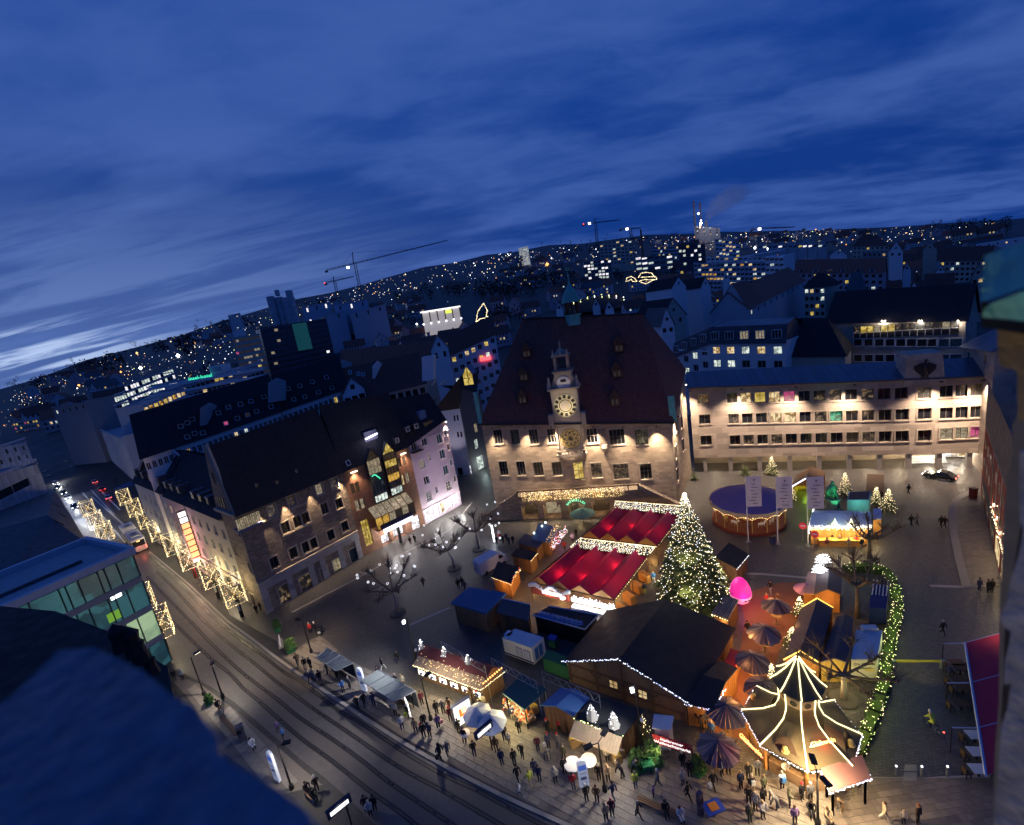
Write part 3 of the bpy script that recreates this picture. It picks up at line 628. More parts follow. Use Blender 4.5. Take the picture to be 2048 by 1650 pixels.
 light('POINT',tw.P(sc_,3.2,.9),4,(.15,1,.55),.4,so)
 cs=MB();cs.box(w.P(-.1,21.2,.2)+Vector((0,0,1.6)),(.7,.7,6.2),'copper_old',ax=ax);cs.box(s.P(.6,18.6,.3),(1.1,.8,4.6),'copper_old',ax=ax);cs.build('copper_cladding',t)
 ub,_=w.hit(1148,640);base=w.P(20.6,37,-10);
 b=plane_hit(1147,640,r0,Vector((w.n.x,w.n.y,0)));b.z=36.6
 tr=MB();tr.lathe([(1.5,-1.2),(1.5,.6),(1.7,.7),(1.7,.9)],'copper_old',8,b)
 for k in range(8):a=math.pi/4*k;tr.box((b.x+1.25*math.cos(a),b.y+1.25*math.sin(a),b.z+2.1),(.3,.3,2.6),'dark_wood',a)
 tr.lathe([(2.0,3.3),(1.9,3.7),(1.55,4.6),(1.2,5.4),(.6,6.2),(.25,6.8),(.12,8.0),(.2,8.3),(.05,9.2)],'copper',8,b)
 tro=tr.build('turret',t)
 MB().box((b.x,b.y,b.z+9.7),(1.1,.08,.7),'copper',.6).build('weather_vane',tro)
 MB().lathe([(.05,2.6),(.4,2.4),(.55,1.6),(.75,1.2)],'bell',8,b).build('bell',tro)
 def flood(uu,z,power,out=1.3,aim_z=2):
  p=w.P(uu,z,out);f=MB().box(p,(.3,.22,.18),'black_metal',ax=ax);fo=f.build('floodlight',t);light('SPOT',p-Vector((0,0,.15)),power,(1,.78,.54),.08,fo,w.P(uu,aim_z,.1),78,1)
 for x,pw in((1102,330),(1186,430),(1312,300)):u_,_=w.hit(x,850,.9);flood(u_,w.top(u_)-.6,pw)
 for x,pw in((985,240),(1050,230),(1245,260)):u_,_=w.hit(x,850,.9);flood(u_,w.top(u_)-.6,pw,1.6)
 for zz_,x,y in((21.0,0,0),):pass
 p=s.P(12.5,20.6,.9);fo=MB().box(p,(.3,.3,.2),'black_metal').build('floodlight',t);MB().octa(p+Vector((0,0,-.2)),.2,'lamp_glass').build('lamp_glass',fo);light('SPOT',p-Vector((0,0,.3)),800,(1,.78,.54),.1,fo,s.P(11,3,.2),75,.9)
 p=s.P(2.5,16.6,.9);fo=MB().box(p,(.3,.3,.2),'black_metal').build('floodlight',t);light('SPOT',p-Vector((0,0,.3)),420,(1,.78,.54),.1,fo,s.P(3,2,.2),75,.9)
 p=w.P(u+5.2,w.top(u)-.2,3.0);light('SPOT',w.P(u,w.top(u)-.8,4.2),70,(1,.85,.6),.15,t,w.P(u,zc+1.0,.2),50,.8);light('SPOT',w.P(u3-1,6.6,7.5),95,(1,.80,.56),.2,t,w.P(u3,z3,.2),40,.8)  # wash spots; the second has no fixture, added to brighten the dial
 for q,uu in enumerate(ux):light('POINT',tw.P(uu,2.6,-1.2),14,(1,.68,.32),.3,to)
 light('SPOT',w.P(w.L*.55,9,7),0.001,(1,.8,.5),.3,t,w.P(w.L*.5,6,0),60,.8)
 for f_ in(.22,.45,.68):light('POINT',tw.P(tw.L*f_,5.2,1.1),16,(1,.66,.26),.4,lg)
 return w
TH=town_hall()
def office_wing():
 A,B=g(1390,945),g(1955,937);dv=(B-A).normalized();B2=B+dv*22
 t=thing('office_wing',A,'long floodlit stone office wing standing on arcade columns','office building')
 hb=18.9+(16.8-18.9)*(B2-A).length/(B-A).length
 w=Wall(A,B2,18.9,hb,3.4,3.4-.6*(B2-A).length/(B-A).length*.8)
 z=lambda x,y:(1300+x/2.738,550+y/2.738)
 K=dict(depth=.35,bar=.09)
 lit={1:'lit_warm',2:'lit_yellow',3:'lit_warm',4:'pane_pink',7:'shop_dark',9:'shop_dark'}
 for yy,xx in((678,315),(790,325),(906,333)):w.win(*z(xx-25,yy),2.2,2.1,grid=(2,1),**K);w.win(*z(xx+25,yy-1),2.2,2.1,grid=(2,1),pane='glass_dim',**K)
 w.row(z(450,675),z(1377,648),12,1.95,2.1,mats=lit,grid=(2,1),**K)
 w.row(z(458,787),z(1380,765),12,1.95,2.1,mats={3:'lit_warm',4:'lit_warm',6:'shop_dark',7:'pane_green',0:'shop_dark'},grid=(2,1),**K)
 w.row(z(466,904),z(1380,883),12,1.95,2.1,mats={1:'shop_dark',3:'shop_dark',9:'shop_dark',8:'glass_dim'},grid=(2,1),**K)
 for q in((1503,645),(1503,760),(1503,880)):w.win(*z(*q),1.95,2.1,pane='shop_dark'if q[1]==645 else 'glass_dark',**K)
 w.row(z(1625,638),z(2040,615),6,1.95,2.1,mats={2:'glass_dim'},**K)
 w.row(z(1625,757),z(2040,738),6,1.95,2.1,**K);w.row(z(1625,870),z(2040,848),6,1.95,2.1,mats={0:'lit_curtain',1:'lit_curtain',2:'pane_pink'},**K)
 facade(t,w,'office_stone',trim='sandstone_trim',frame='frame_brown')
 ax=(Vector((w.t.x,w.t.y,0)),Vector((w.n.x,w.n.y,0)),Vector((0,0,1)))
 mb=MB()
 zb=lambda u:w.za+(w.zb-w.za)*u/w.L
 mb.poly([w.P(0,zb(0),0),w.P(w.L,zb(w.L),0),w.P(w.L,zb(w.L),-12),w.P(0,zb(0),-12)],'office_stone')
 mb.poly([w.P(w.L,zb(w.L)),w.P(w.L,hb),w.P(w.L,hb,-12),w.P(w.L,zb(w.L),-12)],'office_stone');mb.poly([w.P(0,0,-12),w.P(w.L,0,-12),w.P(w.L,hb,-12),w.P(0,18.9,-12)],'office_stone')
 mb.build('soffit',t)
 bw=Wall(w.P(0,0,-5.5),w.P(w.L,0,-5.5),zb(0),zb(w.L))
 u0,_=bw.hit(1360+580,920);bk=MB();bw.wallmesh(bk,C('arcade_wall',(.36,.30,.24),.8));bk.build('arcade_wall',t)
 for x in(300,440,600,765,925,1090,1255,1415,1580,1745):
  u,_=w.hit(*z(x,1010),-.5);MB().box(w.P(u,zb(u)/2,-.55),(.75,.75,zb(u)),C('column_stone',(.30,.27,.25),.7),ax=ax).build('column',t)
 for k in range(9):u,_=w.hit(1430+k*62,915,-2.5);light('POINT',w.P(u,zb(u)-.5,-3.2),34 if k not in(0,1,4)else 16,(1,.80,.50),.25,t)
 u,_=bw.hit(*z(1495,1010));st=MB()
 for k in range(5):st.box(bw.P(u,.17*k+.085,2.4-k*.4),(5.5,.42,.17),'white_paint',ax=ax)
 st.build('entrance_steps',t)
 light('POINT',bw.P(u,2.4,2.2),45,(1,.93,.82),.25,t)
 for k,x in enumerate((1625,1700,1770)):
  u,_=bw.hit(*z(x,1000));mm=MB().box(bw.P(u,1.35,.12),(3.4,.16,2.2),'white_frame',ax=ax).build('shop_window',t);MB().box(bw.P(u,1.35,.22),(3.0,.06,1.9),'lit_warm'if k else 'lit_white',ax=ax).build('pane',mm);light('POINT',bw.P(u,1.9,1.6),26,(1,.95,.85),.2,t)
 e=.7
 rp=[w.P(-.4,19.1,e),w.P(w.L,hb+.2,e),w.P(w.L,hb+2.3,-6),w.P(-.4,21.2,-6),w.P(-.4,19.1,-12.5),w.P(w.L,hb+.2,-12.5)]
 rm=MB();rm.poly(rp[:4],'roof_metal').poly([rp[3],rp[2],rp[5],rp[4]],'roof_metal').poly([rp[0],rp[3],rp[4]],'roof_metal').poly([rp[0]-ax[2]*.25,rp[1]-ax[2]*.25,rp[5]-ax[2]*.25,rp[4]-ax[2]*.25],'roof_slate').poly([rp[0],rp[1],rp[1]-ax[2]*.25,rp[0]-ax[2]*.25],'roof_slate').build('roof',t)
 u,zz_=w.hit(1849,748,.5);eb=MB();h0=w.top(u)-.8
 eb.hexa([w.P(u-2.9,h0,.55),w.P(u+2.9,h0,.55),w.P(u+2.9,h0,-4),w.P(u-2.9,h0,-4)],[w.P(u-2.4,h0+5.3,.45),w.P(u+2.4,h0+5.3,.45),w.P(u+2.4,h0+5.3,-4),w.P(u-2.4,h0+5.3,-4)],'office_stone')
 ebo=eb.build('parapet_block',t)
 eg=MB();dk=C('bronze_dark',(.035,.03,.028),.5);q=lambda a,b,o_=.66:w.P(u+a,h0+2.7+b,o_)
 for sg in(-1,1):
  for k in range(4):eg.hexa([q(sg*(.35+.3*k),.9-.12*k,.5),q(sg*(.62+.3*k),1.1-.16*k,.5),q(sg*(.62+.3*k),1.1-.16*k,.8),q(sg*(.35+.3*k),.9-.12*k,.8)],[q(sg*(.5+.25*k),-1.2+.25*k,.5),q(sg*(.72+.25*k),-1.0+.28*k,.5),q(sg*(.72+.25*k),-1.0+.28*k,.75),q(sg*(.5+.25*k),-1.2+.25*k,.75)],dk)
  eg.tube([q(sg*.25,-1.0),q(sg*.45,-1.7)],.12,dk,5)
 eg.tube([q(0,-1.6),q(0,-.9),q(0,.2),q(0,.9),q(.05,1.25)],[.12,.3,.42,.3,.15],dk,7);eg.ball(q(.1,1.45),.25,dk,6);eg.tube([q(.25,1.45),q(.55,1.35)],[.1,.02],dk,5);eg.build('eagle_relief',ebo)
 for x,y,pw in((1380,776,460),(1483,775,650),(1592,772,650),(1709,769,600),(1883,764,620),(1968,759,700)):
  u,_=w.hit(x,y,2.7);p=w.P(u,w.top(u)-.1,2.7);fo=MB().box(p,(.5,.3,.2),'black_metal',ax=ax).build('floodlight',t);light('SPOT',p-Vector((0,0,.2)),pw*.72,(1,.76,.56),.1,fo,w.P(u-2.5,1,.2),100,1)
 return w
OW=office_wing()
Kc,Ec,PL,PR=g(533,1228),g(727,1113),g(851,1050),g(924,1009)
def vec3(p,z):return Vector((p[0],p[1],z))
def skylight(parent,px,py,p0,nrm,w=.9,h=1.2,m='glass_blue',fr='white_frame'):
 p=plane_hit(px,py,p0,nrm);nn=nrm.normalized();nn=nn if nn.z>0 else-nn;a=nn.cross(Vector((0,0,1))).normalized();b=nn.cross(a)
 o=MB().box(p+nn*.06,(w,h,.12),fr,ax=(a,b,nn)).build('roof_window',parent);MB().box(p+nn*.13,(w*.72,h*.76,.03),m,ax=(a,b,nn)).build('pane',o);return o
def dormer(parent,px,py,p0,nrm,w=1.3,h=1.3,m='glass_dark',fr='white_frame',wall='roof_slate',name='dormer'):
 p=plane_hit(px,py,p0,nrm);nn=nrm.normalized();nn=nn if nn.z>0 else-nn
 f=Vector((nn.x,nn.y,0)).normalized();a=Vector((-f.y,f.x,0));q=p+f*.35
 mb=MB().box(q-f*1.0,(w+.3,2.1,h+.3),wall,ax=(a,f,Vector((0,0,1))));mb.box(q-f*.9+Vector((0,0,h/2+.22)),(w+.6,2.4,.14),'roof_dark',ax=(a,f,Vector((0,0,1))))
 o=mb.build(name,parent);wo=MB()
 for s_ in(-1,1):wo.box(q+f*.08+a*s_*(w/2-.07),(.14,.08,h),fr,ax=(a,f,Vector((0,0,1))));wo.box(q+f*.078+Vector((0,0,s_*(h/2-.07))),(w-.28,.08,.14),fr,ax=(a,f,Vector((0,0,1))))
 wo.box(q+f*.05,(w-.28,.05,h-.28),m,ax=(a,f,Vector((0,0,1))));wo.build('window',o);return o
def corner_house():
 t=thing('corner_house',Kc,'dark roofed stone corner house with floodlit wall and shop windows at street level','house')
 w=Wall(Kc,Ec,17.1,17.1);Q=dict(w=1.25,h=1.9,grid=(2,1),depth=.4,bar=.07)
 for x,y in((571,1055),(595,1043),(611,1036),(649,1017),(678,1007),(549,1125),(587,1106),(662,1070),(690,1053)):w.win(x,y,**Q,pane='glass_dark',frame='dark_frame')
 for x,y in((612,1094),(627,1087)):w.win(x,y,**Q,frame='dark_frame')
 for k,(x,y)in enumerate(((544,1022),(584,1002),(598,996),(639,979),(669,967))):w.win(x,y,1.25,1.9,grid=(2,3),depth=.4,frame='white_frame',pane='lit_curtain'if k==3 else 'shop_dark'if k in(0,4)else 'glass_dim')
 for x,y,ww,hh,pn in((573,1186,2.2,3.1,'shop_dark'),(615,1165,2.4,3.1,'shop_dark'),(650,1150,1.2,3.0,'glass_dim'),(678,1131,2.0,2.9,'lit_curtain'),(708,1112,1.5,3.0,'glass_blue')):w.win(x,y,ww,hh,grid=(2,1),depth=.5,pane=pn,frame='dark_frame')
 facade(t,w,'rough_stone',trim='sandstone_trim',frame='dark_frame')
 ax=(vec3(w.t,0),vec3(w.n,0),Vector((0,0,1)))
 mb=MB();mb.box(w.P(w.L/2,4.55,.12),(w.L,.24,1.3),'shop_stone',ax=ax);mb.box(w.P(w.L/2,5.35,.2),(w.L,.4,.22),'sandstone_trim',ax=ax)
 for u in(.55,4.55,8.3,10.4,13.9,17.4):mb.box(w.P(u,1.95,.1),(.95 if u>1 else 1.1,.2,3.9),'shop_stone',ax=ax)
 mb.build('shop_front',t)
 for x0,x1 in((470,497),(600,640),(640,690),(560,590)):pass
 s=Wall(Kc+Vector((-.77,.64,0))*6.4,Kc,17.1,17.1)
 for x,y in((448,1075),(470,1100),(500,1135),(455,1010),(478,1062)):s.win(x,y,.8,1.8,grid=(1,1),depth=.3)
 for x,y in((486,1180),(508,1205)):s.win(x,y,1.6,3.2,grid=(2,1),pane='shop_dark',frame='shop_stone')
 facade(t,s,'rough_stone',frame='dark_frame',trim='sandstone_trim')
 u,zp=w.hit(412,893,-3.2);u1,z1=w.hit(727,789,-3.2);D=6.4
 gm=MB();k0,k1=w.P(0,17.1,0),w.P(0,17.1,-D);pk=w.P(0,zp,-D/2);gm.poly([k0,k1,pk],'rough_stone');gm.poly([w.P(-.35,17.1,0),w.P(-.35,17.1,-D),w.P(-.35,zp+.5,-D/2)],'rough_stone')
 for a,b in((k0,pk),(k1,pk)):gm.tube([a+Vector((0,0,.1)),b+Vector((0,0,.3))],.3,'sandstone_trim',5)
 gm.box(w.P(-.4,17.2,-D/2),(.5,D+.6,.4),'sandstone_trim',ax=ax)
 for dd,z in((-2.2,18.6),(-3.2,18.6),(-4.2,18.6),(-3.2,22.4)):gm.box(w.P(-.38,z+.3,dd),(.1,.6,1.7),'glass_dark',ax=ax)
 gm.build('gable',t)
 MB().poly([w.P(0,0,-D),w.P(w.L,0,-D),w.P(w.L,17.1,-D),w.P(0,17.1,-D)],'rough_stone').build('wall',t)
 e0,e1,r0,r1=w.P(-.2,16.9,.7),w.P(w.L,16.9,.7),w.P(0,zp,-D/2),w.P(w.L,z1,-D/2)
 rm=MB().poly([e0,e1,r1,r0],'roof_dark').poly([r0,r1,w.P(w.L,16.9,-D-.5),w.P(0,16.9,-D-.5)],'roof_dark').poly([e0,e1,w.P(w.L,16.9,-D-.5),w.P(-.2,16.9,-D-.5)],'dark_wood')
 rf=rm.build('roof',t);nr=(e1-e0).cross(r0-e0)
 for x,y,m in((684,888,'lit_curtain'),(696,926,'glass_dark'),(592,943,'glass_dim'),(597,885,'glass_dark'),(553,965,'glass_dim'),(512,971,'glass_dim')):skylight(rf,x,y,e0,nr,.55 if x<600 else.8,.75 if x<600 else 1.0,m,'white_frame'if x>650 else 'dark_frame')
 lg=MB();u0,_=w.hit(468,1045);u1,_=w.hit(510,1028)
 lgp=[w.P(-.5,14.3,.7),w.P(3.0,14.3,.7),w.P(3.0,14.3,0),w.P(-.5,14.3,-1.6)]
 lg.hexa(lgp,[p+Vector((0,0,.35))for p in lgp],C('loggia_blue',(.10,.12,.22),.6));lo=lg.build('loggia',t)
 for k in range(6):po=MB().box(w.P(-.2+k*.58,15.6,.6),(.46,.06,1.7),'lit_curtain',ax=ax).box(w.P(-.2+k*.58,15.6,.64),(.05,.05,1.7),'dark_frame',ax=ax).build('window',lo)
 sc=MB()
 for(x0,y0),(x1,y1)in(((510,1053),(556,1029)),((545,1041),(556,1036)),((566,1075),(622,1044)),((585,1018),(612,1005)),((607,1112),(638,1095)),((464,1175),(478,1168))):
  a=w.hit(x0,y0,.1);b=w.hit(x1,y1,.1);sc.box(w.P((a[0]+b[0])/2,(a[1]+b[1])/2,.1),(abs(b[0]-a[0]),.2,.16),'sandstone_trim',ax=ax)
 sc.build('sill_course',t,kind='stuff')
 for x,y,pw in((519,1025,200),(566,999,330),(620,985,190),(676,946,330)):
  u,z=w.hit(x,y,.55);p=w.P(u,16.5,.5);fo=MB().box(p,(.25,.2,.2),'black_metal',ax=ax).build('floodlight',t);light('SPOT',p-Vector((0,0,.12)),pw*.5,(1,.74,.46),.05,fo,w.P(u+.2,3,.12),46,.8)
 return w
CW=corner_house()
def brick_house():
 t=thing('brick_house',Ec,'red brick house with two tall glazed gables and a glass canopy over its shops','house')
 w=Wall(Ec,PL,17.1,17.4);ax=(vec3(w.t,0),vec3(w.n,0),Vector((0,0,1)));z6=lambda x,y:(700+x/6.346,840+y/6.346)
 for x,y in((35,870),(95,850)):w.win(*z6(x,y),.75,2.0,depth=.25,pane='glass_dim',frame='dark_frame',grid=(1,2))
 for x,y,pn in((95,1085,'lit_curtain'),(160,1060,'lit_curtain')):w.win(*z6(x,y),.8,2.1,depth=.25,pane=pn,frame='dark_frame',grid=(1,2))
 w.win(*z6(218,1430),1.5,5.2,depth=.3,pane='lit_yellow',frame='brown_wood',grid=(3,5))
 for x,y in((625,545),(685,520)):w.win(*z6(x,y),.75,1.9,depth=.25,pane='glass_dim',frame='dark_frame',grid=(1,2))
 for x,y,pn in((670,765,'lit_warm'),(735,735,'lit_curtain')):w.win(*z6(x,y),.85,2.1,depth=.25,pane=pn,frame='dark_frame',grid=(2,2))
 w.win(*z6(835,1305),1.9,2.9,depth=.25,pane='lit_white',frame='dark_frame',grid=(2,1));w.win(*z6(640,1440),2.9,3.0,depth=1.6,pane='lit_white',frame='grey_metal',grid=(3,1));w.win(*z6(470,1540),2.0,3.2,depth=1.2,pane='lit_white',frame='dark_frame',grid=(2,1))
 facade(t,w,'red_brick',frame='dark_frame')
 D=6.4;u1,z1=w.hit(727,789,-3.2);ur,zr=w.hit(842,768,-3.2)
 e0,e1,r0,r1=w.P(0,16.9,.5),w.P(w.L,17.2,.5),w.P(0,z1,-D/2),w.P(w.L,zr,-D/2)
 MB().poly([w.P(w.L,0),w.P(w.L,0,-D),w.P(w.L,zr,-D/2),w.P(w.L,17)],'red_brick').poly([w.P(0,0,-D),w.P(w.L,0,-D),w.P(w.L,17,-D),w.P(0,17,-D)],'red_brick').build('wall',t)
 rf=MB().poly([e0,e1,r1,r0],'roof_dark').poly([r0,r1,w.P(w.L,16.9,-D),w.P(0,16.9,-D)],'roof_dark').poly([e0,e1,w.P(w.L,16.9,-D),w.P(0,16.9,-D)],'dark_wood').build('roof',t);nr=(e1-e0).cross(r0-e0)
 for q in((720,115),(828,75)):dormer(rf,*z6(*q),e0,nr,.85,1.0)
 dormer(rf,*z6(585,255),e0,nr,.8,1.0,'glass_dim')
 def gab(xc,yc,wd,top,bot,nm,pn):
  u,zc=w.hit(*z6(xc,yc),.6);g_=MB();hw=wd/2;_,zt_=w.hit(*z6(*top),.6);_,zb=w.hit(*z6(*bot),.6);sh=zt_-2.2
  f=[w.P(u-hw,zb,.6),w.P(u+hw,zb,.6),w.P(u+hw,sh,.6),w.P(u,zt_,.6),w.P(u-hw,sh,.6)];b=[p-vec3(w.n,0)*2.6 for p in f]
  g_.mesh(f+b,[(0,1,6,5),(1,2,7,6),(2,3,8,7),(3,4,9,8),(4,0,5,9)],'roof_slate')
  for p,q in((0,4),(1,2),(4,3),(2,3),(0,1)):g_.tube([f[p],f[q]],.12,'dark_frame',4)
  o=g_.build('glazed_gable',t)
  n_=4
  for c in range(n_):
   a0,a1=u-hw+wd*c/n_,u-hw+wd*(c+1)/n_;zu=lambda uu:zt_-(zt_-sh)*abs(uu-u)/hw
   rows=6;
   for r in range(rows):
    zz0=zb+(sh-zb)*r/rows+.05;zz1=zb+(sh-zb)*(r+1)/rows-.05
    MB().poly([w.P(a0+.05,zz0,.56),w.P(a1-.05,zz0,.56),w.P(a1-.05,zz1,.56),w.P(a0+.05,zz1,.56)],pn(r,c)).build('pane',o)
   MB().poly([w.P(a0+.05,sh+.05,.56),w.P(a1-.05,sh+.05,.56),w.P(a1-.05,zu(a1)-.1,.56),w.P(a0+.05,zu(a0)-.1,.56)],pn(6,c)).build('pane',o)
  return o,u,zb,zt_
 o,u,zb,zt_=gab(330,680,2.7,(235,365),(360,1050),'a',lambda r,c:'lit_cool'if r<1 else 'glass_blue'if r<4 else 'lit_curtain'if r<6 else 'glass_dim')
 nn=thing('neon_sign',w.P(u,14,.8),'green neon squiggle behind the left glazed gable of the brick house','sign')
 pts=[w.hit(*z6(*q),.75)for q in((280,720),(300,695),(330,700),(345,715),(370,730),(385,745))];MB().tube([w.P(a,b,.75)for a,b in pts],.09,'neon_green',5).build('tube',nn)
 o2,u2,zb2,zt2=gab(530,600,2.6,(435,285),(570,950),'b',lambda r,c:'lit_cool'if r<1 else 'roof_slate'if r<2 else 'pane_amber'if r==2 else 'glass_dim'if r in(3,5)else 'lit_yellow')
 ud,zd=w.hit(*z6(265,210),-.8);dm=MB().box(w.P(ud,zd-.6,-1.5),(2.6,1.6,3.4),C('dormer_grey',(.22,.21,.25),.7),ax=ax).build('roof_dormer',t)
 a=w.hit(*z6(195,245),.3);b=w.hit(*z6(345,170),.3);MB().tube([w.P(*a,.3),w.P(*b,.3)],.17,'tube_blue',6).build('light_tube',t);light('POINT',w.P((a[0]+b[0])/2,a[1],1.0),18,(.7,.7,1),.3,t)
 a=w.hit(*z6(310,1220),2.4);b=w.hit(*z6(800,1000),2.4);h=(a[1]+b[1])/2-.6;cm=MB()
 cm.hexa([w.P(a[0],h-2.6,0),w.P(b[0],h-2.6,0),w.P(b[0],h-2.6,2.4),w.P(a[0],h-2.6,2.4)],[w.P(a[0],h-2.4,0),w.P(b[0],h-2.4,0),w.P(b[0],h-2.4,2.4),w.P(a[0],h-2.4,2.4)],'red_brick')
 for k in range(7):
  uu=a[0]+(b[0]-a[0])*k/6;cm.tube([w.P(uu,h-2.5,2.4),w.P(uu,h,2.4),w.P(uu,h+1.6,.1)],.07,'brown_wood',4)
 for zz in(h-2.4,h):cm.tube([w.P(a[0],zz,2.42),w.P(b[0],zz,2.42)],.08,'brown_wood',4)
 co=cm.build('glass_bay',t)
 for k in range(6):
  ua,ub=a[0]+(b[0]-a[0])*k/6+.08,a[0]+(b[0]-a[0])*(k+1)/6-.08
  MB().poly([w.P(ua,h,2.38),w.P(ub,h,2.38),w.P(ub,h+1.6,.12),w.P(ua,h+1.6,.12)],'lit_curtain').build('pane',co);MB().poly([w.P(ua,h-2.35,2.38),w.P(ub,h-2.35,2.38),w.P(ub,h-.05,2.38),w.P(ua,h-.05,2.38)],'pane_amber'if k<2 else 'glass_dim'if k%2 else 'lit_curtain').build('pane',co)
 a=w.hit(*z6(445,1440),2.6);b=w.hit(*z6(800,1215),2.6)
 zm=(a[1]+b[1])/2;fb=MB().box(w.P((a[0]+b[0])/2,zm,2.4),(b[0]-a[0],.3,.75),'tube_blue',ax=ax);fb.build('fascia_sign',t,label='long glowing blue white shop sign over the entrance')
 MB().box(w.P((a[0]+b[0])/2-.2,zm+.9,2.3),(b[0]-a[0]+.6,.3,1.0),C('fascia_navy',(.015,.02,.08),.5),ax=ax).build('fascia_board',t)
 MB().box(w.P((a[0]+b[0])/2-.2,zm/2,2.0),(.45,.45,zm),'dark_frame',ax=ax).build('column',t)
 for f in(.2,.5,.8):light('POINT',w.P(a[0]+(b[0]-a[0])*f,zm-1.0,1.6),55,(1,.97,.93),.3,t)
 for x,y in((45,640),(655,345)):
  u,_=w.hit(*z6(x,y),.4);p=w.P(u,16.3,.45);fo=MB().box(p,(1.2,.2,.14),'lamp_glass',ax=ax).build('eave_lamp',t);light('SPOT',p-Vector((0,0,.2)),60,(1,.66,.42),.2,fo,w.P(u,9,.1),100,.9)
 return w
BW=brick_house()
def purple_house():
 t=thing('purple_house',PL,'lilac rendered house with bays and a brightly lit shop window','house')
 w=Wall(PL,PR,17.4,19.8);ax=(vec3(w.t,0),vec3(w.n,0),Vector((0,0,1)));z6=lambda x,y:(700+x/6.346,840+y/6.346)
 um,_=w.hit(*z6(1090,600));w.ha=w.hb=17.6
 K=dict(grid=(2,1),depth=.25,bar=.1);Ks=dict(grid=(1,1),depth=.25,bar=.1)
 for x,y,pn in((815,340,'glass_dark'),(943,270,'glass_dark'),(915,560,'lit_curtain'),(970,765,'glass_dark'),(1005,975,'shop_dark')):w.win(*z6(x,y),1.3,1.7,pane=pn,**({**K,'grid':(2,3)}if y>900 else K))
 for x,y,pn in((1005,470,'lit_curtain'),(1095,885,'glass_dim')):w.win(*z6(x,y),.65,1.3,pane=pn,**Ks)
 for x,y,pn in((1135,240,'glass_blue'),(1172,435,'glass_blue'),(1218,635,'glass_blue'),(1252,835,'shop_dark')):w.win(*z6(x,y),1.4,2.0,pane=pn,**({**K,'grid':(2,3)}if y>800 else K))
 for x,y,pn in((1210,160,'glass_dim'),(1250,345,'glass_dim'),(1285,540,'glass_blue'),(1335,745,'glass_dim')):w.win(*z6(x,y),.7,1.35,pane=pn,**Ks)
 for x,y,ww in((1010,1205,2.3),(1100,1150,1.4),(1175,1110,1.2),(1262,1045,1.5),(1340,995,1.5)):w.win(*z6(x,y),ww,2.5,pane='lit_white'if ww!=1.2 else 'lit_warm',frame='white_paint',grid=(1,1)if ww!=1.5 else(2,3),depth=.35,bar=.06)
 w.hb=19.8;w.ha=17.4
 facade(t,w,'purple_render',trim='purple_trim',frame='white_frame')
 bay=MB()
 for(xa,ya),(xb,yb)in(((1075,160),(1225,900)),):
  u0,_=w.hit(*z6(1075,300));u1,_=w.hit(*z6(1190,260))
 MB().box(w.P(w.L/2,3.15,.12),(w.L,.24,.3),'purple_trim',ax=ax).build('cornice',t);MB().box(w.P(w.L/2,17.6,.1),(w.L,.2,.12),'purple_trim',ax=ax).build('cornice',t)
 u,z=w.hit(*z6(850,385),.6);bo=MB().box(w.P(u,z-.2,.6),(2.4,1.2,.2),'dark_wood',ax=ax)
 for k in range(9):bo.box(w.P(u-1.1+k*.28,z+.4,1.15),(.05,.05,1.0),'black_metal',ax=ax)
 bo.box(w.P(u,z+.9,1.15),(2.4,.08,.08),'black_metal',ax=ax);bo.build('balcony',t)
 D=7;MB().poly([w.P(w.L,0),w.P(w.L,0,-D),w.P(w.L,19.8,-D),w.P(w.L,19.8)],'purple_render').poly([w.P(0,0),w.P(0,0,-D),w.P(0,17.4,-D),w.P(0,17.4)],'purple_render').poly([w.P(0,0,-D),w.P(w.L,0,-D),w.P(w.L,19.8,-D),w.P(0,17.4,-D)],'purple_render').build('wall',t)
 _,zr=w.hit(860,775,-4)
 e0,e1,r0,r1=w.P(0,17.3,.4),w.P(w.L,19.8,.3),w.P(0,zr,-4),w.P(w.L,zr-1,-4)
 rf=MB().poly([e0,e1,r1,r0],'roof_dark').poly([r0,r1,w.P(w.L,19.6,-D),w.P(0,17.3,-D)],'roof_dark').poly([e1,w.P(w.L,19.6,-D),r1],'roof_dark').poly([e0,w.P(0,17.3,-D),r0],'roof_dark').build('roof',t)
 u,z=w.hit(845,830,-1.5);MB().box(w.P(u,z,-2.2),(1.7,1.6,1.8),C('attic_blue',(.10,.17,.32),.6),ax=ax).build('attic_box',t)
 u,z=w.hit(858,848,-.6);MB().box(w.P(u,z-.3,-1.2),(2.4,1.4,1.7),'glass_dim',ax=ax).tube([w.P(u-1.2,z-1,-.45),w.P(u,z+1.2,-.45),w.P(u+1.2,z-1,-.45)],.08,'dark_frame',4).build('attic_glazing',t)
 p=w.P(w.L-.4,19.4,.5);fo=MB().box(p,(.3,.2,.2),'lamp_glass',ax=ax).build('eave_lamp',t);light('SPOT',p-Vector((0,0,.2)),130,(1,.78,.56),.1,fo,w.P(w.L-.5,8,.1),75,.9)
 for f in(.15,.45,.8):light('POINT',w.P(w.L*f,2.2,1.8),70,(1,.97,.93),.3,t)
 light('SPOT',w.P(w.L*.4,9,9),42,(.9,.78,1),.3,t,w.P(w.L*.5,11,0),95,.9)
 return w
PW=purple_house()
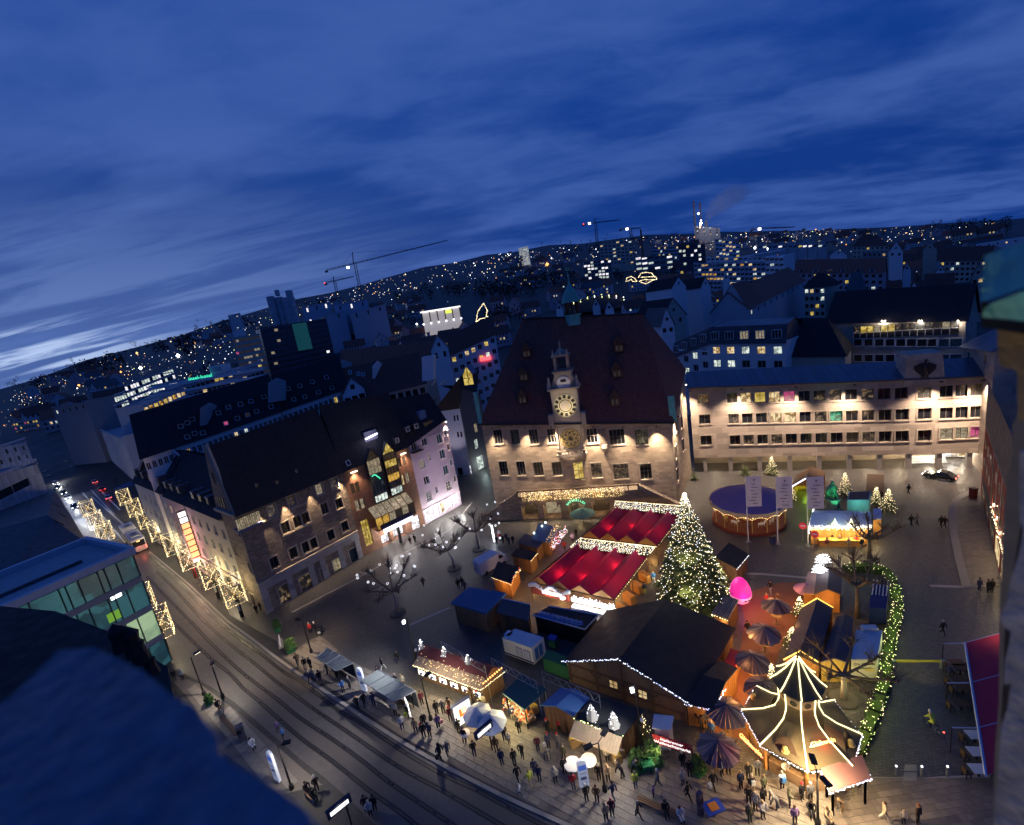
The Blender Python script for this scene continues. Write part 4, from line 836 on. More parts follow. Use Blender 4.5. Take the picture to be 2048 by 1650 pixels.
def white_gable():
 c0=g(944,949);tt=PW.t;a=Vector((c0.x,c0.y))-Vector((.969,-.247))*9.0
 t=thing('gable_house',(a.x,a.y,0),'tall white gabled house with narrow slit windows between the lilac house and the town hall','house')
 w=Wall(a,c0,21,21);ax=(vec3(w.t,0),vec3(w.n,0),Vector((0,0,1)));z3=lambda x,y:(800+x/3.413,550+y/3.413)
 pts=[w.hit(*z3(*q))for q in((250,925),(345,918),(418,715),(462,700),(508,1000))]
 ap=w.hit(*z3(420,545));_,ze=w.hit(*z3(345,918))
 L_=w.L;w.ha=w.hb=ze
 for x,y in((400,865),(372,978),(393,975),(396,1090),(418,1088)):w.win(*z3(x,y),.45,1.5,grid=(1,1),bar=.04,frame='dark_frame')
 w.win(*z3(470,1230),.8,3.4,pane='shop_dark',grid=(1,3),frame='white_frame');w.win(*z3(487,1330),.9,2.4,pane='lit_white',grid=(1,1));w.win(*z3(412,1345),1.4,2.4,pane='glass_dark',grid=(1,1),frame='dark_frame')
 facade(t,w,'white_render',frame='white_frame')
 uL,_=w.hit(*z3(250,925));uA,zA=w.hit(*z3(418,690));D=16
 P_=[w.P(uL-1,ze),w.P(L_,ze),w.P(L_,ze+1.5),w.P(uA,zA)]
 MB().poly(P_,'white_render').build('gable',t)
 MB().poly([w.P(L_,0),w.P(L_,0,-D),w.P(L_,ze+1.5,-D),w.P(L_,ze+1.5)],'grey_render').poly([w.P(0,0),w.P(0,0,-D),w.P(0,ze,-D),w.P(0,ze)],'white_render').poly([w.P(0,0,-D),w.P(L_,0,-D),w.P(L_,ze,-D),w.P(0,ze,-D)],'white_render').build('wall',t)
 e0=w.P(uL-1.2,ze-.2,.15);a0=w.P(uA,zA+.1,.15);a1=a0-vec3(w.n,0)*D;e1=e0-vec3(w.n,0)*D
 rf=MB().poly([e0,a0,a1,e1],'roof_brown').poly([a0,w.P(L_+.2,ze+1.3,.15),w.P(L_+.2,ze+1.3,-D),a1],'roof_slate').poly([e0,a0,w.P(L_,ze,.15)],'dark_wood').build('roof',t);nr=(a0-e0).cross(e1-e0)
 for x,y in((232,737),(288,735),(302,735)):skylight(rf,*z3(x,y),e0,nr,.5,1.3,'glass_blue','white_frame')
 skylight(rf,*z3(243,855),e0,nr,1.2,1.0,'glass_blue','dark_frame')
 u,z=w.hit(*z3(462,690),.9);yb=MB();f=[w.P(u-1.3,z-2.3,.9),w.P(u+1.3,z-2.3,.9),w.P(u+1.3,z+.3,.9),w.P(u,z+2.6,.9),w.P(u-1.3,z+.3,.9)];b=[p-vec3(w.n,0)*4 for p in f]
 yb.mesh(f+b,[(0,1,6,5),(1,2,7,6),(4,0,5,9)],'dark_wood');yb.mesh(f+b,[(2,3,8,7),(3,4,9,8)],C('dormer_blue',(.05,.10,.22),.5));yo=yb.build('glazed_dormer',t)
 for s_ in(-1,1):MB().poly([w.P(u+s_*.06,z-2.2,.92),w.P(u+s_*1.2,z-2.2,.92),w.P(u+s_*1.2,z+.3,.92),w.P(u+s_*.06,z+2.3,.92)],'lit_yellow').build('pane',yo)
 MB().tube([w.P(u,z-2.3,.95),w.P(u,z+2.5,.95)],.07,'dark_frame',4).tube([w.P(u-1.3,z-.5,.95),w.P(u+1.3,z-.5,.95)],.07,'dark_frame',4).build('glazing_bar',yo)
 light('SPOT',w.P(w.L*.6,4,6),30,(.92,.82,1),.3,t,w.P(w.L*.7,14,0),70,.9)
 u,z=w.hit(858,712,3);MB().hexa([at(858,760,108)+vec3(w.t,0)*k*1.4+vec3(w.n,0)*j for k,j in((-1,.8),(1,.8),(1,-.8),(-1,-.8))],[at(858,712,108)+vec3(w.t,0)*k*1.5+vec3(w.n,0)*j for k,j in((-1,.8),(1,.8),(1,-.8),(-1,-.8))],'white_render').build('chimney',t)
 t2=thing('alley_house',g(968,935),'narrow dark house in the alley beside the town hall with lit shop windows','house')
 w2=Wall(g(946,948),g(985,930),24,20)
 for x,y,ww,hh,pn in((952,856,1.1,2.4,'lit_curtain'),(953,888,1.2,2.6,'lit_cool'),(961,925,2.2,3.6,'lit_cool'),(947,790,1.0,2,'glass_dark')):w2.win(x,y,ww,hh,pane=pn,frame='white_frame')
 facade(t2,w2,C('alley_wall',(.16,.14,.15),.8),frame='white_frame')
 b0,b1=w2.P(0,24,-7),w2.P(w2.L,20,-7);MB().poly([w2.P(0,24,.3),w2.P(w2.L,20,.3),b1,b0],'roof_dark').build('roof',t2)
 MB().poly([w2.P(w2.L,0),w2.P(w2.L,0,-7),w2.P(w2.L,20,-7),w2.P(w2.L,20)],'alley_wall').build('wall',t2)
 light('POINT',w2.P(2.5,2.2,2),30,(.8,1,.95),.3,t2)
white_gable()
def street_row():
 d=Vector((-.77,.64,0));q=lambda u:Kc+d*u
 spec=[('cream_house',6.4,21,15.3,'cream_render','cream rendered house with rows of small windows beside the corner house',3,4,'roof_dark'),('pink_house',21,37,15.3,'pink_render','pink house with a bright vertical light sign over the lit trees',3,5,'roof_dark'),('grey_house',37,60,15.6,'grey_render','violet grey house with a steep dark roof and pale gable trim',3,6,'roof_dark')]
 for nm,u0,u1,h,m,lab,rows,cols,rm in spec:
  a,b=q(u0),q(u1);t=thing(nm,b,lab,'house')
  w=Wall(b,a,h,h);D=11
  for r in range(rows):
   for c in range(cols):w.op.append(dict(u=(c+.5)*w.L/cols,z=5.6+r*3.3,w=1.5,h=1.7,grid=(2,1),depth=.18,pane=random.choice(['glass_dark','glass_dark','glass_dim','lit_curtain'])if nm!='grey_house'else random.choice(['glass_dark','glass_dim'])))
  for c in range(max(2,cols-1)):w.op.append(dict(u=(c+.5)*w.L/max(2,cols-1),z=1.7,w=2.6,h=2.7,depth=.3,pane='shop_dark'if nm!='pink_house'else 'lit_curtain',frame='dark_frame'))
  facade(t,w,m,frame='white_frame')
  ax=(vec3(w.t,0),vec3(w.n,0),Vector((0,0,1)));MB().box(w.P(w.L/2,3.9,.1),(w.L,.2,.35),'sandstone_trim',ax=ax).box(w.P(w.L/2,h-.15,.14),(w.L,.3,.3),'sandstone_trim',ax=ax).build('cornice',t)
  MB().poly([w.P(0,0),w.P(0,0,-D),w.P(0,h,-D),w.P(0,h+7,-D/2),w.P(0,h)],m).poly([w.P(w.L,0),w.P(w.L,0,-D),w.P(w.L,h,-D),w.P(w.L,h+7,-D/2),w.P(w.L,h)],m).poly([w.P(0,0,-D),w.P(w.L,0,-D),w.P(w.L,h,-D),w.P(0,h,-D)],m).build('wall',t)
  e0,e1,r0,r1=w.P(0,h-.15,.5),w.P(w.L,h-.15,.5),w.P(0,h+7.2,-D/2),w.P(w.L,h+7.2,-D/2)
  rf=MB().poly([e0,e1,r1,r0],rm).poly([r0,r1,w.P(w.L,h-.2,-D-.5),w.P(0,h-.2,-D-.5)],rm).poly([e0,r0,w.P(0,h-.2,-D-.5)],'dark_wood').build('roof',t)
  for c in range(3 if nm!='grey_house'else 4):
   p=w.P(w.L*(c+.6)/4,h+2.3,-1.2);dm=MB().box(p,(1.5,2.2,1.5),'roof_slate',ax=ax).build('dormer',rf);MB().box(p+vec3(w.n,0)*1.12,(1.15,.06,1.1),'glass_dark',ax=ax).box(p+vec3(w.n,0)*1.12+Vector((0,0,.6)),(1.3,.1,.1),'white_frame',ax=ax).box(p+vec3(w.n,0)*1.14,(.08,.06,1.1),'white_frame',ax=ax).build('window',dm)
  if nm=='pink_house':
   s=thing('light_sign',w.P(w.L*.72,9,.9),'tall bright sign box with white and orange panels on the pink house','sign')
   MB().box(w.P(w.L*.72,9.2,.75),(.5,1.4,9.6),C('sign_dark',(.10,.05,.05),.6),ax=ax).build('casing',s)
   for k in range(8):MB().box(w.P(w.L*.72,5.1+k*1.17,.8),(.56,1.2,.95),'panel_white'if k>5 else C('panel_orange',(.8,.5,.3),.5,em=(1,.42,.16),es=1.6),ax=ax).build('panel',s)
   MB().box(w.P(w.L*.72,4.0,.8),(.56,1.1,.6),'neon_red',ax=ax).build('panel',s)
   light('POINT',w.P(w.L*.72,9,2.2),60,(1,.62,.55),.5,s);light('POINT',w.P(w.L*.72,5,2.2),40,(1,.4,.35),.5,s)
  for f in(.25,.75):light('POINT',w.P(w.L*f,3.4,1.2),26,(1,.85,.6),.3,t)
street_row()
def blk(name,label,A,B,depth,wm,roof='gable',rise=5,rm='roof_brown',rows=3,cols=6,lit=.2,cat='house',ww=1.3,wh=1.5,far=True,fl=3.1,group=None,trim=None,frame='white_frame',litm=('lit_warm','lit_cool','lit_yellow'),skip_top=1.0,extra=None,eo=.5,base=None,dm='glass_dark'):
 a,b=at(*A),at(*B);za=zt(a.x,a.y)-1.5 if base is None else base;zb_=zt(b.x,b.y)-1.5 if base is None else base
 t=thing(name,(a.x,a.y,za),label,cat,group);w=Wall(a,b,a.z,b.z,za,zb_)
 if rows>=2:rows=max(rows,min(9,int((min(a.z,b.z)-max(za,zb_)-2.5-skip_top)/fl)))
 for r in range(rows):
  for c in range(cols):
   u=(c+.5)*w.L/cols;pn=random.choice(litm)if random.random()<lit else dm
   w.op.append(dict(u=u,z=w.top(u)-skip_top-wh/2-r*fl,w=min(ww,w.L/cols*.8),h=wh,depth=.25,pane=pn,grid=(2,1),bar=.12))
 if extra:extra(t,w)
 facade(t,w,wm,frame=frame,far=far,trim=trim)
 D=depth;z1,z2=a.z,b.z;L=w.L
 sd=MB();
 sd.poly([w.P(0,za),w.P(0,za,-D),w.P(0,z1,-D),w.P(0,z1)],wm).poly([w.P(L,zb_),w.P(L,zb_,-D),w.P(L,z2,-D),w.P(L,z2)],wm).poly([w.P(0,za,-D),w.P(L,zb_,-D),w.P(L,z2,-D),w.P(0,z1,-D)],wm)
 R=MB()
 if roof=='gable':
  sd.poly([w.P(0,z1),w.P(0,z1+rise,-D/2),w.P(0,z1,-D)],wm).poly([w.P(L,z2),w.P(L,z2+rise,-D/2),w.P(L,z2,-D)],wm)
  R.poly([w.P(-eo,z1-.2,eo),w.P(L+eo,z2-.2,eo),w.P(L+eo,z2+rise+.1,-D/2),w.P(-eo,z1+rise+.1,-D/2)],rm).poly([w.P(-eo,z1-.2,-D-eo),w.P(L+eo,z2-.2,-D-eo),w.P(L+eo,z2+rise+.1,-D/2),w.P(-eo,z1+rise+.1,-D/2)],rm)
 elif roof=='cross':
  fm=MB().poly([w.P(0,z1),w.P(L,z2),w.P(L/2,(z1+z2)/2+rise)],wm)
  fm.box(w.P(L/2,(z1+z2)/2+rise*.35,.02),(.9,.06,1.1),dm,ax=(vec3(w.t,0),vec3(w.n,0),Vector((0,0,1)))).build('gable',t)
  sd.poly([w.P(0,z1,-D),w.P(L,z2,-D),w.P(L/2,(z1+z2)/2+rise,-D)],wm)
  R.poly([w.P(-eo,z1-.4,.3),w.P(L/2,(z1+z2)/2+rise+.1,.3),w.P(L/2,(z1+z2)/2+rise+.1,-D),w.P(-eo,z1-.4,-D)],rm).poly([w.P(L+eo,z2-.4,.3),w.P(L/2,(z1+z2)/2+rise+.1,.3),w.P(L/2,(z1+z2)/2+rise+.1,-D),w.P(L+eo,z2-.4,-D)],rm)
 elif roof=='hip':
  k=min(L*.3,D/2);r0,r1=w.P(k,z1+rise,-D/2),w.P(L-k,z2+rise,-D/2);e=[w.P(-eo,z1-.2,eo),w.P(L+eo,z2-.2,eo),w.P(L+eo,z2-.2,-D-eo),w.P(-eo,z1-.2,-D-eo)]
  R.poly([e[0],e[1],r1,r0],rm).poly([e[1],e[2],r1],rm).poly([e[2],e[3],r0,r1],rm).poly([e[3],e[0],r0],rm).poly(e,rm)
 else:
  R.poly([w.P(-.1,z1+.02,.1),w.P(L+.1,z2+.02,.1),w.P(L+.1,z2+.02,-D-.1),w.P(-.1,z1+.02,-D-.1)],rm)
  for p,q in(((0,0),(L,0)),((L,0),(L,-D)),((L,-D),(0,-D)),((0,-D),(0,0))):
   c=(p[0]+q[0])/2,(p[1]+q[1])/2;R.box(w.P(c[0],w.top(c[0])+.3,c[1]),(max(.35,abs(p[0]-q[0])+.35),max(.35,abs(p[1]-q[1])+.35)if p[0]==q[0]else.35,.6),wm,ax=(vec3(w.t,0),vec3(w.n,0),Vector((0,0,1))))
 sd.build('side_wall',t);ro=R.build('roof',t)
 return t,w,ro
def roofplane(w,D,rise,eo=.5):
 e0,e1,r0=w.P(-eo,w.ha-.2,eo),w.P(w.L+eo,w.hb-.2,eo),w.P(-eo,w.ha+rise,-D/2);return e0,(e1-e0).cross(r0-e0)
def firewall(t,x0,x1,yb,yt,r,m='blue_gable'):
 a,b,c,d=at(x0,yb,r),at(x1,yb-6,r+4),at(x1,yt,r+4),at(x0,yt+5,r);pk=at((x0+x1)/2,yt-6,r+2);k=Vector((-.5,1,0)).normalized()*.8
 f=[a,b,c,pk,d];q=[p+k for p in f];MB().mesh(f+q,[(0,1,2,3,4),(9,8,7,6,5),(0,1,6,5),(1,2,7,6),(2,3,8,7),(3,4,9,8),(4,0,5,9)],m).build('firewall',t)
C('blue_gable',(.40,.41,.44),.8)
t,w,ro=blk('white_terrace','long white terrace with dark roof, rows of small dormers and plain gable firewalls',(285,916,118),(560,822,118),13,'white_render','gable',8.5,'roof_dark',1,26,.16,ww=1.1,wh=1.6,far=False,skip_top=1.2)
p0,nr=roofplane(w,13,8.5)
for x,y,m in((406,865,'glass_dark'),(437,825,'glass_dark'),(457,814,'glass_blue'),(481,808,'glass_dark'),(502,802,'glass_dark'),(528,793,'glass_dark'),(542,813,'glass_dark'),(513,822,'glass_dark'),(495,829,'glass_dim'),(475,836,'glass_dark'),(452,846,'pane_pink'),(375,845,'glass_dark'),(385,838,'glass_dark'),(362,852,'glass_dark'),(390,866,'glass_dark'),(375,873,'glass_dark')):dormer(ro,x,y,p0,nr,1.0,1.0,m)
firewall(t,400,434,852,812,117);firewall(t,536,572,806,762,117)
t,w,ro=blk('white_terrace','white terrace with dark windows under the eave between the firewall and the brown roofs',(562,822,120),(692,776,120),12,'white_render','gable',8,'roof_dark',1,13,.1,ww=1.0,wh=1.8,far=False,skip_top=1.2)
p0,nr=roofplane(w,12,8)
for x,y in((577,777),(600,771),(625,763),(653,754),(588,798),(610,793),(637,784),(664,775)):dormer(ro,x,y,p0,nr,1.0,1.0,'glass_dark')
firewall(t,672,704,762,726,126)
t,w,ro=blk('stepped_house','small white stepped gable house between brown roofs',(686,790,112),(728,776,112),8,'white_render','cross',3.2,'roof_dark',1,3,.2)
t,w,ro=blk('brown_roof_house','house with a wide brown roof and small white gable dormers behind the brick house',(700,800,118),(850,766,118),14,'cream_render','gable',7.5,'roof_brown',1,10,.1)
firewall(t,746,766,758,728,120,'white_render');p0,nr=roofplane(w,14,7.5)
for x,y in((700,745),(717,748),(726,749)):skylight(ro,x,y,p0,nr,.8,1.3)
blk('red_roof_house','row house with a plain dull red roof behind the chimney stack',(690,745,158),(900,722,158),12,'cream_render','gable',7.0,'roof_red',1,12,.1)
t,w,ro=blk('alley_gable_house','pale house with a small white cross gable and red glowing shop sign',(900,712,172),(990,668,172),13,'white_render','gable',7,'roof_brown',3,7,.35,ww=1.6,wh=1.8,far=False,fl=4)
MB().box(w.P(w.L*.72,w.ha-4.6+1.5,.3),(4,.5,1.3),'bulb_red',ax=(vec3(w.t,0),vec3(w.n,0),Vector((0,0,1)))).build('shop_sign',t)
blk('white_cross_gable','white pointed gable with two tall windows among brown roofs',(862,702,150),(896,694,150),9,'white_render','cross',4.2,'roof_slate',1,2,0,ww=.9,wh=1.8)
blk('grey_office','grey panelled office block with columns of windows beside the street lights',(193,861,300),(246,876,212),16,'grey_render','flat',0,'roof_flat',5,8,.12,'office building',1.1,1.9,fl=3.2,base=0)
t,w,ro=blk('terrace_gable','dark steep roof with a pale trimmed cross gable beside the white terrace',(284,937,130),(384,930,114),9,C('slate_wall',(.05,.05,.065),.7),'cross',8,'roof_dark',1,3,.1,base=0);ap=w.P(w.L/2,(w.ha+w.hb)/2+8.2,.4);MB().tube([w.P(-.5,w.ha-.2,.4),ap],.28,'blue_gable',4).tube([w.P(w.L+.5,w.hb-.2,.4),ap],.28,'blue_gable',4).build('verge',t)
blk('lit_shop_block','low shop block with glowing yellow windows and red front on the far street',(146,893,345),(198,877,288),12,'pink_render','flat',0,'roof_metal',2,7,.9,'shop building',2.6,2.2,fl=3.2,litm=('lit_yellow','lit_warm','lit_yellow'),base=0)
blk('blue_banded_block','dark block with a blue panel and pale bands far down the street',(120,842,440),(174,836,400),14,'grey_render','flat',0,'roof_metal',3,9,.15,'office building',2.6,1.2,fl=3.3)
blk('far_corner_block','far corner block with rows of glowing amber windows',(24,846,600),(74,838,560),18,'cream_render','flat',0,'roof_flat',3,9,.55,'office building',3.2,1.6,fl=3.6,litm=('lit_yellow','pane_amber','pane_pink'))
def hotel_extra(t,w):
 ax=(vec3(w.t,0),vec3(w.n,0),Vector((0,0,1)))
 for r in range(3):
  o=MB().box(w.P(w.L/2,w.top(w.L/2)-.7-r*3.4,.6),(w.L,1.3,1.2),'white_paint',ax=ax).build('balcony_band',t)
 tx=w.hit(398,746,1.5);text('insel-hotel','sign_lettering',t,w.P(tx[0],w.top(tx[0])+1.2,.5),vec3(w.t,0),(0,0,1),2.3,'neon_green',.3)
 u=w.L*.62;MB().box(w.P(u,w.top(u)+2,-4),(9,5,4),'white_paint',ax=ax).box(w.P(u-1.5,w.top(u)+2.2,-1.4),(4,.2,2.4),'grey_render',ax=ax).build('roof_box',t)
t,w,ro=blk('hotel','long white banded hotel with green lettering on its flat roof',(300,790,265),(522,722,265),16,'grey_render','flat',0,'roof_metal',3,24,.18,'hotel',1.9,1.5,fl=3.4,skip_top=1.6,litm=('lit_warm','lit_curtain','lit_yellow'),extra=hotel_extra)
blk('hotel_annex','low flat annex with a row of lit windows in front of the hotel',(285,812,225),(368,776,240),12,'grey_render','flat',0,'roof_metal',1,9,.75,'hotel',2.4,1.8,litm=('lit_yellow','lit_warm','pane_amber'))
blk('lit_glass_hall','long glowing white glass hall near the river',(172,812,330),(250,783,330),12,'grey_clad','flat',0,'roof_metal',2,16,.9,'hall',3.6,2.6,fl=4,litm=('lit_cool','lit_white','lit_cool'))
blk('lit_glass_hall','upper glowing white glass hall with a red flag beyond the river',(248,772,420),(345,735,420),14,'grey_clad','flat',0,'roof_metal',3,18,.85,'hall',4,2.6,fl=4.4,litm=('lit_cool','lit_white','lit_cool'))
blk('dark_round_hall','dark hall with a blue flat roof and one bright lamp beyond the street',(105,818,300),(170,805,280),12,'concrete','flat',0,'roof_metal',1,5,.2,'hall')
blk('brown_slab','brown office slab with many small windows and one red lit room',(464,678,330),(518,668,330),14,'cream_render','flat',0,'roof_metal',6,9,.2,'office building',2.4,1.4,fl=3.6,litm=('lit_curtain','lit_curtain','pane_pink'),dm='glass_dim')
def dark_extra(t,w):
 ax=(vec3(w.t,0),vec3(w.n,0),Vector((0,0,1)));u0=w.hit(594,690)[0];u1=w.hit(622,685)[0]
 MB().box(w.P((u0+u1)/2,w.top(u0)-9,.3),(abs(u1-u0),.6,18),C('green_glass',(.04,.20,.17),.3,em=(.03,.22,.20),es=.16),ax=ax).build('green_panel',t)
blk('dark_glass_block','dark glass office block with a tall green glass panel',(520,660,340),(652,636,350),16,C('dark_clad',(.07,.07,.09),.3),'flat',0,'roof_metal',6,16,.05,'office building',2.2,1.6,fl=3.5,extra=dark_extra,litm=('lit_white','lit_curtain'))
for k,(A_,B_,h)in enumerate((((606,640,480),(690,622,480),0),((668,612,500),(735,600,500),0),((700,628,470),(770,608,470),0),((604,616,520),(660,604,520),0))):
 blk('stacked_hall',['lowest pale blue box of the stacked exhibition hall','upper pale box of the stacked exhibition hall with lit slots','right hand pale box of the stacked exhibition hall','rear pale box of the stacked exhibition hall'][k],A_,B_,24,C('pale_clad',(.40,.43,.50),.5),'flat',0,'pale_clad',1,3,.35,'hall',1.6,4,litm=('lit_white',))
a=gt(572,640);a=at(572,640,620);st=thing('silo_tower',(a.x,a.y,zt(a.x,a.y)-2),'pale cluster of tall round silos standing above the rooftops','silo')
b_=zt(a.x,a.y)-2;top=at(566,590,620).z
for k in range(3):MB().lathe([(4.6,b_),(4.6,top-k*2),(4.2,top-k*2+.5)],'grey_clad',12,(a.x+(k-1)*8.4-3,a.y+(k%2)*3,0)).build('silo',st)
MB().box((a.x+11,a.y+2,(b_+top)/2+2),(6,7,top-b_+4),'grey_render').build('lift_shaft',st);MB().box((a.x-2,a.y,top+3),(4,4,7),'grey_render').build('roof_hut',st)
blk('white_point_block','white block of flats with a dark stripe on the far slope',(456,632,1000),(480,625,1000),16,'white_render','flat',0,'roof_flat',7,5,.1,'block of flats',2.2,1.5,fl=3.3)
def pav(t,w):
 ax=(vec3(w.t,0),vec3(w.n,0),Vector((0,0,1)))
 MB().box(w.P(w.L/2,w.ha+.5,.6),(w.L+2,1.6,1.2),'panel_white',ax=ax).build('roof_edge',t)
 for k in range(6):MB().box(w.P(w.L*k/5,w.ha-5,.8),(.9,.9,10.5),'red_brick',ax=ax).build('column',t);MB().octa(w.P(w.L*k/5,w.ha-10,1.5),1.0,'bulb_white').build('uplight',t)
 MB().box(w.P(w.L*.70,w.ha-2.4,.5),(6,.4,2.4),C('yellow_green',(.7,.8,.1),.5,em=(.75,.85,.1),es=1.2),ax=ax).build('panel',t)
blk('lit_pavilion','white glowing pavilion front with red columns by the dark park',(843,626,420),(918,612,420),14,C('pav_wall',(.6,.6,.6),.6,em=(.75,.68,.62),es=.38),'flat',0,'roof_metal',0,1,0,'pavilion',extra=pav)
def outline(name,label,loops,r,m='bulb_warm',rad=.42,step=1.1):
 mb=MB();
 for L_ in loops:bulbs(mb,[at(x,y,r)for x,y in L_],step,rad,m,.12)
 return mb.build(name,label=label,cat='light figure',kind='stuff')
z5=lambda L:[(680+x/6.024,480+y/6.022)for x,y in L]
outline('light_figure','leaf shaped outline of warm lights standing in the dark park',[z5([(1640,980),(1660,860),(1730,760),(1775,850),(1760,915),(1795,930),(1690,950),(1640,985)])],380)
z7=lambda L:[(1000+x/6.024,440+y/6.025)for x,y in L]
outline('light_figure','animal shaped outlines of warm lights on a dark hall',[z7([(1520,740),(1525,700),(1580,680),(1620,700),(1650,740),(1600,740),(1580,715),(1530,740)]),z7([(1670,690),(1700,640),(1760,630),(1830,640),(1860,680),(1700,690)]),z7([(1680,740),(1740,715),(1840,720),(1890,715),(1875,680),(1860,690)]),z7([(1700,750),(1760,770),(1850,720)])],460)
mb=MB();c=at(1190,600,430)
for k in range(9):
 for j in range(6):
  a0=math.pi*(j+.5)/6;mb.octa((c.x-26+k*6.5,c.y+random.uniform(-1,1),c.z-3+7*math.sin(math.pi*(k+.5)/9)+random.uniform(-2.5,.5)),.4,random.choice(['bulb_warm','bulb_white','bulb_green']))
mb.build('arcade_lights',label='low arched glass hall sparkling with lights behind the town hall',cat='lights',kind='stuff')
mb=MB();mb.hexa([c+Vector((-30,3,-9)),c+Vector((30,3,-9)),c+Vector((30,25,-9)),c+Vector((-30,25,-9))],[c+Vector((-22,3,3)),c+Vector((22,3,3)),c+Vector((22,25,3)),c+Vector((-22,25,3))],'dark_clad');mb.build('glass_hall',label='dark body of the arched hall behind the turret',cat='hall')
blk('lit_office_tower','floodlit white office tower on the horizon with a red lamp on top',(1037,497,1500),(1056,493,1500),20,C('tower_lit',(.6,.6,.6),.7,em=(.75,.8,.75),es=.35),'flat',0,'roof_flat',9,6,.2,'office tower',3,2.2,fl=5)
blk('small_office_tower','small dark office tower beside the floodlit white one',(1028,514,1450),(1045,512,1450),16,'concrete','flat',0,'roof_flat',5,4,.2,'office tower',3,2.2,fl=5)
def crane(base,top,jl,jr,r,label,lamp=None,red=None):
 b=at(*base,r);tp=at(*top,r);l=at(*jl,r);q=at(*jr,r);zb=zt(b.x,b.y);t=thing('tower_crane',(b.x,b.y,zb),label,'crane');s_=r/900.
 m=C('crane_steel',(.10,.09,.10),.6);mm=MB();hw=1.2*s_*1.4
 for i in(-1,1):
  for j in(-1,1):mm.tube([(b.x+i*hw,b.y+j*hw,zb),(tp.x+i*hw,tp.y+j*hw,l.lerp(q,(top[0]-jl[0])/(jr[0]-jl[0])).z)],.22*s_*1.5,m,4)
 n_=14
 for k in range(n_):
  f,f2=k/n_,(k+1)/n_;z0_,z1_=zb+(tp.z-zb)*f*.92,zb+(tp.z-zb)*f2*.92;mm.tube([(b.x-hw,b.y-hw,z0_),(b.x+hw,b.y-hw,z1_)],.15*s_*1.5,m,4)
 mm.build('mast',t)
 j=MB();j.tube([l,q],.35*s_*1.5,m,4);j.tube([l+Vector((0,0,2.2*s_)),q+Vector((0,0,.5*s_))],.22*s_*1.5,m,4)
 for k in range(22):f=k/22;p=l.lerp(q,f);j.tube([p,l.lerp(q,f+.022)+Vector((0,0,2.2*s_*(1-f)))],.13*s_*1.5,m,4)
 j.tube([tp,l.lerp(q,.12)],.12*s_*1.5,m,4).tube([tp,l.lerp(q,.7)],.12*s_*1.5,m,4);j.build('jib',t)
 MB().tube([tp,l.lerp(q,(top[0]-jl[0])/(jr[0]-jl[0]))],.6*s_*1.4,m,4).build('tower_head',t)
 MB().box(l+Vector((1,0,-1.5*s_)),(5*s_,2.5*s_,2.5*s_),m).build('counterweight',t)
 if lamp:MB().box(at(*lamp,r-2),(4.2*s_,1.2*s_,3.4*s_),'lamp_cool').build('floodlight',t)
 if red:MB().octa(at(*red,r-2),1.3*s_,'bulb_red').build('warning_lamp',t)
crane((718,575),(705,505),(651,542),(895,481),620,'tall dark tower crane with a very long jib over the stacked hall',(696,535))
crane((671,575),(667,553),(650,567),(708,553),800,'small dark tower crane left of the tall one',None,(649,566))
crane((1194,500),(1190,436),(1166,449),(1240,440),900,'tower crane with a white lamp and red tip near the brown block',(1179,447),(1167,448))
crane((1262,480),(1261,456),(1240,459),(1282,456),1100,'small tower crane with one bright lamp right of the brown block',(1254,458))
crane((1521,497),(1519,455),(1503,459),(1590,454),1000,'pale tower crane lit from below by the factory',(1519,458))
def stack(x,yb,yt,r,rad,m,label,bands=0):
 b,t_=at(x,yb,r),at(x,yt,r);t=thing('power_chimney',(b.x,b.y,zt(b.x,b.y)),label,'chimney');zb=zt(b.x,b.y)
 MB().lathe([(rad*1.25,zb),(rad,(zb+t_.z)/2),(rad*.82,t_.z)],m,12,(b.x,b.y,0)).build('shaft',t)
 for k in range(bands):MB().lathe([(rad*.95,t_.z-4-k*14),(rad*.95,t_.z-9-k*14)],C('band_red',(.35,.10,.08),.7),12,(b.x,b.y,0)).build('band',t)
 return t,t_
stack(1392,480,401,2200,4.2,'concrete','tallest pale power station chimney with red bands on the horizon',2);stack(1404,480,404,2230,4.0,'concrete','slightly shorter power station chimney right of the tallest one',2)
stack(1286,512,458,900,1.9,'red_brick','slim dark red brick chimney left of the power station')
tp_,_t=stack(1414,478,440,2200,6,'concrete','short thick cooling stack where the steam rises')
blk('power_station','boiler house of the power station with orange lit steelwork',(1388,452,2150),(1440,456,2150),60,'concrete','flat',0,'roof_flat',2,4,.3,'power station',5,4,fl=8,litm=('pane_amber','lit_cool'))
mb=MB()
for x,y,s_,m in((1397,427,5,'lamp_cool'),(1402,441,4,'bulb_white'),(1402,446,6,'lamp_glass'),(1401,450,5,'bulb_orange'),(1400,455,4,'bulb_orange')):mb.octa(at(x,y,2100),s_,m)
mb.build('works_lamps',label='bright white and orange work lamps on the power station tower',cat='lamps',kind='stuff')
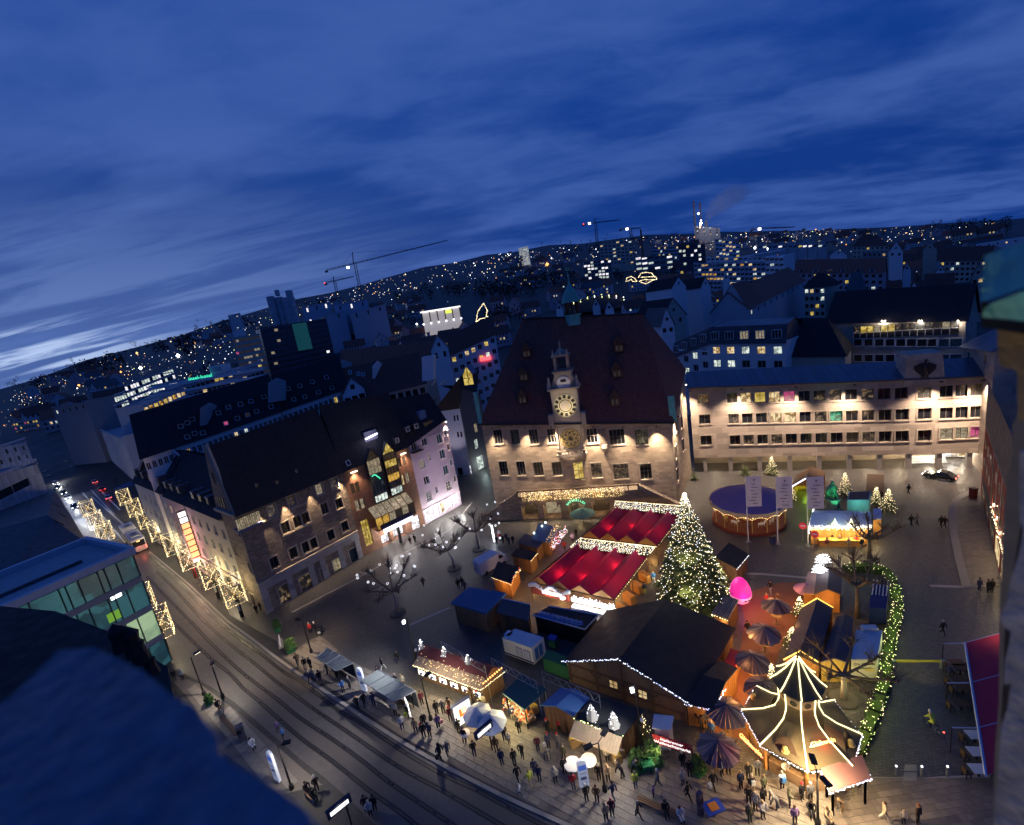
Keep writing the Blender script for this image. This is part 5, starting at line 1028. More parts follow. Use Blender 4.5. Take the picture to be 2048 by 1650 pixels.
def steam():
 m=bpy.data.materials.new('steam');m.use_nodes=True;n=m.node_tree;n.nodes.clear();v=n.nodes.new('ShaderNodeVolumePrincipled');o=n.nodes.new('ShaderNodeOutputMaterial');n.links.new(v.outputs[0],o.inputs['Volume'])
 tc=n.nodes.new('ShaderNodeTexCoord');no=n.nodes.new('ShaderNodeTexNoise');no.inputs['Scale'].default_value=.012;no.inputs['Detail'].default_value=4;n.links.new(tc.outputs['Object'],no.inputs[0])
 mr=n.nodes.new('ShaderNodeMapRange');mr.inputs[1].default_value=.38;mr.inputs[2].default_value=.62;mr.inputs[3].default_value=.0;mr.inputs[4].default_value=.016;n.links.new(no.outputs[0],mr.inputs[0]);n.links.new(mr.outputs[0],v.inputs['Density'])
 v.inputs['Color'].default_value=(.95,.95,1,1);v.inputs['Anisotropy'].default_value=.1
 pts=[at(x,y,2200+k*12)for k,(x,y)in enumerate(((1414,438),(1420,428),(1430,416),(1442,407),(1455,398),(1468,390),(1485,384),(1505,378)))]
 MB().tube(pts,[9,22,34,42,46,44,34,10],m,10).build('steam',kind='stuff',label='pale steam plume drifting right from the power station',cat='steam')
steam()
for x,y in((1404,446),(1432,424),(1462,404)):light('POINT',at(x,y,2080),9000,(.75,.8,1),6)
blk('brown_block','brown square office block beside the tower crane',(1198,483,900),(1264,481,900),40,'cream_render','flat',0,'roof_flat',5,8,.15,'office building',4.5,2.4,fl=6)
blk('long_lit_hall','dark flat hall with bright rectangular windows',(1166,523,650),(1222,519,650),24,'concrete','flat',0,'roof_flat',3,8,.5,'hall',3.4,2.4,fl=4,litm=('lit_white','lit_cool'))
blk('glass_office','flat office with a long bright strip of light below its roof',(1270,514,700),(1345,510,700),24,'concrete','flat',0,'roof_flat',2,6,.6,'office building',8,2.6,fl=7,litm=('lit_white','lit_cool'))
blk('grid_office','pale gridded office block with two bright windows',(1300,494,800),(1356,492,800),30,'grey_render','flat',0,'roof_flat',4,14,.15,'office building',2.4,2.6,fl=5)
blk('black_office','black cubic office block with a few bright square windows',(1356,490,620),(1410,488,620),30,'dark_clad','flat',0,'roof_flat',5,7,.28,'office building',2.8,2.6,fl=5,litm=('lit_white','lit_cool','lit_yellow'))
blk('cream_office','pale office with a square tower and lit window rows',(1430,478,800),(1478,484,800),26,'white_render','flat',0,'roof_flat',3,7,.4,'office building',4,2.4,fl=6)
t,w,ro=blk('long_grey_block','long grey block of flats with a white flat roof edge and lit ground floor',(1387,527,430),(1530,524,420),16,'grey_render','flat',0,'roof_flat',4,18,.22,'block of flats',2.6,1.6,fl=3.6,litm=('lit_warm','lit_cool','pane_amber'))
blk('upper_grey_block','upper long block with a bright white roof line behind the grey flats',(1412,515,460),(1565,512,450),16,'white_render','flat',0,'white_paint',2,16,.2,'block of flats',2.6,1.4,fl=3.4)
blk('white_blue_block','white block with blue shadowed windows at the end of the grey flats',(1530,514,420),(1567,514,415),20,'white_render','flat',0,'white_paint',3,4,.1,'block of flats',3.4,1.6,fl=4)
for k in range(7):blk('sawtooth_hall','bay of the pale factory hall with a sawtooth roof',(1516+k*20,491-k*.4,800),(1534+k*20,491-k*.4,800),40,'grey_render','cross',6,'white_paint',1,2,.5,'factory',5,2.2,litm=('lit_white','lit_cool','lit_yellow'),group='sawtooth bays of the factory')
t,w,ro=blk('red_apartment_block','long apartment block with a red roof and a row of white dormers',(1590,545,320),(1768,545,315),14,'pink_render','gable',7,'roof_red',2,14,.12,'block of flats',1.5,1.5,fl=3.2)
p0,nr=roofplane(w,14,7)
for x in(1603,1631,1660,1686,1716,1744):dormer(ro,x,541,p0,nr,2.0,1.6,random.choice(['glass_dark','glass_blue','glass_dim']),wall='white_render')
blk('brown_hip_block','broad block with a dark hipped roof left of the pale gable',(1705,493,480),(1778,491,480),24,'cream_render','hip',9,'roof_brown',2,8,.15)
blk('blue_flat_hall','flat hall with a bright blue roof facing the street',(1725,505,420),(1773,504,420),14,'concrete','flat',0,'roof_metal',1,5,.2,'hall')
GB=[((1778,503,390),(1806,503,390),'white_render','roof_slate',6,'tall pale gable with a dark doorway beside the street'),((1660,510,400),(1694,510,400),'white_render','roof_dark',4,'low white gable beside the dark roofs'),((1846,500,430),(1874,500,430),'cream_render','roof_slate',5,'pale gable with a bluish roof right of the street'),((1914,500,430),(1946,500,430),'cream_render','roof_slate',5,'second pale gable with a bluish roof near the copper roof'),((1344,575,225),(1372,572,232),'white_render','roof_dark',4.5,'white gable house above the mansard building'),((1402,574,240),(1421,572,245),'white_render','roof_dark',4.5,'small white gable house with one dark window'),((1436,618,200),(1496,617,196),'grey_render','roof_red',9.5,'broad pale gable with a dark slit under a long red roof'),((1324,636,178),(1372,628,186),'cream_render','roof_dark',6.5,'cream gable house just right of the town hall roof'),((1322,652,170),(1348,648,172),'white_render','roof_slate',6.0,'small bluish white gable against the town hall roof'),((1445,560,270),(1460,560,270),'white_render','roof_red',4,'tiny white gable peeking over dark red roofs'),((1806,602,240),(1850,600,236),'white_render','roof_brown',7,'bright white gable with a dark notch right of the street'),((1680,602,240),(1698,602,240),'white_render','roof_brown',3.5,'small white gable left of the street'),((1872,545,320),(1890,545,320),'white_render','roof_brown',4,'small pointed white gable among brown roofs'),((1944,556,300),(1968,552,300),'cream_render','roof_brown',6,'timbered pale gable beside the copper roof'),((1806,542,330),(1822,541,330),'white_render','roof_brown',4,'pale triangular gable above the street lamps'),((1210,622,200),(1228,620,200),'white_render','roof_dark',4,'thin white gable right of the turret'),((1185,615,215),(1200,612,215),'white_render','roof_dark',3.5,'small blue white gable beside the turret'),((1112,622,200),(1126,618,200),'white_render','roof_dark',3,'low white gable left of the turret'),((795,690,200),(812,698,190),'white_render','roof_brown',2.5,'slim white gable strip on brown roofs')]
for A_,B_,m,rm,rs,lab in GB:blk('gable_house',lab,A_,B_,16,m,'cross',rs,rm,1 if rs>5 else 0,2,.1)
blk('long_brown_house','long house with a brown roof and small dormer right of the street',(1850,592,245),(1905,590,245),12,'white_render','gable',8,'roof_brown',2,6,.15)
blk('long_brown_house','brown roofed terrace under the horizon at the right edge',(1880,522,400),(1985,520,400),18,'cream_render','gable',8,'roof_brown',2,10,.15)
blk('long_red_house','long dark red roof running behind the mansard building',(1496,618,195),(1610,560,262),14,'grey_render','gable',7,'roof_red',1,10,.1)
blk('white_industrial_hall','large white flat hall at the right edge below the hill',(1952,490,700),(2060,474,700),40,'white_render','flat',0,'white_paint',1,6,.2,'hall')
blk('pale_apartments','pale apartment house with blue lit windows left of the red block',(1560,578,250),(1588,576,255),14,'grey_render','flat',0,'roof_flat',3,3,.3)
blk('pale_apartments','dark hipped house with a pale wall in front of the red block',(1608,574,235),(1650,573,232),14,'cream_render','hip',5,'roof_dark',2,4,.2)
blk('slate_hip_house','house with a steep slate hip roof left of the street of tail lights',(1690,595,225),(1735,590,225),16,'grey_render','hip',9,'roof_slate',1,4,.1)
blk('row_dormer_house','dark house with a strip of pale blue dormers',(1500,590,250),(1560,568,270),12,'grey_render','gable',5,'roof_dark',1,7,.2,ww=1.8)
def mansard(t,w):
 ax=(vec3(w.t,0),vec3(w.n,0),Vector((0,0,1)))
for nm,lab,A_,B_,n_ in(('mansard_house','white office house with a dark mansard storey behind the office wing',(1418,688,140),(1572,686,132),5),('mansard_wing','angled left wing of the white mansard house beside the town hall',(1346,716,152),(1418,688,140),4)):
 t,w,ro=blk(nm,lab,A_,B_,12,'white_render','none',0,'roof_metal',3,n_,.3,'office building',2.1,2.0,far=False,fl=3.7,skip_top=.8,litm=('lit_warm','lit_cool'),base=0)
 ax=(vec3(w.t,0),vec3(w.n,0),Vector((0,0,1)));mm=MB()
 f=[w.P(-.2,w.ha,.5),w.P(w.L+.2,w.hb,.5),w.P(w.L+.2,w.hb+4.6,-1.0),w.P(-.2,w.ha+4.6,-1.0)]
 mm.poly(f,'roof_slate').poly([f[3],f[2],w.P(w.L,w.hb+5.6,-6),w.P(0,w.ha+5.6,-6)],'roof_metal').poly([w.P(w.L,w.hb+5.6,-6),w.P(0,w.ha+5.6,-6),w.P(0,w.ha+4,-12),w.P(w.L,w.hb+4,-12)],'roof_metal').poly([w.P(0,w.ha,0),w.P(0,w.ha+4.6,-1),w.P(0,w.ha+5.6,-6),w.P(0,w.ha,-12)],'roof_slate').poly([w.P(w.L,w.hb,0),w.P(w.L,w.hb+4.6,-1),w.P(w.L,w.hb+5.6,-6),w.P(w.L,w.hb,-12)],'roof_slate')
 mo=mm.build('mansard_storey',t)
 for c in range(n_):
  u=(c+.5)*w.L/n_;wo=MB()
  for i in range(4):wo.box(w.P(u-1.1+i*.73,w.top(u)+2.3,.12),(.12,.5,2.1),'white_frame',ax=ax)
  for z_ in(-1.05,1.05):wo.box(w.P(u,w.top(u)+2.3+z_,.125),(2.2,.5,.12),'white_frame',ax=ax)
  wo=wo.build('window',mo);MB().box(w.P(u,w.top(u)+2.3,.2),(2.1,.06,2.0),'lit_curtain'if c in(2,3)and n_==5 else 'glass_dark',ax=ax).build('pane',wo)
t,w,ro=blk('hip_roof_hall','old ochre walled hall with a dark hipped roof behind the office wing',(1552,712,136),(1690,711,134),16,'cream_render','hip',8.5,'roof_dark',1,5,0,'hall',1.2,1.4,skip_top=3,base=0)
def loggia(t,w):
 pass
a_,b_=(1655,645,152),(1932,641,146)
t,w,ro=blk('council_office','beige office block with a lit glazed top floor and rows of square windows',a_,b_,15,'office_stone','gable',7.5,'roof_dark',0,1,0,'office building',base=0)
ax=(vec3(w.t,0),vec3(w.n,0),Vector((0,0,1)))
for yy,y2 in((685,684),(716,715)):
 for k in range(8):
  x=1716+k*21.4;u,z=w.hit(x,yy);fo=MB()
  for s_ in(-1,1):fo.box(w.P(u+s_*.95,z,.06),(.2,.16,2.1),'white_frame',ax=ax).box(w.P(u,z+s_*.95,.062),(1.7,.16,.2),'white_frame',ax=ax)
  fo=fo.build('window',t);MB().box(w.P(u,z,.04),(1.7,.06,1.7),'glass_dark',ax=ax).build('pane',fo)
 u,z=w.hit(1899,yy);fo=MB().box(w.P(u,z,.03),(4.6,.1,2.1),'white_frame',ax=ax).build('window',t)
 for s_ in(-1,1):MB().box(w.P(u+s_*1.1,z,.07),(1.95,.06,1.7),'glass_blue',ax=ax).build('pane',fo)
u0,z0=w.hit(1708,668);u1,_=w.hit(1917,668);_,zt_=w.hit(1812,647);_,zb_=w.hit(1812,672)
lo=MB().box(w.P((u0+u1)/2,(zt_+zb_)/2,.1),(u1-u0,.2,zt_-zb_),'dark_frame',ax=ax).build('glazed_storey',t)
for k in range(14):
 u=u0+(u1-u0)*(k+.5)/14;MB().box(w.P(u,(zt_+zb_)/2+.6,.24),((u1-u0)/14*.86,.05,(zt_-zb_)*.55),'lit_yellow'if k in(1,2,4,5)else 'lit_curtain'if k in(3,12)else 'shop_dark',ax=ax).build('pane',lo)
 MB().box(w.P(u0+(u1-u0)*k/14,zb_+.7,.5),(.1,.1,1.6),'white_frame',ax=ax).build('railing_post',lo)
MB().box(w.P((u0+u1)/2,zb_+1.5,.5),(u1-u0,.1,.12),'white_frame',ax=ax).build('rail',lo)
for x in(1764,1770,1838,1843,1916):u,z=w.hit(x,642,.6);MB().octa(w.P(u,z,.6),.28,'lamp_glass').build('lamp',t);light('POINT',w.P(u,z-.6,.9),18,(1,.9,.75),.2,t)
blk('blue_hip_house','house with a dark blue pyramid roof beside the copper turret',(1924,692,122),(1990,700,105),14,'office_stone','hip',6,'roof_metal',1,2,0,base=0)
def house_proto(k):
 L_,D,h=random.choice([(11,9,7),(14,10,8),(18,11,9),(10,9,6),(24,12,10)]);wm=random.choice(['white_render','cream_render','grey_render','pink_render']);rm=random.choice(['roof_dark','roof_brown','roof_red','roof_slate','roof_brown'])
 t=localthing('house');mb=MB();f=[(-L_/2,-D/2),(L_/2,-D/2),(L_/2,D/2),(-L_/2,D/2)];mb.prism(f,-4,h,wm);r=D*.48
 mb.poly([(-L_/2,-D/2,h),(-L_/2,D/2,h),(-L_/2,0,h+r)],wm).poly([(L_/2,-D/2,h),(L_/2,D/2,h),(L_/2,0,h+r)],wm).build('wall',t)
 R=MB();R.poly([(-L_/2-.4,-D/2-.5,h-.4),(L_/2+.4,-D/2-.5,h-.4),(L_/2+.4,0,h+r+.1),(-L_/2-.4,0,h+r+.1)],rm).poly([(-L_/2-.4,D/2+.5,h-.4),(L_/2+.4,D/2+.5,h-.4),(L_/2+.4,0,h+r+.1),(-L_/2-.4,0,h+r+.1)],rm);R.box((L_*.2,.6,h+r),(.9,.9,1.8),'red_brick');R.build('roof',t)
 P={}
 for s_ in(-1,1):
  for i in range(int(L_/2.6)):
   for j in range(int(h/3)):
    m=random.choice(['lit_warm','lit_cool','lit_yellow'])if random.random()<.14 else 'glass_dark';x=-L_/2+1.5+i*2.6;z=1.9+j*2.9;P.setdefault('lit'if m[0]=='l'else 'dark',MB()).box((x,s_*(D/2+.02),z),(1.1,.06,1.4),m)
  P['dark'].box((s_*(L_/2+.02),0,h-1.4),(.06,1.1,1.4),'glass_dark')
 for q,m in P.items():m.build('window',t,kind='stuff')
 return t
protos=[house_proto(k)for k in range(9)]
HL={0:'small pitched roof house in the near belt of rooftops behind the square',1:'small house with pitched roof in the middle belt of the town',2:'tiny house far out on the rising slope'}
used=set();nh=0
bands=[((560,1000,660,712),26,0),((1000,1330,575,640),24,0),((1340,1960,560,625),46,0),((60,520,760,860),30,1),((600,1000,560,640),18,1),((1330,1990,500,560),50,1),((0,500,640,800),40,2),((640,1200,500,580),40,2),((1200,2000,462,500),46,2)]
def yhor(x):
 for(a,ya),(b,yb)in zip(SKYL,SKYL[1:]):
  if a<=x<=b:return ya+(yb-ya)*(x-a)/(b-a)
 return 450
occ=[]
def clear(x,y):return all(not(x0-6<x<x1+6 and y0-4<y<y1+16)for x0,y0,x1,y1 in occ)
occ+=[(1030,480,1070,530),(700,500,1000,600),(845,600,990,655),(1150,430,1215,510),(1380,400,1420,480),(1390,510,1570,560),(1590,515,1770,585),(250,700,520,800),(520,630,660,710)]
for(x0,x1,y0,y1),n_,bnd in bands:
 for _ in range(n_):
  for tr_ in range(20):
   x,y=random.uniform(x0,x1),random.uniform(y0,y1)
   if y>yhor(x)+4+(4 if bnd<2 else 0)and clear(x,y):break
  else:continue
  p=gt(x,y)
  if p.length>RMAX:continue
  r=math.hypot(p.x,p.y)
  if r<210:continue
  k=random.randrange(9);rz=-math.atan2(p.x,p.y)+random.choice([0,0,math.pi/2])+random.uniform(-.35,.35)
  sc=1.0 if r<500 else 1.25 if r<1200 else 1.8
  if k not in used:used.add(k);o=put(protos[k],p,rz,sc)
  else:o=dup(protos[k],p,rz,sc=sc)
  tag(o,HL[bnd],'house',('near','middle','far')[bnd]+' belt of small houses');nh+=1
for k in range(9):
 if k not in used:
  for c in list(protos[k].children):bpy.data.objects.remove(c)
  bpy.data.objects.remove(protos[k])
def woods(name,label,spots,m):
 mb=MB()
 for x,y,wpx,n_,h in spots:
  for _ in range(n_):
   p=gt(x+random.uniform(-wpx,wpx),y+random.uniform(-3,3)*h/6);hh=h*random.uniform(.7,1.3)
   mb.tube([(p.x,p.y,p.z-1),(p.x,p.y,p.z+hh*.5)],hh*.03,'dark_wood',4)
   for _k in range(26):
    a=random.uniform(0,6.28);rr=hh*.38*math.sqrt(random.random());z_=p.z+hh*random.uniform(.25,1.05);q=Vector((p.x+rr*math.cos(a),p.y+rr*math.sin(a),z_));s_=hh*random.uniform(.05,.12)
    d1=Vector((random.uniform(-1,1),random.uniform(-1,1),random.uniform(-1,1))).normalized()*s_;d2=Vector((random.uniform(-1,1),random.uniform(-1,1),random.uniform(-1,1))).normalized()*s_
    mb.poly([q-d1,q-d2,q+d1,q+d2],m)
 mb.build(name,kind='stuff',label=label)
fol=C('winter_foliage',(.045,.042,.035),.9)
woods('park_trees','dark bare park trees behind the town hall',[(900,585,60,30,16),(1010,590,60,40,18),(1100,570,50,26,18),(1150,600,30,14,14),(830,600,40,16,14),(780,650,60,22,12),(1000,640,40,16,12),(1290,560,60,24,13),(1400,560,60,16,10)],fol)
woods('slope_woods','dark patches of wood on the far slopes',[(60,770,50,24,26),(180,735,70,26,30),(320,700,70,26,30),(450,655,60,24,30),(600,615,50,14,30),(1150,497,70,26,26),(1290,483,80,26,26),(1900,458,60,26,26),(1980,462,40,20,26),(1700,470,80,14,18),(120,830,60,14,12),(420,760,60,14,12)],fol)
def city_lights():
 mb=MB();cols=['dim_warm']*9+['dim_cool']*6+['bulb_white']*4+['bulb_warm']*5+['lamp_cool']*2+['bulb_orange']*2+['bulb_green']
 def dot(x,y,s_,m=None):
  if y<yhor(x)+2:return
  p=gt(x,y);r=s_*(.72 if s_<2 else.9)/pxm(p);mb.octa((p.x,p.y,p.z+max(4,r*1.5)),r,m or random.choice(cols))
 for _ in range(560):
  x=random.uniform(0,1990);h=yhor(x);y=h+3+abs(random.gauss(0,1))*34
  dot(x,y,random.choice([.6,.7,.8,.9,1.0,1.2,1.8]))
 for _ in range(330):
  x=random.gauss(1560,190)if random.random()<.6 else random.uniform(1300,1990);h=yhor(x);dot(x,h+6+abs(random.gauss(0,1))*20,random.choice([.8,1.,1.3,1.6]))
 for _ in range(330):
  x=random.uniform(0,560);h=yhor(x);dot(x,h+6+random.random()*95,random.choice([.8,1.,1.3]))
 for _ in range(200):
  x=random.uniform(640,1160);h=yhor(x);dot(x,h+4+random.random()*36,random.choice([.8,1.,1.3]))
 for x,y,s_,m in((201,771,4.5,'lamp_cool'),(283,742,4.5,'lamp_cool'),(358,718,5,'lamp_cool'),(1228,517,4.5,'bulb_orange'),(1095,534,4,'bulb_orange'),(1997,464,5,'lamp_glass'),(160,775,2.5,'bulb_orange'),(243,748,2.5,'bulb_orange'),(275,710,3,'bulb_gold'),(158,775,2,'bulb_orange'),(1127,489,3,'lamp_cool'),(535,608,3,'bulb_green'),(1520,475,3.5,'lamp_cool'),(1535,502,3,'lamp_cool'),(1521,505,3,'lamp_cool'),(1510,500,3,'lamp_cool'),(1828,566,2,'bulb_white'),(1774,560,2.5,'bulb_white'),(1767,597,2.5,'bulb_white'),(1960,590,2,'bulb_white'),(1915,582,2,'bulb_white'),(920,522,2.5,'bulb_white'),(1345,600,2,'bulb_white'),(835,655,2.5,'lamp_cool'),(705,650,3,'lamp_cool'),(697,690,2,'lamp_cool'),(1650,586,2.2,'lamp_cool'),(1509,619,2,'bulb_white')):dot(x,y,s_,m)
 mb.build('city_lights',kind='stuff',label='countless street lamps and windows twinkling across the dark town')
city_lights()
mb=MB();P_=[gt(*q)for q in((1760,612),(1778,590),(1783,570),(1785,548))]
for a,b in zip(P_,P_[1:]):mb.poly([(a.x-3.5,a.y,a.z+.6),(a.x+3.5,a.y,a.z+.6),(b.x+3.5,b.y,b.z+.6),(b.x-3.5,b.y,b.z+.6)],'asphalt')
mb.build('side_street',kind='structure',label='narrow side street running between the houses on the right')
def glass_house():
 TR,TL=g(264,1106,17),g(118,1172,17);d=(TL-TR);d.z=0;d.normalize();B=TR+d*30
 t=thing('glass_house',(TR.x,TR.y,0),'modern glass fronted house below with one storey glowing pale green','office building')
 w=Wall(B,TR,17,17);ax=(vec3(w.t,0),vec3(w.n,0),Vector((0,0,1)));L=w.L;D=14
 mb=MB();cl='dark_clad';mb.poly([w.P(0,0,-.3),w.P(L,0,-.3),w.P(L,17,-.3),w.P(0,17,-.3)],cl).poly([w.P(L,0,-.3),w.P(L,17,-.3),w.P(L,17,-D),w.P(L,0,-D)],cl).poly([w.P(0,0,-D),w.P(L,0,-D),w.P(L,17,-D),w.P(0,17,-D)],cl)
 for z in(4.3,8.9,13.2):mb.box(w.P(L/2,z,-.1),(L,.5,.8),'concrete',ax=ax)
 mb.build('wall',t)
 us=[L-x for x in(0,1.9,3.2,3.9,5.8,7.0,7.6,10.2,11.2,13.5,16,20)]
 for r,(z0,z1)in enumerate(((.3,3.9),(4.7,8.5),(9.3,12.8),(13.6,16.6))):
  for k,(a,b)in enumerate(zip(us,us[1:])):
   m='lit_green'if r==1 and k<6 else 'glass_teal'
   MB().box(w.P((a+b)/2,(z0+z1)/2,-.05),(abs(a-b)-.14,.08,z1-z0),m,ax=ax).build('glass_panel',t)
  for a in us:MB().box(w.P(a,(z0+z1)/2,.02),(.12,.2,z1-z0),'dark_frame',ax=ax).build('mullion',t)
 MB().box(w.P(*w.hit(232,1192),.03),(1.1,.06,.55),'lamp_cool',ax=ax).build('screen',t);MB().box(w.P(*w.hit(228,1232),.03),(1.3,.06,1.2),C('green_screen',(.2,.4,.05),.5,em=(.25,.55,.05),es=.5),ax=ax).build('screen',t)
 R=MB();R.poly([w.P(0,17.05,.4),w.P(L+.3,17.05,.4),w.P(L+.3,17.05,-D),w.P(0,17.05,-D)],'roof_flat')
 for a,b,q in((0,L+.3,.25),(0,L+.3,-D+.2)):R.box(w.P((a+b)/2,17.35,q),(b-a,.7,.9),'pale_clad',ax=ax)
 R.box(w.P(L+.1,17.35,-D/2),(.6,D-1.6,.9),'pale_clad',ax=ax);R.box(w.P(L*.55,17.7,-6),(1.6,1.6,1.3),'pale_clad',ax=ax);R.box(w.P(L-8,17.25,-5),(9,.3,.4),'roof_slate',ax=ax);R.box(w.P(L*.3,17.4,-3.8),(9,2.6,.7),'pale_clad',ax=ax)
 R.build('roof',t)
glass_house()
def poly_house(name,label,eave,z,ridge,zr,wm,rm,cat='house'):
 P=[g(*p,z)for p in eave];c=sum(P,Vector())/len(P);t=thing(name,(c.x,c.y,0),label,cat);R0,R1=[g(*p,zr)for p in ridge]
 MB().hexa([(p.x,p.y,0)for p in P],[(p.x,p.y,z)for p in P],wm).build('wall',t)
 a,b,c_,d=P;ro=MB().poly([a,b,R1,R0],rm).poly([c_,d,R0,R1],rm).poly([b,c_,R1],rm).poly([d,a,R0],rm).build('roof',t);return t,ro,P,R0,R1
t,ro,P,R0,R1=poly_house('dark_roof_house','house with a broad dark roof and small skylights between the street and the glass house',[(0,1178),(176,1088),(108,978),(-60,1008)],12,((-10,1060),(95,1030)),17,'grey_render','roof_slate')
n_=(P[1]-P[0]).cross(R0-P[0])
for x,y in((18,1122),(48,1112),(52,1088),(102,1100),(130,1085),(80,1130)):skylight(ro,x,y,P[0],n_,1.0,1.3,'glass_dark','dark_frame')
n_=(P[2]-P[1]).cross(R1-P[1])
for x,y in((112,1010),(124,1030),(118,1045)):skylight(ro,x,y,P[1],n_,1.2,1.6,'glass_blue','dark_frame')
blk('striped_block','low block with a vertically striped pale wall and long dark window slot',(-60,968,150),(74,928,172),16,'grey_clad','flat',0,'roof_metal',1,1,0,'office building',14,2.2,far=False,skip_top=3.0,base=0)
blk('blue_roof_block','flat block with a bright blue roof at the left edge',(-60,905,210),(52,885,235),22,'grey_clad','flat',0,'roof_flat',2,6,.1,'office building',base=0)
def ledge(name,label,pts,z,th,m,cat):
 P=[g(*p,z)for p in pts];return MB().hexa([p-Vector((0,0,th))for p in P],P,m).build(name,label=label,cat=cat,org=P[0])
ledge('church_roof','black shadowed church roof edge below the parapet',[(-80,1205),(110,1222),(215,1262),(262,1290),(335,1334),(352,1420),(200,1560),(-80,1600)],27,3,C('shade_black',(.012,.012,.014),.8),'roof')  # shadow on the church roof is put into its near-black colour
ledge('stone_parapet','blurred blue grey parapet ledge close to the camera',[(-120,1480),(20,1395),(120,1300),(190,1295),(290,1345),(345,1392),(386,1412),(440,1480),(432,1502),(525,1560),(600,1610),(650,1665),(640,1780),(-120,1780)],HC-.34,.2,M.get('parapet_lead')or mat('parapet_lead',(.085,.125,.185),.6,.5,9,.5),'parapet')
mb=MB();r_=12
for x,y,s_ in((236,1275,.5),(250,1272,.4),(262,1282,.55),(275,1300,.5),(300,1330,.4)):p=at(x,y,17.5);s_*=.42;mb.lathe([(s_*1.2,-s_*2),(s_*.9,0),(s_*1.1,s_),(s_*.5,s_*1.7),(.01,s_*2.2)],'shade_black',7,p)
mb.build('roof_finials',label='dark carved stone finials along the church roof edge',cat='finials',kind='stuff')
def outline_prism(name,label,pts,r,back,m,cat,org=None):
 F_=[at(x,y,r)for x,y in pts];B_=[at(x,y,r)+Vector((.88,.47,0))*back for x,y in pts];n=len(F_)
 mb=MB().mesh(F_+B_,[tuple(range(n)),tuple(range(n,2*n))[::-1]]+[(i,(i+1)%n,n+(i+1)%n,n+i)for i in range(n)],m)
 return mb.build(name,label=label,cat=cat,org=F_[0])
mat('pillar_stone',(.36,.34,.33),.9,.5,14,.2,fine=4)
outline_prism('stone_pillar','tall weathered grey stone pillar at the right edge',[(2001,1230),(2004,1250),(2022,1265),(2018,1290),(2010,1320),(2007,1370),(2022,1368),(2014,1420),(2003,1450),(1999,1500),(1996,1560),(1990,1620),(1986,1700),(2200,1700),(2200,900),(2040,905),(2038,960),(2040,1040),(2046,1060),(2038,1110),(2022,1160),(2014,1200)],1.3,1.2,'pillar_stone','pillar')
outline_prism('pillar_shaft','smooth narrow stone shaft in front of the square at the right edge',[(2038,730),(2034,760),(2035,830),(2024,850),(2026,900),(2010,1000),(2004,1100),(1999,1215),(1998,1400),(1990,1500),(1983,1700),(1995,1700),(2000,1500),(2008,1300),(2012,1200),(2024,1160),(2040,1060),(2060,900),(2060,730)],1.5,.06,C('shaft_stone',(.20,.18,.16),.85),'pillar')
outline_prism('stone_bracket','ochre carved stone bracket under the copper turret roof',[(1994,640),(1995,700),(1998,728),(2004,734),(2030,738),(2034,745),(2036,840),(2150,840),(2150,630)],1.42,.8,'ochre_stone','bracket')
fl_=Vector((-14,-3,2));o=MB().box(fl_,(.6,.6,.5),'black_metal').build('floodlight',label='church floodlight on the ground aimed up at the tower stone',cat='floodlight',org=fl_);light('SPOT',fl_+Vector((0,0,.4)),560,(1,.84,.66),.4,None,(1.1,.95,39.5),14,.9)
t=thing('copper_turret',at(2000,560,1.4),'blurred green copper turret roof close to the camera at the right edge','turret')
o0=at(2000,560,1.4)
top=[(1968,512),(1985,505),(2020,493),(2048,484),(2160,445)];bot=[(1962,604),(1985,598),(2020,585),(2048,574),(2160,540)]
mb=MB()
F_=[at(x,y,1.34-.0012*i*12)for i,(x,y)in enumerate(top)];G_=[at(x,y,1.30-.0012*i*12)for i,(x,y)in enumerate(bot)]
for i in range(4):mb.poly([F_[i],F_[i+1],G_[i+1],G_[i]],'copper_old')
k_=Vector((.75,.42,-.02));mb.poly([F_[0],G_[0],G_[0]+k_,F_[0]+k_],'copper_old');mb.poly([F_[0],F_[-1],F_[-1]+k_,F_[0]+k_],'copper_old');mb.build('upper_roof',t)
mb=MB();lo=[(1964,634),(1990,637),(2020,640),(2048,643),(2160,660)];H_=[at(x,y,1.26)for x,y in lo];G2=[at(x,y+8,1.24)for x,y in[(1968,610)]+bot[1:]]
for i in range(4):mb.poly([G2[i],G2[i+1],H_[i+1],H_[i]],'copper_old')
mb.build('lower_roof',t)
mb=MB()
for i,f in enumerate((.25,.5,.75)):
 a=F_[0].lerp(G_[0],f);b=F_[-1].lerp(G_[-1],f);mb.tube([a,b],.0035,'copper',5)
mb.build('seam',t,kind='stuff');MB().hexa([p+Vector((0,0,-.02))for p in(H_[0],H_[-1],H_[-1]+k_,H_[0]+k_)],[H_[0],H_[-1],H_[-1]+k_,H_[0]+k_],'shade_black').hexa([at(*q,1.33)for q in((1961,602),(1976,600),(1978,640),(1960,638))],[at(*q,1.45)for q in((1961,602),(1976,600),(1978,640),(1960,638))],'shade_black').build('eave',t)
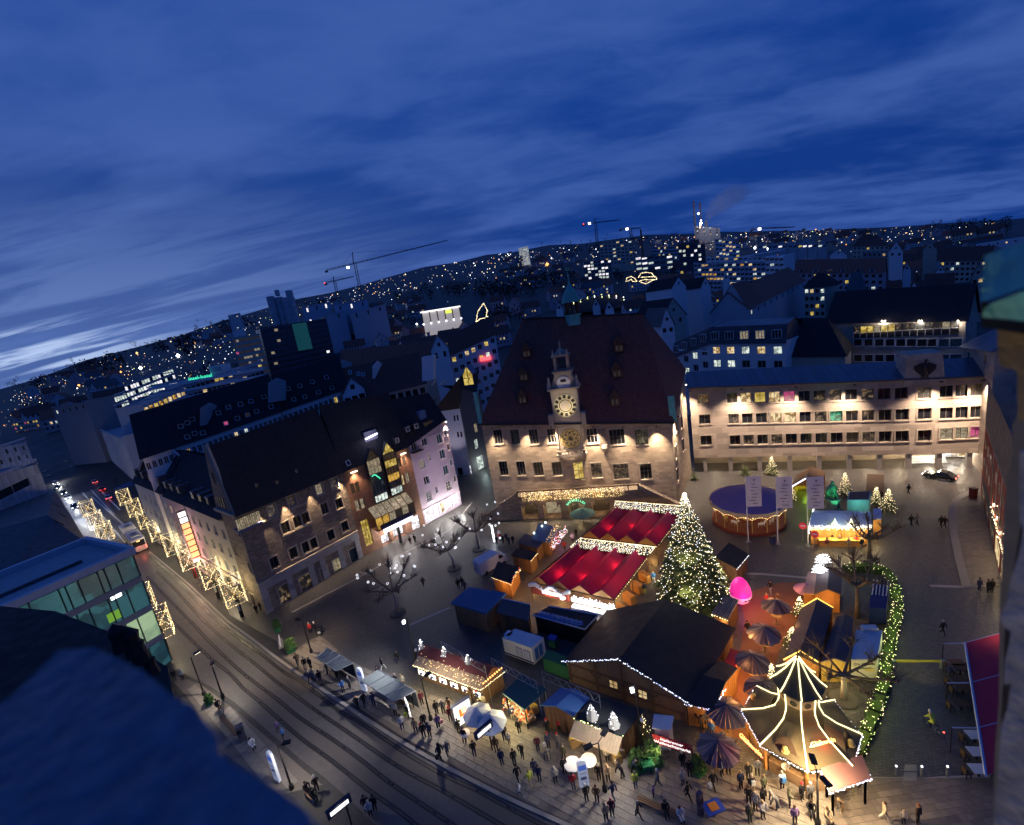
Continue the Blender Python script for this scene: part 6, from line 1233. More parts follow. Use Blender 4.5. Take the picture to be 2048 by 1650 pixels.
def lit_tree(label,base,topy,bare=True):
 b=g(*base);t=thing('street_tree',b,label,'tree','trees with light frames along the street');h=3.0
 mb=MB();mb.tube([b,b+Vector((.1,0,2)),b+Vector((0,.1,4.2))],[.14,.11,.07],C('bark',(.06,.045,.03),.9),6);mb.build('trunk',t);br=MB()
 for k in range(10):
  a=random.uniform(0,6.28);z=random.uniform(2.6,4.2);l=random.uniform(1.2,2.2);p=b+Vector((0,0,z));q=p+Vector((math.cos(a)*l*.6,math.sin(a)*l*.6,l*.75));br.tube([p,(p+q)/2+Vector((0,0,.1)),q],[.05,.035,.015],'bark',4)
  for j in range(2):br.tube([(p+q)/2,(p+q)/2+Vector((random.uniform(-.7,.7),random.uniform(-.7,.7),.9))],[.025,.01],'bark',4)
 br.build('branches',t,kind='stuff')
 fr=MB();bl=MB();s_=1.35;yaw=.65;ca,sa=math.cos(yaw),math.sin(yaw)
 cn=[b+Vector((ca*x-sa*y,sa*x+ca*y,z))for z in(2.6,6.6)for x,y in((-s_,-s_),(s_,-s_),(s_,s_),(-s_,s_))]
 for i,j in((0,1),(1,2),(2,3),(3,0),(4,5),(5,6),(6,7),(7,4),(0,4),(1,5),(2,6),(3,7),(0,5),(2,7),(1,6)):
  fr.tube([cn[i],cn[j]],.025,'black_metal',3);bulbs(bl,[cn[i],cn[j]],.2,.065,['bulb_warm','bulb_warm','bulb_gold'],.05)
 for k in range(80):bl.octa(b+Vector((random.uniform(-1.3,1.3),random.uniform(-1.3,1.3),random.uniform(2.8,6.2))),.05,'bulb_gold')
 f=fr.build('light_frame',t);bl.build('bulbs',f,kind='stuff');light('POINT',b+Vector((0,0,4.4)),62,(1,.82,.42),.8,t)
for k,(x,y)in enumerate(((482,1231),(437,1193),(391,1156),(358,1126),(326,1096),(302,1071),(279,1046),(258,1022))):lit_tree(['bare tree in a frame of warm lights beside the corner house','bare tree in a light frame by the parked bicycles','bare tree in a light frame beside the red post','bare tree in a light frame right in front of the light sign','bare tree in a light frame just past the light sign','bare tree in a light frame level with the rear of the bus','bare tree in a light frame beside the blue awning','farthest light framed tree of the row on the right side'][k],(x,y),0)
for k,(x,y)in enumerate(((337,1300),(303,1248),(222,1098),(203,1072),(186,1045))):lit_tree(['bare tree in a light frame at the corner of the glass house','light framed tree half hidden behind the glass house','light framed tree at the end of the bright pavement','light framed tree beside the bright pavement','farthest light framed tree on the left side of the street'][k],(x,y),0)
sheet('bright_pavement',[(100,955),(118,962),(150,1010),(190,1060),(225,1110),(205,1120),(165,1070),(130,1010)],.03,C('pale_paving',(.30,.31,.33),.5),'brightly lit pale pavement beside the queue of cars')
for x,y in((118,968),(140,1000),(165,1040),(192,1080)):p=g(x,y);light('POINT',(p.x,p.y,3.0),95,(.92,.95,1),.3)
blue_aw=g(258,985)
MB().hexa([blue_aw+Vector((x,y,2.4))for x,y in((-2,-3),(2,-3),(2,3),(-2,3))],[blue_aw+Vector((x,y,3.0))for x,y in((-1.6,-3),(1.6,-3),(1.6,3),(-1.6,3))],C('awning_blue',(.05,.10,.22),.7)).build('awning',label='small blue awning at the foot of the grey office',cat='awning',org=blue_aw)
def car_proto(name,body,lab,L=4.4,W=1.78,H=1.45,estate=False):
 t=localthing(name,lab,'car');mb=MB();h0=.28
 sec=[(-L/2,.55,.5),(-L/2+.08,.8,.35),(-L*.36,.92,.3),(-L*.3,.95,.3),(L*.16,.95,.3),(L*.36,.86,.3),(L/2-.06,.7,.35),(L/2,.5,.45)]
 vs=[];fs=[]
 for x,zt_,zb in sec:
  for y in(-1,-.96,.96,1):vs.append((x,y*W/2,(zb if abs(y)==1 else zt_)if False else(zt_-.12 if abs(y)==1 else zt_)))
  vs+=[(x,W/2*.94,zb),(x,-W/2*.94,zb)]
 n=6
 for i in range(len(sec)-1):
  for k in range(n):fs.append((i*n+k,(i+1)*n+k,(i+1)*n+(k+1)%n,i*n+(k+1)%n))
 fs+=[tuple(range(n)),tuple(range((len(sec)-1)*n,len(sec)*n))]
 mb.mesh(vs,fs,body);mb.build('body',t)
 b=[(-L*.40 if estate else-L*.37,.93),(L*.17,.93)];tp=[(-L*.33 if estate else-L*.24,H),(L*.02,H)]
 cb=MB().hexa([(b[0][0],-W*.47,.93),(b[1][0],-W*.47,.93),(b[1][0],W*.47,.93),(b[0][0],W*.47,.93)],[(tp[0][0],-W*.38,H-.03),(tp[1][0],-W*.38,H-.03),(tp[1][0],W*.38,H-.03),(tp[0][0],W*.38,H-.03)],'glass_dark').build('windows',t)
 MB().hexa([(tp[0][0]-.05,-W*.39,H-.03),(tp[1][0]+.06,-W*.39,H-.03),(tp[1][0]+.06,W*.39,H-.03),(tp[0][0]-.05,W*.39,H-.03)],[(tp[0][0]+.1,-W*.34,H+.03),(tp[1][0]-.1,-W*.34,H+.03),(tp[1][0]-.1,W*.34,H+.03),(tp[0][0]+.1,W*.34,H+.03)],body).build('roof',t)
 for x in(-L*.31,L*.30):
  for s_ in(-1,1):MB().tube([(x,s_*(W/2-.2),.32),(x,s_*(W/2+.01),.32)],.32,C('tyre',(.015,.015,.015),.8),12).tube([(x,s_*(W/2+.011),.32),(x,s_*(W/2+.02),.32)],.19,'grey_metal',8).build('wheel',t)
 for s_ in(-1,1):MB().box((L/2-.02,s_*W*.36,.62),(.1,.34,.16),'head_white').build('headlight',t);MB().box((-L/2+.02,s_*W*.37,.72),(.1,.30,.16),'tail_red').build('tail_light',t)
 return t
C('car_black',(.012,.012,.014),.22,coat=.6);C('car_silver',(.42,.43,.45),.3,coat=.5,metal=.4);C('car_red',(.30,.03,.025),.25,coat=.6);C('car_white',(.62,.63,.65),.3,coat=.5)
CP={k:car_proto('car','car_'+k,'',estate=k in('silver',))for k in('black','silver','red','white')}
first={}
def car(k,px,to,label,group=None,hl=False,tl=False):
 p=g(*px);q=g(*to);rz=math.atan2(q.y-p.y,q.x-p.x)
 if k not in first:first[k]=1;o=put(CP[k],p,rz);tag(o,label,'car',group)
 else:o=dup(CP[k],p,rz,label,group=group)
 d=Vector((math.cos(rz),math.sin(rz),0))
 if hl:light('SPOT',p+d*2.4+Vector((0,0,.65)),26,(.95,.97,1),.1,None,p+d*14,60,.8)
 if tl:light('POINT',p-d*2.9+Vector((0,0,.6)),2.2,(1,.12,.06),.15)
Lf=[(63,925),(75,938),(92,948),(101,957),(111,968),(118,977),(128,988),(136,998),(150,1016)]
for k,(x,y)in enumerate(Lf):car('black'if k not in(7,)else 'silver',(x,y),(x+14,y+18),['first car of the queue with white headlights, farthest up the street','second dark car in the headlight queue near the striped block','dark car in the headlight queue at the start of the bright pavement','dark car with headlights beside the striped block corner','dark car in the headlight queue, fifth from the far end','dark car in the middle of the bright pavement queue','dark car just ahead of the silver one in the queue','silver car in the headlight queue','dark car nearest the light framed tree in the queue'][k],'cars queueing with headlights on',True)
Rt=[('black',133,927),('silver',147,936),('red',168,948),('silver',190,966),('red',205,981),('white',217,998)]
for k,(c_,x,y)in enumerate(Rt):car(c_,(x,y),(x-12,y-13),['small dark car with red tail lights, farthest on the right lane','silver car behind the farthest dark car on the right lane','red car with orange tail lights on the right lane','silver car in the middle of the right lane','bright red car with lit tail lights near the light framed trees','white car last on the right lane ahead of the bus'][k],'cars driving away with tail lights on',False,True)
for k,(x,y)in enumerate(((62,893),(75,889),(17,897),(84,886),(98,890))):car('red'if k<3 else 'silver',(x,y),(x-8,y-6),['red glowing car turning at the far crossing','car with orange lights waiting at the far crossing','red lit car at the left edge beyond the blue roof','pale car waiting in the far crossing queue','pale car last in the far crossing queue'][k],'cars at the far crossing',False,True)
car('black',(1880,957),(1850,952),'black saloon car parked before the arcade steps')
C('bus_white',(.60,.56,.58),.4,coat=.3)
def bus():
 a,b=g(284,1104),g(243,1051);d=(b-a);d.z=0;L=min(d.length,18.);d.normalize();s_=Vector((-d.y,d.x,0));c=a+d*L/2
 t=thing('bus',a,'white articulated city bus seen from behind on the tram tracks','bus');ax=(d,s_,Vector((0,0,1)));W_,H=2.55,3.0
 for k in(-1,1):
  cc=c+d*k*L*.26
  MB().box(cc+Vector((0,0,.3+H/2)),(L*.47,W_,H-.1),'bus_white',ax=ax).build('body',t)
  for q in(-1,1):MB().box(cc+s_*q*(W_/2+.01)+Vector((0,0,2.05)),(L*.45,.06,1.1),'glass_dark',ax=ax).build('side_window',t)
  MB().box(cc+Vector((0,0,H+.42)),(L*.22,1.6,.35),'grey_clad',ax=ax).build('roof_unit',t);MB().box(cc+Vector((0,0,H+.62)),(L*.12,.9,.1),'roof_metal',ax=ax).build('roof_hatch',t)
  for j in(-1,1):
   for q in(-1,1):MB().tube([cc+d*j*L*.15+s_*q*(W_/2-.3)+Vector((0,0,.48)),cc+d*j*L*.15+s_*q*(W_/2+.02)+Vector((0,0,.48))],.48,'tyre',10).build('wheel',t)
 MB().box(c+Vector((0,0,1.7)),(L*.07,W_*.9,2.5),C('bellows',(.03,.03,.035),.8),ax=ax).build('bellows',t)
 MB().box(a+Vector((0,0,2.2))+d*.05,(.12,W_*.86,1.3),'glass_dark',ax=ax).build('rear_window',t);MB().box(a+Vector((0,0,2.75))-d*.03,(.06,.6,.2),'bulb_orange',ax=ax).build('route_display',t)
 for q in(-1,1):MB().box(a+s_*q*1.1+Vector((0,0,1.1))-d*.02,(.1,.2,.5),'tail_red',ax=ax).build('tail_light',t)
 light('POINT',a-d*1.5+Vector((0,0,1)),5,(1,.15,.1),.2,t)
bus()
for n_,c_ in(('canvas_red',(.26,.008,.062)),('canvas_dark',(.016,.017,.022)),('canvas_teal',(.02,.075,.085)),('canvas_blue',(.06,.15,.36)),('roof_blue',(.05,.13,.25)),('felt_grey',(.085,.075,.085)),('shingle_red',(.13,.03,.035)),('white_tarp',(.55,.56,.60)),('thatch',(.085,.08,.105)),('green_paint',(.02,.13,.05)),('navy',(.02,.03,.12)),('purple_canvas',(.27,.16,.30)),('hedge_green',(.035,.07,.012)),('needle',(.062,.082,.024)),('bark_pale',(.34,.31,.27)),('bark_dark',(.13,.10,.075)),('red_cloth',(.40,.02,.03)),('crate',(.36,.24,.11)),('fruit_yellow',(.70,.52,.05)),('fruit_red',(.45,.05,.03)),('fruit_orange',(.7,.25,.03)),('leaf_green',(.05,.12,.025)),('glass_clear',(.05,.06,.065)),('wood_deck',(.20,.09,.05)),('frost',(.40,.40,.38))):C(n_,c_,.75 if 'glass'not in n_ else.15)
C('egg_pink',(.7,.05,.35),.5,em=(1.,.02,.42),es=.62);C('egg_band',(.8,.5,.65),.5,em=(1.,.38,.6),es=.5)
def roofed(name,label,eave,ze,kind,rise,rm,wm,cat='stall',inset=.35,gab=None,walls=(1,1,1,1),base=0.,group=None,th=.12,front=None):
 """eave: front left, front right, back right, back left, as seen; kind: gable_fb (ridge front to back), gable_lr (ridge left to right), flat, mono"""
 P=[g(*p,ze)for p in eave];c=sum(P,Vector())/4;t=thing(name,(c.x,c.y,base),label,cat,group);Zv=Vector((0,0,1))
 I=[p.lerp(Vector((c.x,c.y,p.z)),inset/max(.5,(p-c).length))for p in P]
 mb=MB()
 for k in range(4):
  if walls[k]:
   a,b=I[k],I[(k+1)%4];n=(b-a).cross(Zv).normalized();L_=(b-a).length;nb=max(3,int(L_/.45))
   mb.poly([(a.x,a.y,base),(b.x,b.y,base),(b.x,b.y,ze),(a.x,a.y,ze)],wm)
   for j in range(nb+1):q=a.lerp(b,j/nb);mb.box((q.x+n.x*.03,q.y+n.y*.03,(base+ze)/2),(.07,.07,ze-base),wm,math.atan2(n.y,n.x))
  else:
   for q in(I[k],I[(k+1)%4]):mb.box((q.x,q.y,(base+ze)/2),(.12,.12,ze-base),wm)
 R=MB()
 if kind=='gable_fb':
  f,b=(P[0]+P[1])/2+Zv*rise,(P[2]+P[3])/2+Zv*rise
  R.hexa([P[0],f,b,P[3]],[p+Zv*th for p in(P[0],f,b,P[3])],rm).hexa([f,P[1],P[2],b],[p+Zv*th for p in(f,P[1],P[2],b)],rm)
  fi,bi=(I[0]+I[1])/2+Zv*rise*.92,(I[2]+I[3])/2+Zv*rise*.92;mb.poly([I[0],I[1],fi],wm).poly([I[2],I[3],bi],wm)
 elif kind=='gable_lr':
  f,b=(P[0]+P[3])/2+Zv*rise,(P[1]+P[2])/2+Zv*rise
  R.hexa([P[0],P[1],b,f],[p+Zv*th for p in(P[0],P[1],b,f)],rm).hexa([f,b,P[2],P[3]],[p+Zv*th for p in(f,b,P[2],P[3])],rm)
  fi,bi=(I[0]+I[3])/2+Zv*rise*.92,(I[1]+I[2])/2+Zv*rise*.92;mb.poly([I[0],I[3],fi],wm).poly([I[1],I[2],bi],wm)
 elif kind=='mono':q=[P[0],P[1],P[2]+Zv*rise,P[3]+Zv*rise];R.hexa(q,[p+Zv*th for p in q],rm)
 elif kind=='hip':
  f,b=(P[0]+P[3])/2+Zv*rise,(P[1]+P[2])/2+Zv*rise;f,b=f.lerp(b,.25),b.lerp(f,.25);R.poly([P[0],P[1],b,f],rm).poly([P[2],P[3],f,b],rm).poly([P[1],P[2],b],rm).poly([P[3],P[0],f],rm).poly(P,rm)
 else:R.hexa(P,[p+Zv*th for p in P],rm)
 if mb.v:mb.build('wall',t)
 r=R.build('roof',t);return t,P,I,r
def chain(name,label,pts,m,parent=None,step=.22,r=.055,cat='string lights',jit=.03):
 mb=MB();bulbs(mb,pts,step,r,m,jit)
 if parent is not None:return mb.build('light_chain',parent,kind='stuff')
 return mb.build(name,label=label,cat=cat,kind='stuff',org=pts[0])
Zv=Vector((0,0,1))
def glow_at(px,z,w,col,size=.3):p=g(*px,z);return light('POINT',p,w,col,size)
WARM,ORANGE,COOL,YEL=(1,.74,.42),(1,.52,.14),(.92,.95,1),(1,.80,.35)
t,P,I,r=roofed('beer_hut','big timber hut under a broad plain black roof edged with blue white lights',[(1125,1325),(1382,1412),(1472,1258),(1214,1222)],2.5,'gable_fb',2.6,'canvas_dark','hut_wood','hut',.5)
f=(P[0]+P[1])/2+Zv*2.6;chain('','',[P[0]+Zv*.1,f+Zv*.1,P[1]+Zv*.1],['bulb_white','bulb_blue'],t,.16,.07,jit=.06)
fx=(I[1]-I[0]).normalized();fn_=fx.cross(Zv);fn_=fn_ if fn_.dot(Vector((-f.x,-f.y,0)))>0 else-fn_;fl=(I[1]-I[0]).length
bm=MB()
for u in(.02,.27,.5,.74,.98):q=I[0].lerp(I[1],u);h_=2.5+2.3*(1-abs(u-.5)*2);bm.box(Vector((q.x,q.y,h_/2))+fn_*.1,(.2,.2,h_),'brown_wood',math.atan2(fx.y,fx.x))
for z in(2.45,1.0):bm.box(Vector((*(I[0].lerp(I[1],.5)).xy,z))+fn_*.09,(fl,.16,.18),'brown_wood',math.atan2(fx.y,fx.x))
for u in(.27,.5,.74):
 for s_ in(-1,1):q=Vector((*(I[0].lerp(I[1],u)).xy,0))+fn_*.12;bm.tube([q+Zv*1.7,q+fx*s_*.8+Zv*2.5],.08,'brown_wood',4)
bm.build('timber_frame',t)
for k in range(26):
 q=I[0].lerp(I[1],(k+.5)/26);h_=2.45+2.2*(1-abs((k+.5)/26-.5)*2);MB().box(Vector((q.x,q.y,h_/2))+fn_*.035,(fl/26*.94,.05,h_),'hut_wood',math.atan2(fx.y,fx.x)).build('plank',t)
for u,z in((.42,1.75),(.66,1.75)):
 q=Vector((*(I[0].lerp(I[1],u)).xy,z))+fn_*.1;wo=MB().box(q,(.95,.1,.95),'dark_frame',math.atan2(fx.y,fx.x)).build('window',t);MB().box(q+fn_*.06,(.8,.04,.8),'lit_warm',math.atan2(fx.y,fx.x)).box(q+fn_*.08,(.06,.05,.8),'dark_frame',math.atan2(fx.y,fx.x)).box(q+fn_*.08,(.8,.05,.06),'dark_frame',math.atan2(fx.y,fx.x)).build('pane',wo)
def tent(name,label,front,back,ze,zr,n):
 a,b=[g(*p,ze)for p in front];d,c=[g(*p,ze)for p in back];t=thing(name,((a+b+c+d)/4).xy.to_3d(),label,'tent');R=MB();E=MB()
 for k in range(n):
  f0,f1,fm=a.lerp(b,k/n),a.lerp(b,(k+1)/n),a.lerp(b,(k+.5)/n)+Zv*(zr-ze);b0,b1,bm_=d.lerp(c,k/n),d.lerp(c,(k+1)/n),d.lerp(c,(k+.5)/n)+Zv*(zr-ze)
  S_=5
  for i in range(S_):
   u,v=i/S_,(i+1)/S_;sg=lambda p,q,w_:p.lerp(q,w_)-Zv*.18*math.sin(math.pi*w_)
   R.poly([sg(f0,b0,u),sg(fm,bm_,u),sg(fm,bm_,v),sg(f0,b0,v)],'canvas_red').poly([sg(fm,bm_,u),sg(f1,b1,u),sg(f1,b1,v),sg(fm,bm_,v)],'canvas_red')
  E.poly([f0,f1,fm],'orange_wood').poly([b0,b1,bm_],'orange_wood')
 R.build('canopy',t);E.build('gable_boards',t)
 po=MB()
 for p in(a,b,c,d,a.lerp(d,.5),b.lerp(c,.5)):po.tube([(p.x,p.y,0),p],.09,'brown_wood',5)
 for p,q in((a,b),(b,c),(c,d),(d,a)):po.tube([p,q],.1,'dark_wood',5)
 po.build('frame',t);return t,a,b,c,d
t1,a,b,c,d=tent('crimson_tent','front crimson market tent with four long pitched bays',[(1060,1164),(1228,1200)],[(1142,1096),(1294,1114)],3.0,4.1,4)
for u,v in((.2,.3),(.5,.35),(.8,.3),(.3,.75),(.7,.7)):p=a.lerp(b,u).lerp(d.lerp(c,u),v);light('POINT',(p.x,p.y,2.3),34,ORANGE,.3,t1)
for k in range(4):p=b.lerp(c,(k+.5)/4);MB().box((p.x,p.y,.6),(.9,1.6,1.2),'orange_wood',.5).build('counter',t1)
chain('','',[b-Zv*.1,c-Zv*.1],'bulb_warm',t1,.55,.09)
ex=(b-a).normalized();en=ex.cross(Zv);en=en if en.dot(Vector((-a.x,-a.y,0)))>0 else-en;el=(b-a).length;an=math.atan2(ex.y,ex.x)
p=a.lerp(b,.27)+en*.5;fs=MB().box((p.x,p.y,2.15),(el*.46,.14,.95),C('board_red',(.45,.09,.06),.6),an).build('sign_board',t1,label='red painted sign board with a pale panel and oval')
MB().box(p+en*.1+ex*.3+Zv*(2.35-p.z),(el*.24,.04,.5),'panel_white',an).build('pale_panel',fs);MB().ball(p+en*.1+ex*el*.16+Zv*(2.1-p.z),.42,'panel_white',10,.6).build('oval_panel',fs)
wv=MB();
for k in range(16):q=a.lerp(b,.02+k*.032)+en*.45;wv.box((q.x,q.y,2.85+.28*math.sin(k*.9)),(.5,.3,.34+.16*math.sin(k*.9)),'white_paint',an)
wv.build('snow_trim',t1,kind='stuff')
p=a.lerp(b,.77)+en*.55;co=MB().box((p.x,p.y,1.25),(el*.48,.8,.1),'white_paint',an).box((p.x,p.y,.6),(el*.48,.6,1.2),'white_paint',an).box((p.x,p.y,2.1)+0*p if False else(p.x,p.y,2.15),(el*.48,.12,.55),'panel_white',an).build('counter',t1)
for u in(.6,.78,.95):q=a.lerp(b,u)+en*1.1;light('POINT',(q.x,q.y,2.0),24,(1,.96,.95),.2,t1)
q=a.lerp(b,.27)+en*1.6;light('POINT',(q.x,q.y,2.4),14,(1,.85,.75),.2,t1)
mbx=MB()
for k in range(80):q=a.lerp(b,random.uniform(.53,1.03))+en*random.uniform(.3,.7);mbx.octa((q.x,q.y,random.uniform(2.3,2.75)),.08,'bulb_white')
mbx.build('icicle_lights',t1,kind='stuff')
t2,a2,b2,c2,d2=tent('crimson_tent','rear crimson market tent nearest the town hall',[(1164,1074),(1314,1092)],[(1228,1016),(1362,1030)],3.0,4.2,4)
for u,v in((.2,.35),(.5,.5),(.8,.35)):p=a2.lerp(b2,u).lerp(d2.lerp(c2,u),v);light('POINT',(p.x,p.y,2.3),34,ORANGE,.3,t2)
chain('','',[b2-Zv*.1,c2-Zv*.1],'bulb_warm',t2,.55,.09)
def netlight(label,q,n):
 t=thing('light_net',q[0],label,'light net');mb=MB().poly(q,'canvas_dark').poly([p-Zv*.05 for p in q],'canvas_dark');mb.build('panel',t);bl=MB();nn=(q[1]-q[0]).cross(q[3]-q[0]).normalized();nn=nn if nn.z>0 else-nn
 for _ in range(n):u,v=random.random(),random.random();p=q[0].lerp(q[1],u).lerp(q[3].lerp(q[2],u),v)+nn*.08;bl.octa(p,.042,random.choice(['bulb_warm','bulb_white','bulb_warm']))
 bulbs(bl,[q[3],q[2]],.12,.06,'bulb_warm');bl.build('bulbs',t,kind='stuff');c=sum(q,Vector())/4;light('POINT',c+nn*1.1,8,(1,.9,.68),.6,t);light('POINT',c.lerp(q[1],.6)+nn*1.1,5,(1,.9,.68),.6,t);return t
netlight('sloping band of dense warm white lights between the two crimson tents',[g(1138,1095,3.6),g(1297,1112,3.6),g(1312,1094,4.4),g(1160,1076,4.4)],1000)
netlight('band of dense warm white lights behind the rear crimson tent',[g(1228,1016,3.8),g(1362,1030,3.8),g(1372,1012,4.8),g(1230,1002,4.8)],800)
t,P,I,r=roofed('market_hut','small hut with a flat bright blue roof and timber posts at the west end',[(902,1209),(972,1230),(1013,1190),(938,1177)],2.9,'flat',0,'roof_blue','hut_wood','hut',.5,th=.3)
t,P,I,r=roofed('market_hut','plain brown hut with a dull grey roof right beside the blue roofed hut',[(992,1226),(1058,1243),(1062,1216),(1004,1203)],2.5,'mono',.3,'felt_grey','brown_wood','hut');MB().tube([P[3]+Zv*.5,P[2]+Zv*.5],.09,C('trim_blue',(.35,.42,.6),.5),4).build('edge_trim',t)
t,P,I,r=roofed('open_container','open dark container with crumpled blue tarpaulin behind the big hut',[(1066,1232),(1170,1261),(1197,1232),(1098,1214)],2.3,'flat',0,'canvas_dark','black_metal','container')
tp=MB();
for k in range(9):
 q=P[0].lerp(P[1],.1+k*.09).lerp(P[3].lerp(P[2],.1+k*.09),.25);tp.hexa([q+Vector((-.5,-.4,.13)),q+Vector((.5,-.4,.13)),q+Vector((.5,.4,.13)),q+Vector((-.5,.4,.13))],[q+Vector((-.3,-.2,.3+.2*random.random())),q+Vector((.3,-.1,.3)),q+Vector((.2,.3,.25)),q+Vector((-.3,.3,.35))],'canvas_blue')
tp.build('tarpaulin',t);MB().tube([P[0]+Zv*.15,P[1]+Zv*.15,P[2]+Zv*.15,P[3]+Zv*.15],.1,'trim_blue',4).build('edge_trim',t)
def boxpx(name,label,base4,h,m,cat,taper=0.,tm=None):
 P=[g(*p)for p in base4];c=sum(P,Vector())/4;t=thing(name,c,label,cat);T=[(p.lerp(c,taper))+Zv*h for p in P];MB().hexa([p+Zv*.25 for p in P],T,m).build('body',t);return t,P,T
t,P,T=boxpx('trailer','white cooling trailer with notices on its side behind the big hut',[(1011,1311),(1069,1333),(1093,1311),(1036,1292)],2.5,'white_tarp','trailer')
d1=(P[1]-P[0]).normalized();n1=d1.cross(Zv);n1=n1 if n1.dot(-P[0])>0 else-n1;rz=math.atan2(d1.y,d1.x)
for u in(.55,.82):q=P[0].lerp(P[1],u)+n1*.04+Zv*1.3;no=MB().box(q,(.9,.05,1.3),C('notice_blue',(.24,.28,.42),.6),rz).build('notice',t);
for u in(.55,.82):
 for k in range(5):q=P[0].lerp(P[1],u)+n1*.08+Zv*(.85+k*.22);MB().box(q,(.68,.03,.05),'white_paint',rz).build('notice_line',t)
MB().box(P[0].lerp(P[1],.5)+n1*.05+Zv*.5,((P[1]-P[0]).length,.08,.12),'navy',rz).build('stripe',t)
d2_=(P[2]-P[1]).normalized();n2_=d2_.cross(Zv);n2_=n2_ if n2_.dot(-P[0])>0 else-n2_
for u in(.3,.65):MB().box(P[1].lerp(P[2],u)+n2_*.04+Zv*1.35,(.55,.05,1.5),'canvas_blue',math.atan2(d2_.y,d2_.x)).build('notice',t)
MB().box((T[0]+T[3])/2+Vector((0,0,-.25)),(.8,.9,.5),'white_tarp',rz).build('cooling_unit',t)
t,P,T=boxpx('container','green metal container beside the big hut',[(1090,1345),(1140,1364),(1150,1345),(1098,1328)],1.9,'green_paint','container')
t,P,T=boxpx('wheelie_bin','dull bin with a violet lid behind the trailer',[(1098,1297),(1112,1302),(1118,1292),(1104,1287)],1.3,'green_paint','bin');MB().hexa(T,[p+Zv*.12 for p in T],C('lid_violet',(.08,.06,.3),.5)).build('lid',t)
def van():
 a,b=g(957,1152),g(1018,1116);d=(b-a);L=5.6;d.normalize();s_=Vector((-d.y,d.x,0));t=thing('delivery_van',a,'white delivery van parked beside the west stalls','van');W_=1.0
 pr=[(0,.4),(0,2.3),(.25,2.55),(3.9,2.5),(4.6,1.75),(5.5,1.35),(5.6,.4)]
 V=[[a+d*x+s_*q*W_+Zv*z for x,z in pr]for q in(-1,1)];n=len(pr)
 MB().mesh(V[0]+V[1],[tuple(range(n)),tuple(range(n,2*n))[::-1]]+[(i,(i+1)%n,n+(i+1)%n,n+i)for i in range(n)],C('van_white',(.60,.61,.66),.35)).build('body',t)
 for q in(-1,1):
  MB().hexa([a+d*x+s_*q*(W_+.0)+Zv*z for x,z in((3.75,1.5),(4.65,1.5),(4.4,1.9),(3.8,2.2))],[a+d*x+s_*q*(W_+.03)+Zv*z for x,z in((3.75,1.5),(4.65,1.5),(4.4,1.9),(3.8,2.2))],'glass_dark').build('side_window',t)
  for x in(1.0,4.6):MB().tube([a+d*x+s_*q*.7+Zv*.36,a+d*x+s_*q*1.02+Zv*.36],.36,'tyre',10).build('wheel',t)
 f=[a+d*3.98+Zv*2.44,a+d*4.62+Zv*1.78];MB().hexa([f[0]-s_*.85,f[1]-s_*.9,f[1]+s_*.9,f[0]+s_*.85],[p+d*.04+Zv*.04 for p in(f[0]-s_*.85,f[1]-s_*.9,f[1]+s_*.9,f[0]+s_*.85)],'glass_dark').build('windscreen',t)
 MB().box(a+Zv*1.4-d*.02,(.06,.05,2.0),'dark_frame',math.atan2(d.y,d.x)).box(a+s_*.6+Zv*1.0-d*.02,(.05,.3,.3),'dark_frame',math.atan2(d.y,d.x)).build('rear_door_seam',t)
van()
t,P,I,r=roofed('market_stall','stall with a dark blue roof and orange lit counter right of the van',[(983,1154),(1022,1168),(1040,1136),(996,1124)],2.4,'flat',0,'canvas_dark','orange_wood');chain('','',[P[0]-Zv*.1,P[1]-Zv*.1],'bulb_warm',t,.2,.05);light('POINT',(P[0]+P[1])/2+Vector((-.2,-.8,-.6)),9,ORANGE,.2,t);chain('','',[P[1],P[1].lerp(P[2],.5)+Zv*.3,P[2]],['bulb_warm','bulb_red','bulb_gold'],t,.16,.07,jit=.25)
t,P,I,r=roofed('market_stall','stall with a plain dark flat roof behind the van',[(1022,1112),(1062,1122),(1076,1106),(1034,1098)],2.4,'flat',0,'canvas_dark','brown_wood');chain('','',[P[1],P[2]],'bulb_warm',t,.25,.06)
t,P,I,r=roofed('market_stall','stall with a dull grey roof below the bright blue one',[(1034,1086),(1076,1098),(1092,1080),(1050,1068)],2.4,'flat',0,'felt_grey','brown_wood')
t,P,I,r=roofed('market_stall','stall with a bright blue roof and pink violet lights along its side',[(1064,1080),(1098,1086),(1120,1056),(1078,1047)],2.6,'flat',0,'roof_blue','brown_wood')
mb=MB();e=[P[1]+Vector((.3,0,0)),P[2]+Vector((1.2,.8,0))];
for k in range(130):p=e[0].lerp(e[1],random.random());mb.octa((p.x+random.uniform(-.3,.3),p.y+random.uniform(-.3,.3),p.z-random.uniform(.1,1.4)),.06,random.choice(['bulb_white','bulb_blue','bulb_red','bulb_warm','tube_blue']))
for k in range(70):p=P[2].lerp(P[1],random.random());mb.octa((p.x+random.uniform(-.6,.2),p.y+random.uniform(-.1,.6),p.z+random.uniform(.1,.9)),.05,'bulb_gold')
mb.build('light_chain',t,kind='stuff');light('POINT',e[0].lerp(e[1],.5)+Vector((.6,-.6,-.8)),14,(1,.35,.75),.3,t)
for k,(x,y)in enumerate(((1068,1066),(1084,1052),(1091,1045))):p=g(x,y,3.0);MB().tube([(p.x,p.y,0),p],.04,'black_metal',5).ball(p,.16,'lamp_cool',8).build('globe_lamp',label=['lowest white globe lamp left of the bright blue stall','middle white globe lamp left of the bright blue stall','topmost white globe lamp left of the bright blue stall'][k],cat='lamp',org=(p.x,p.y,0))
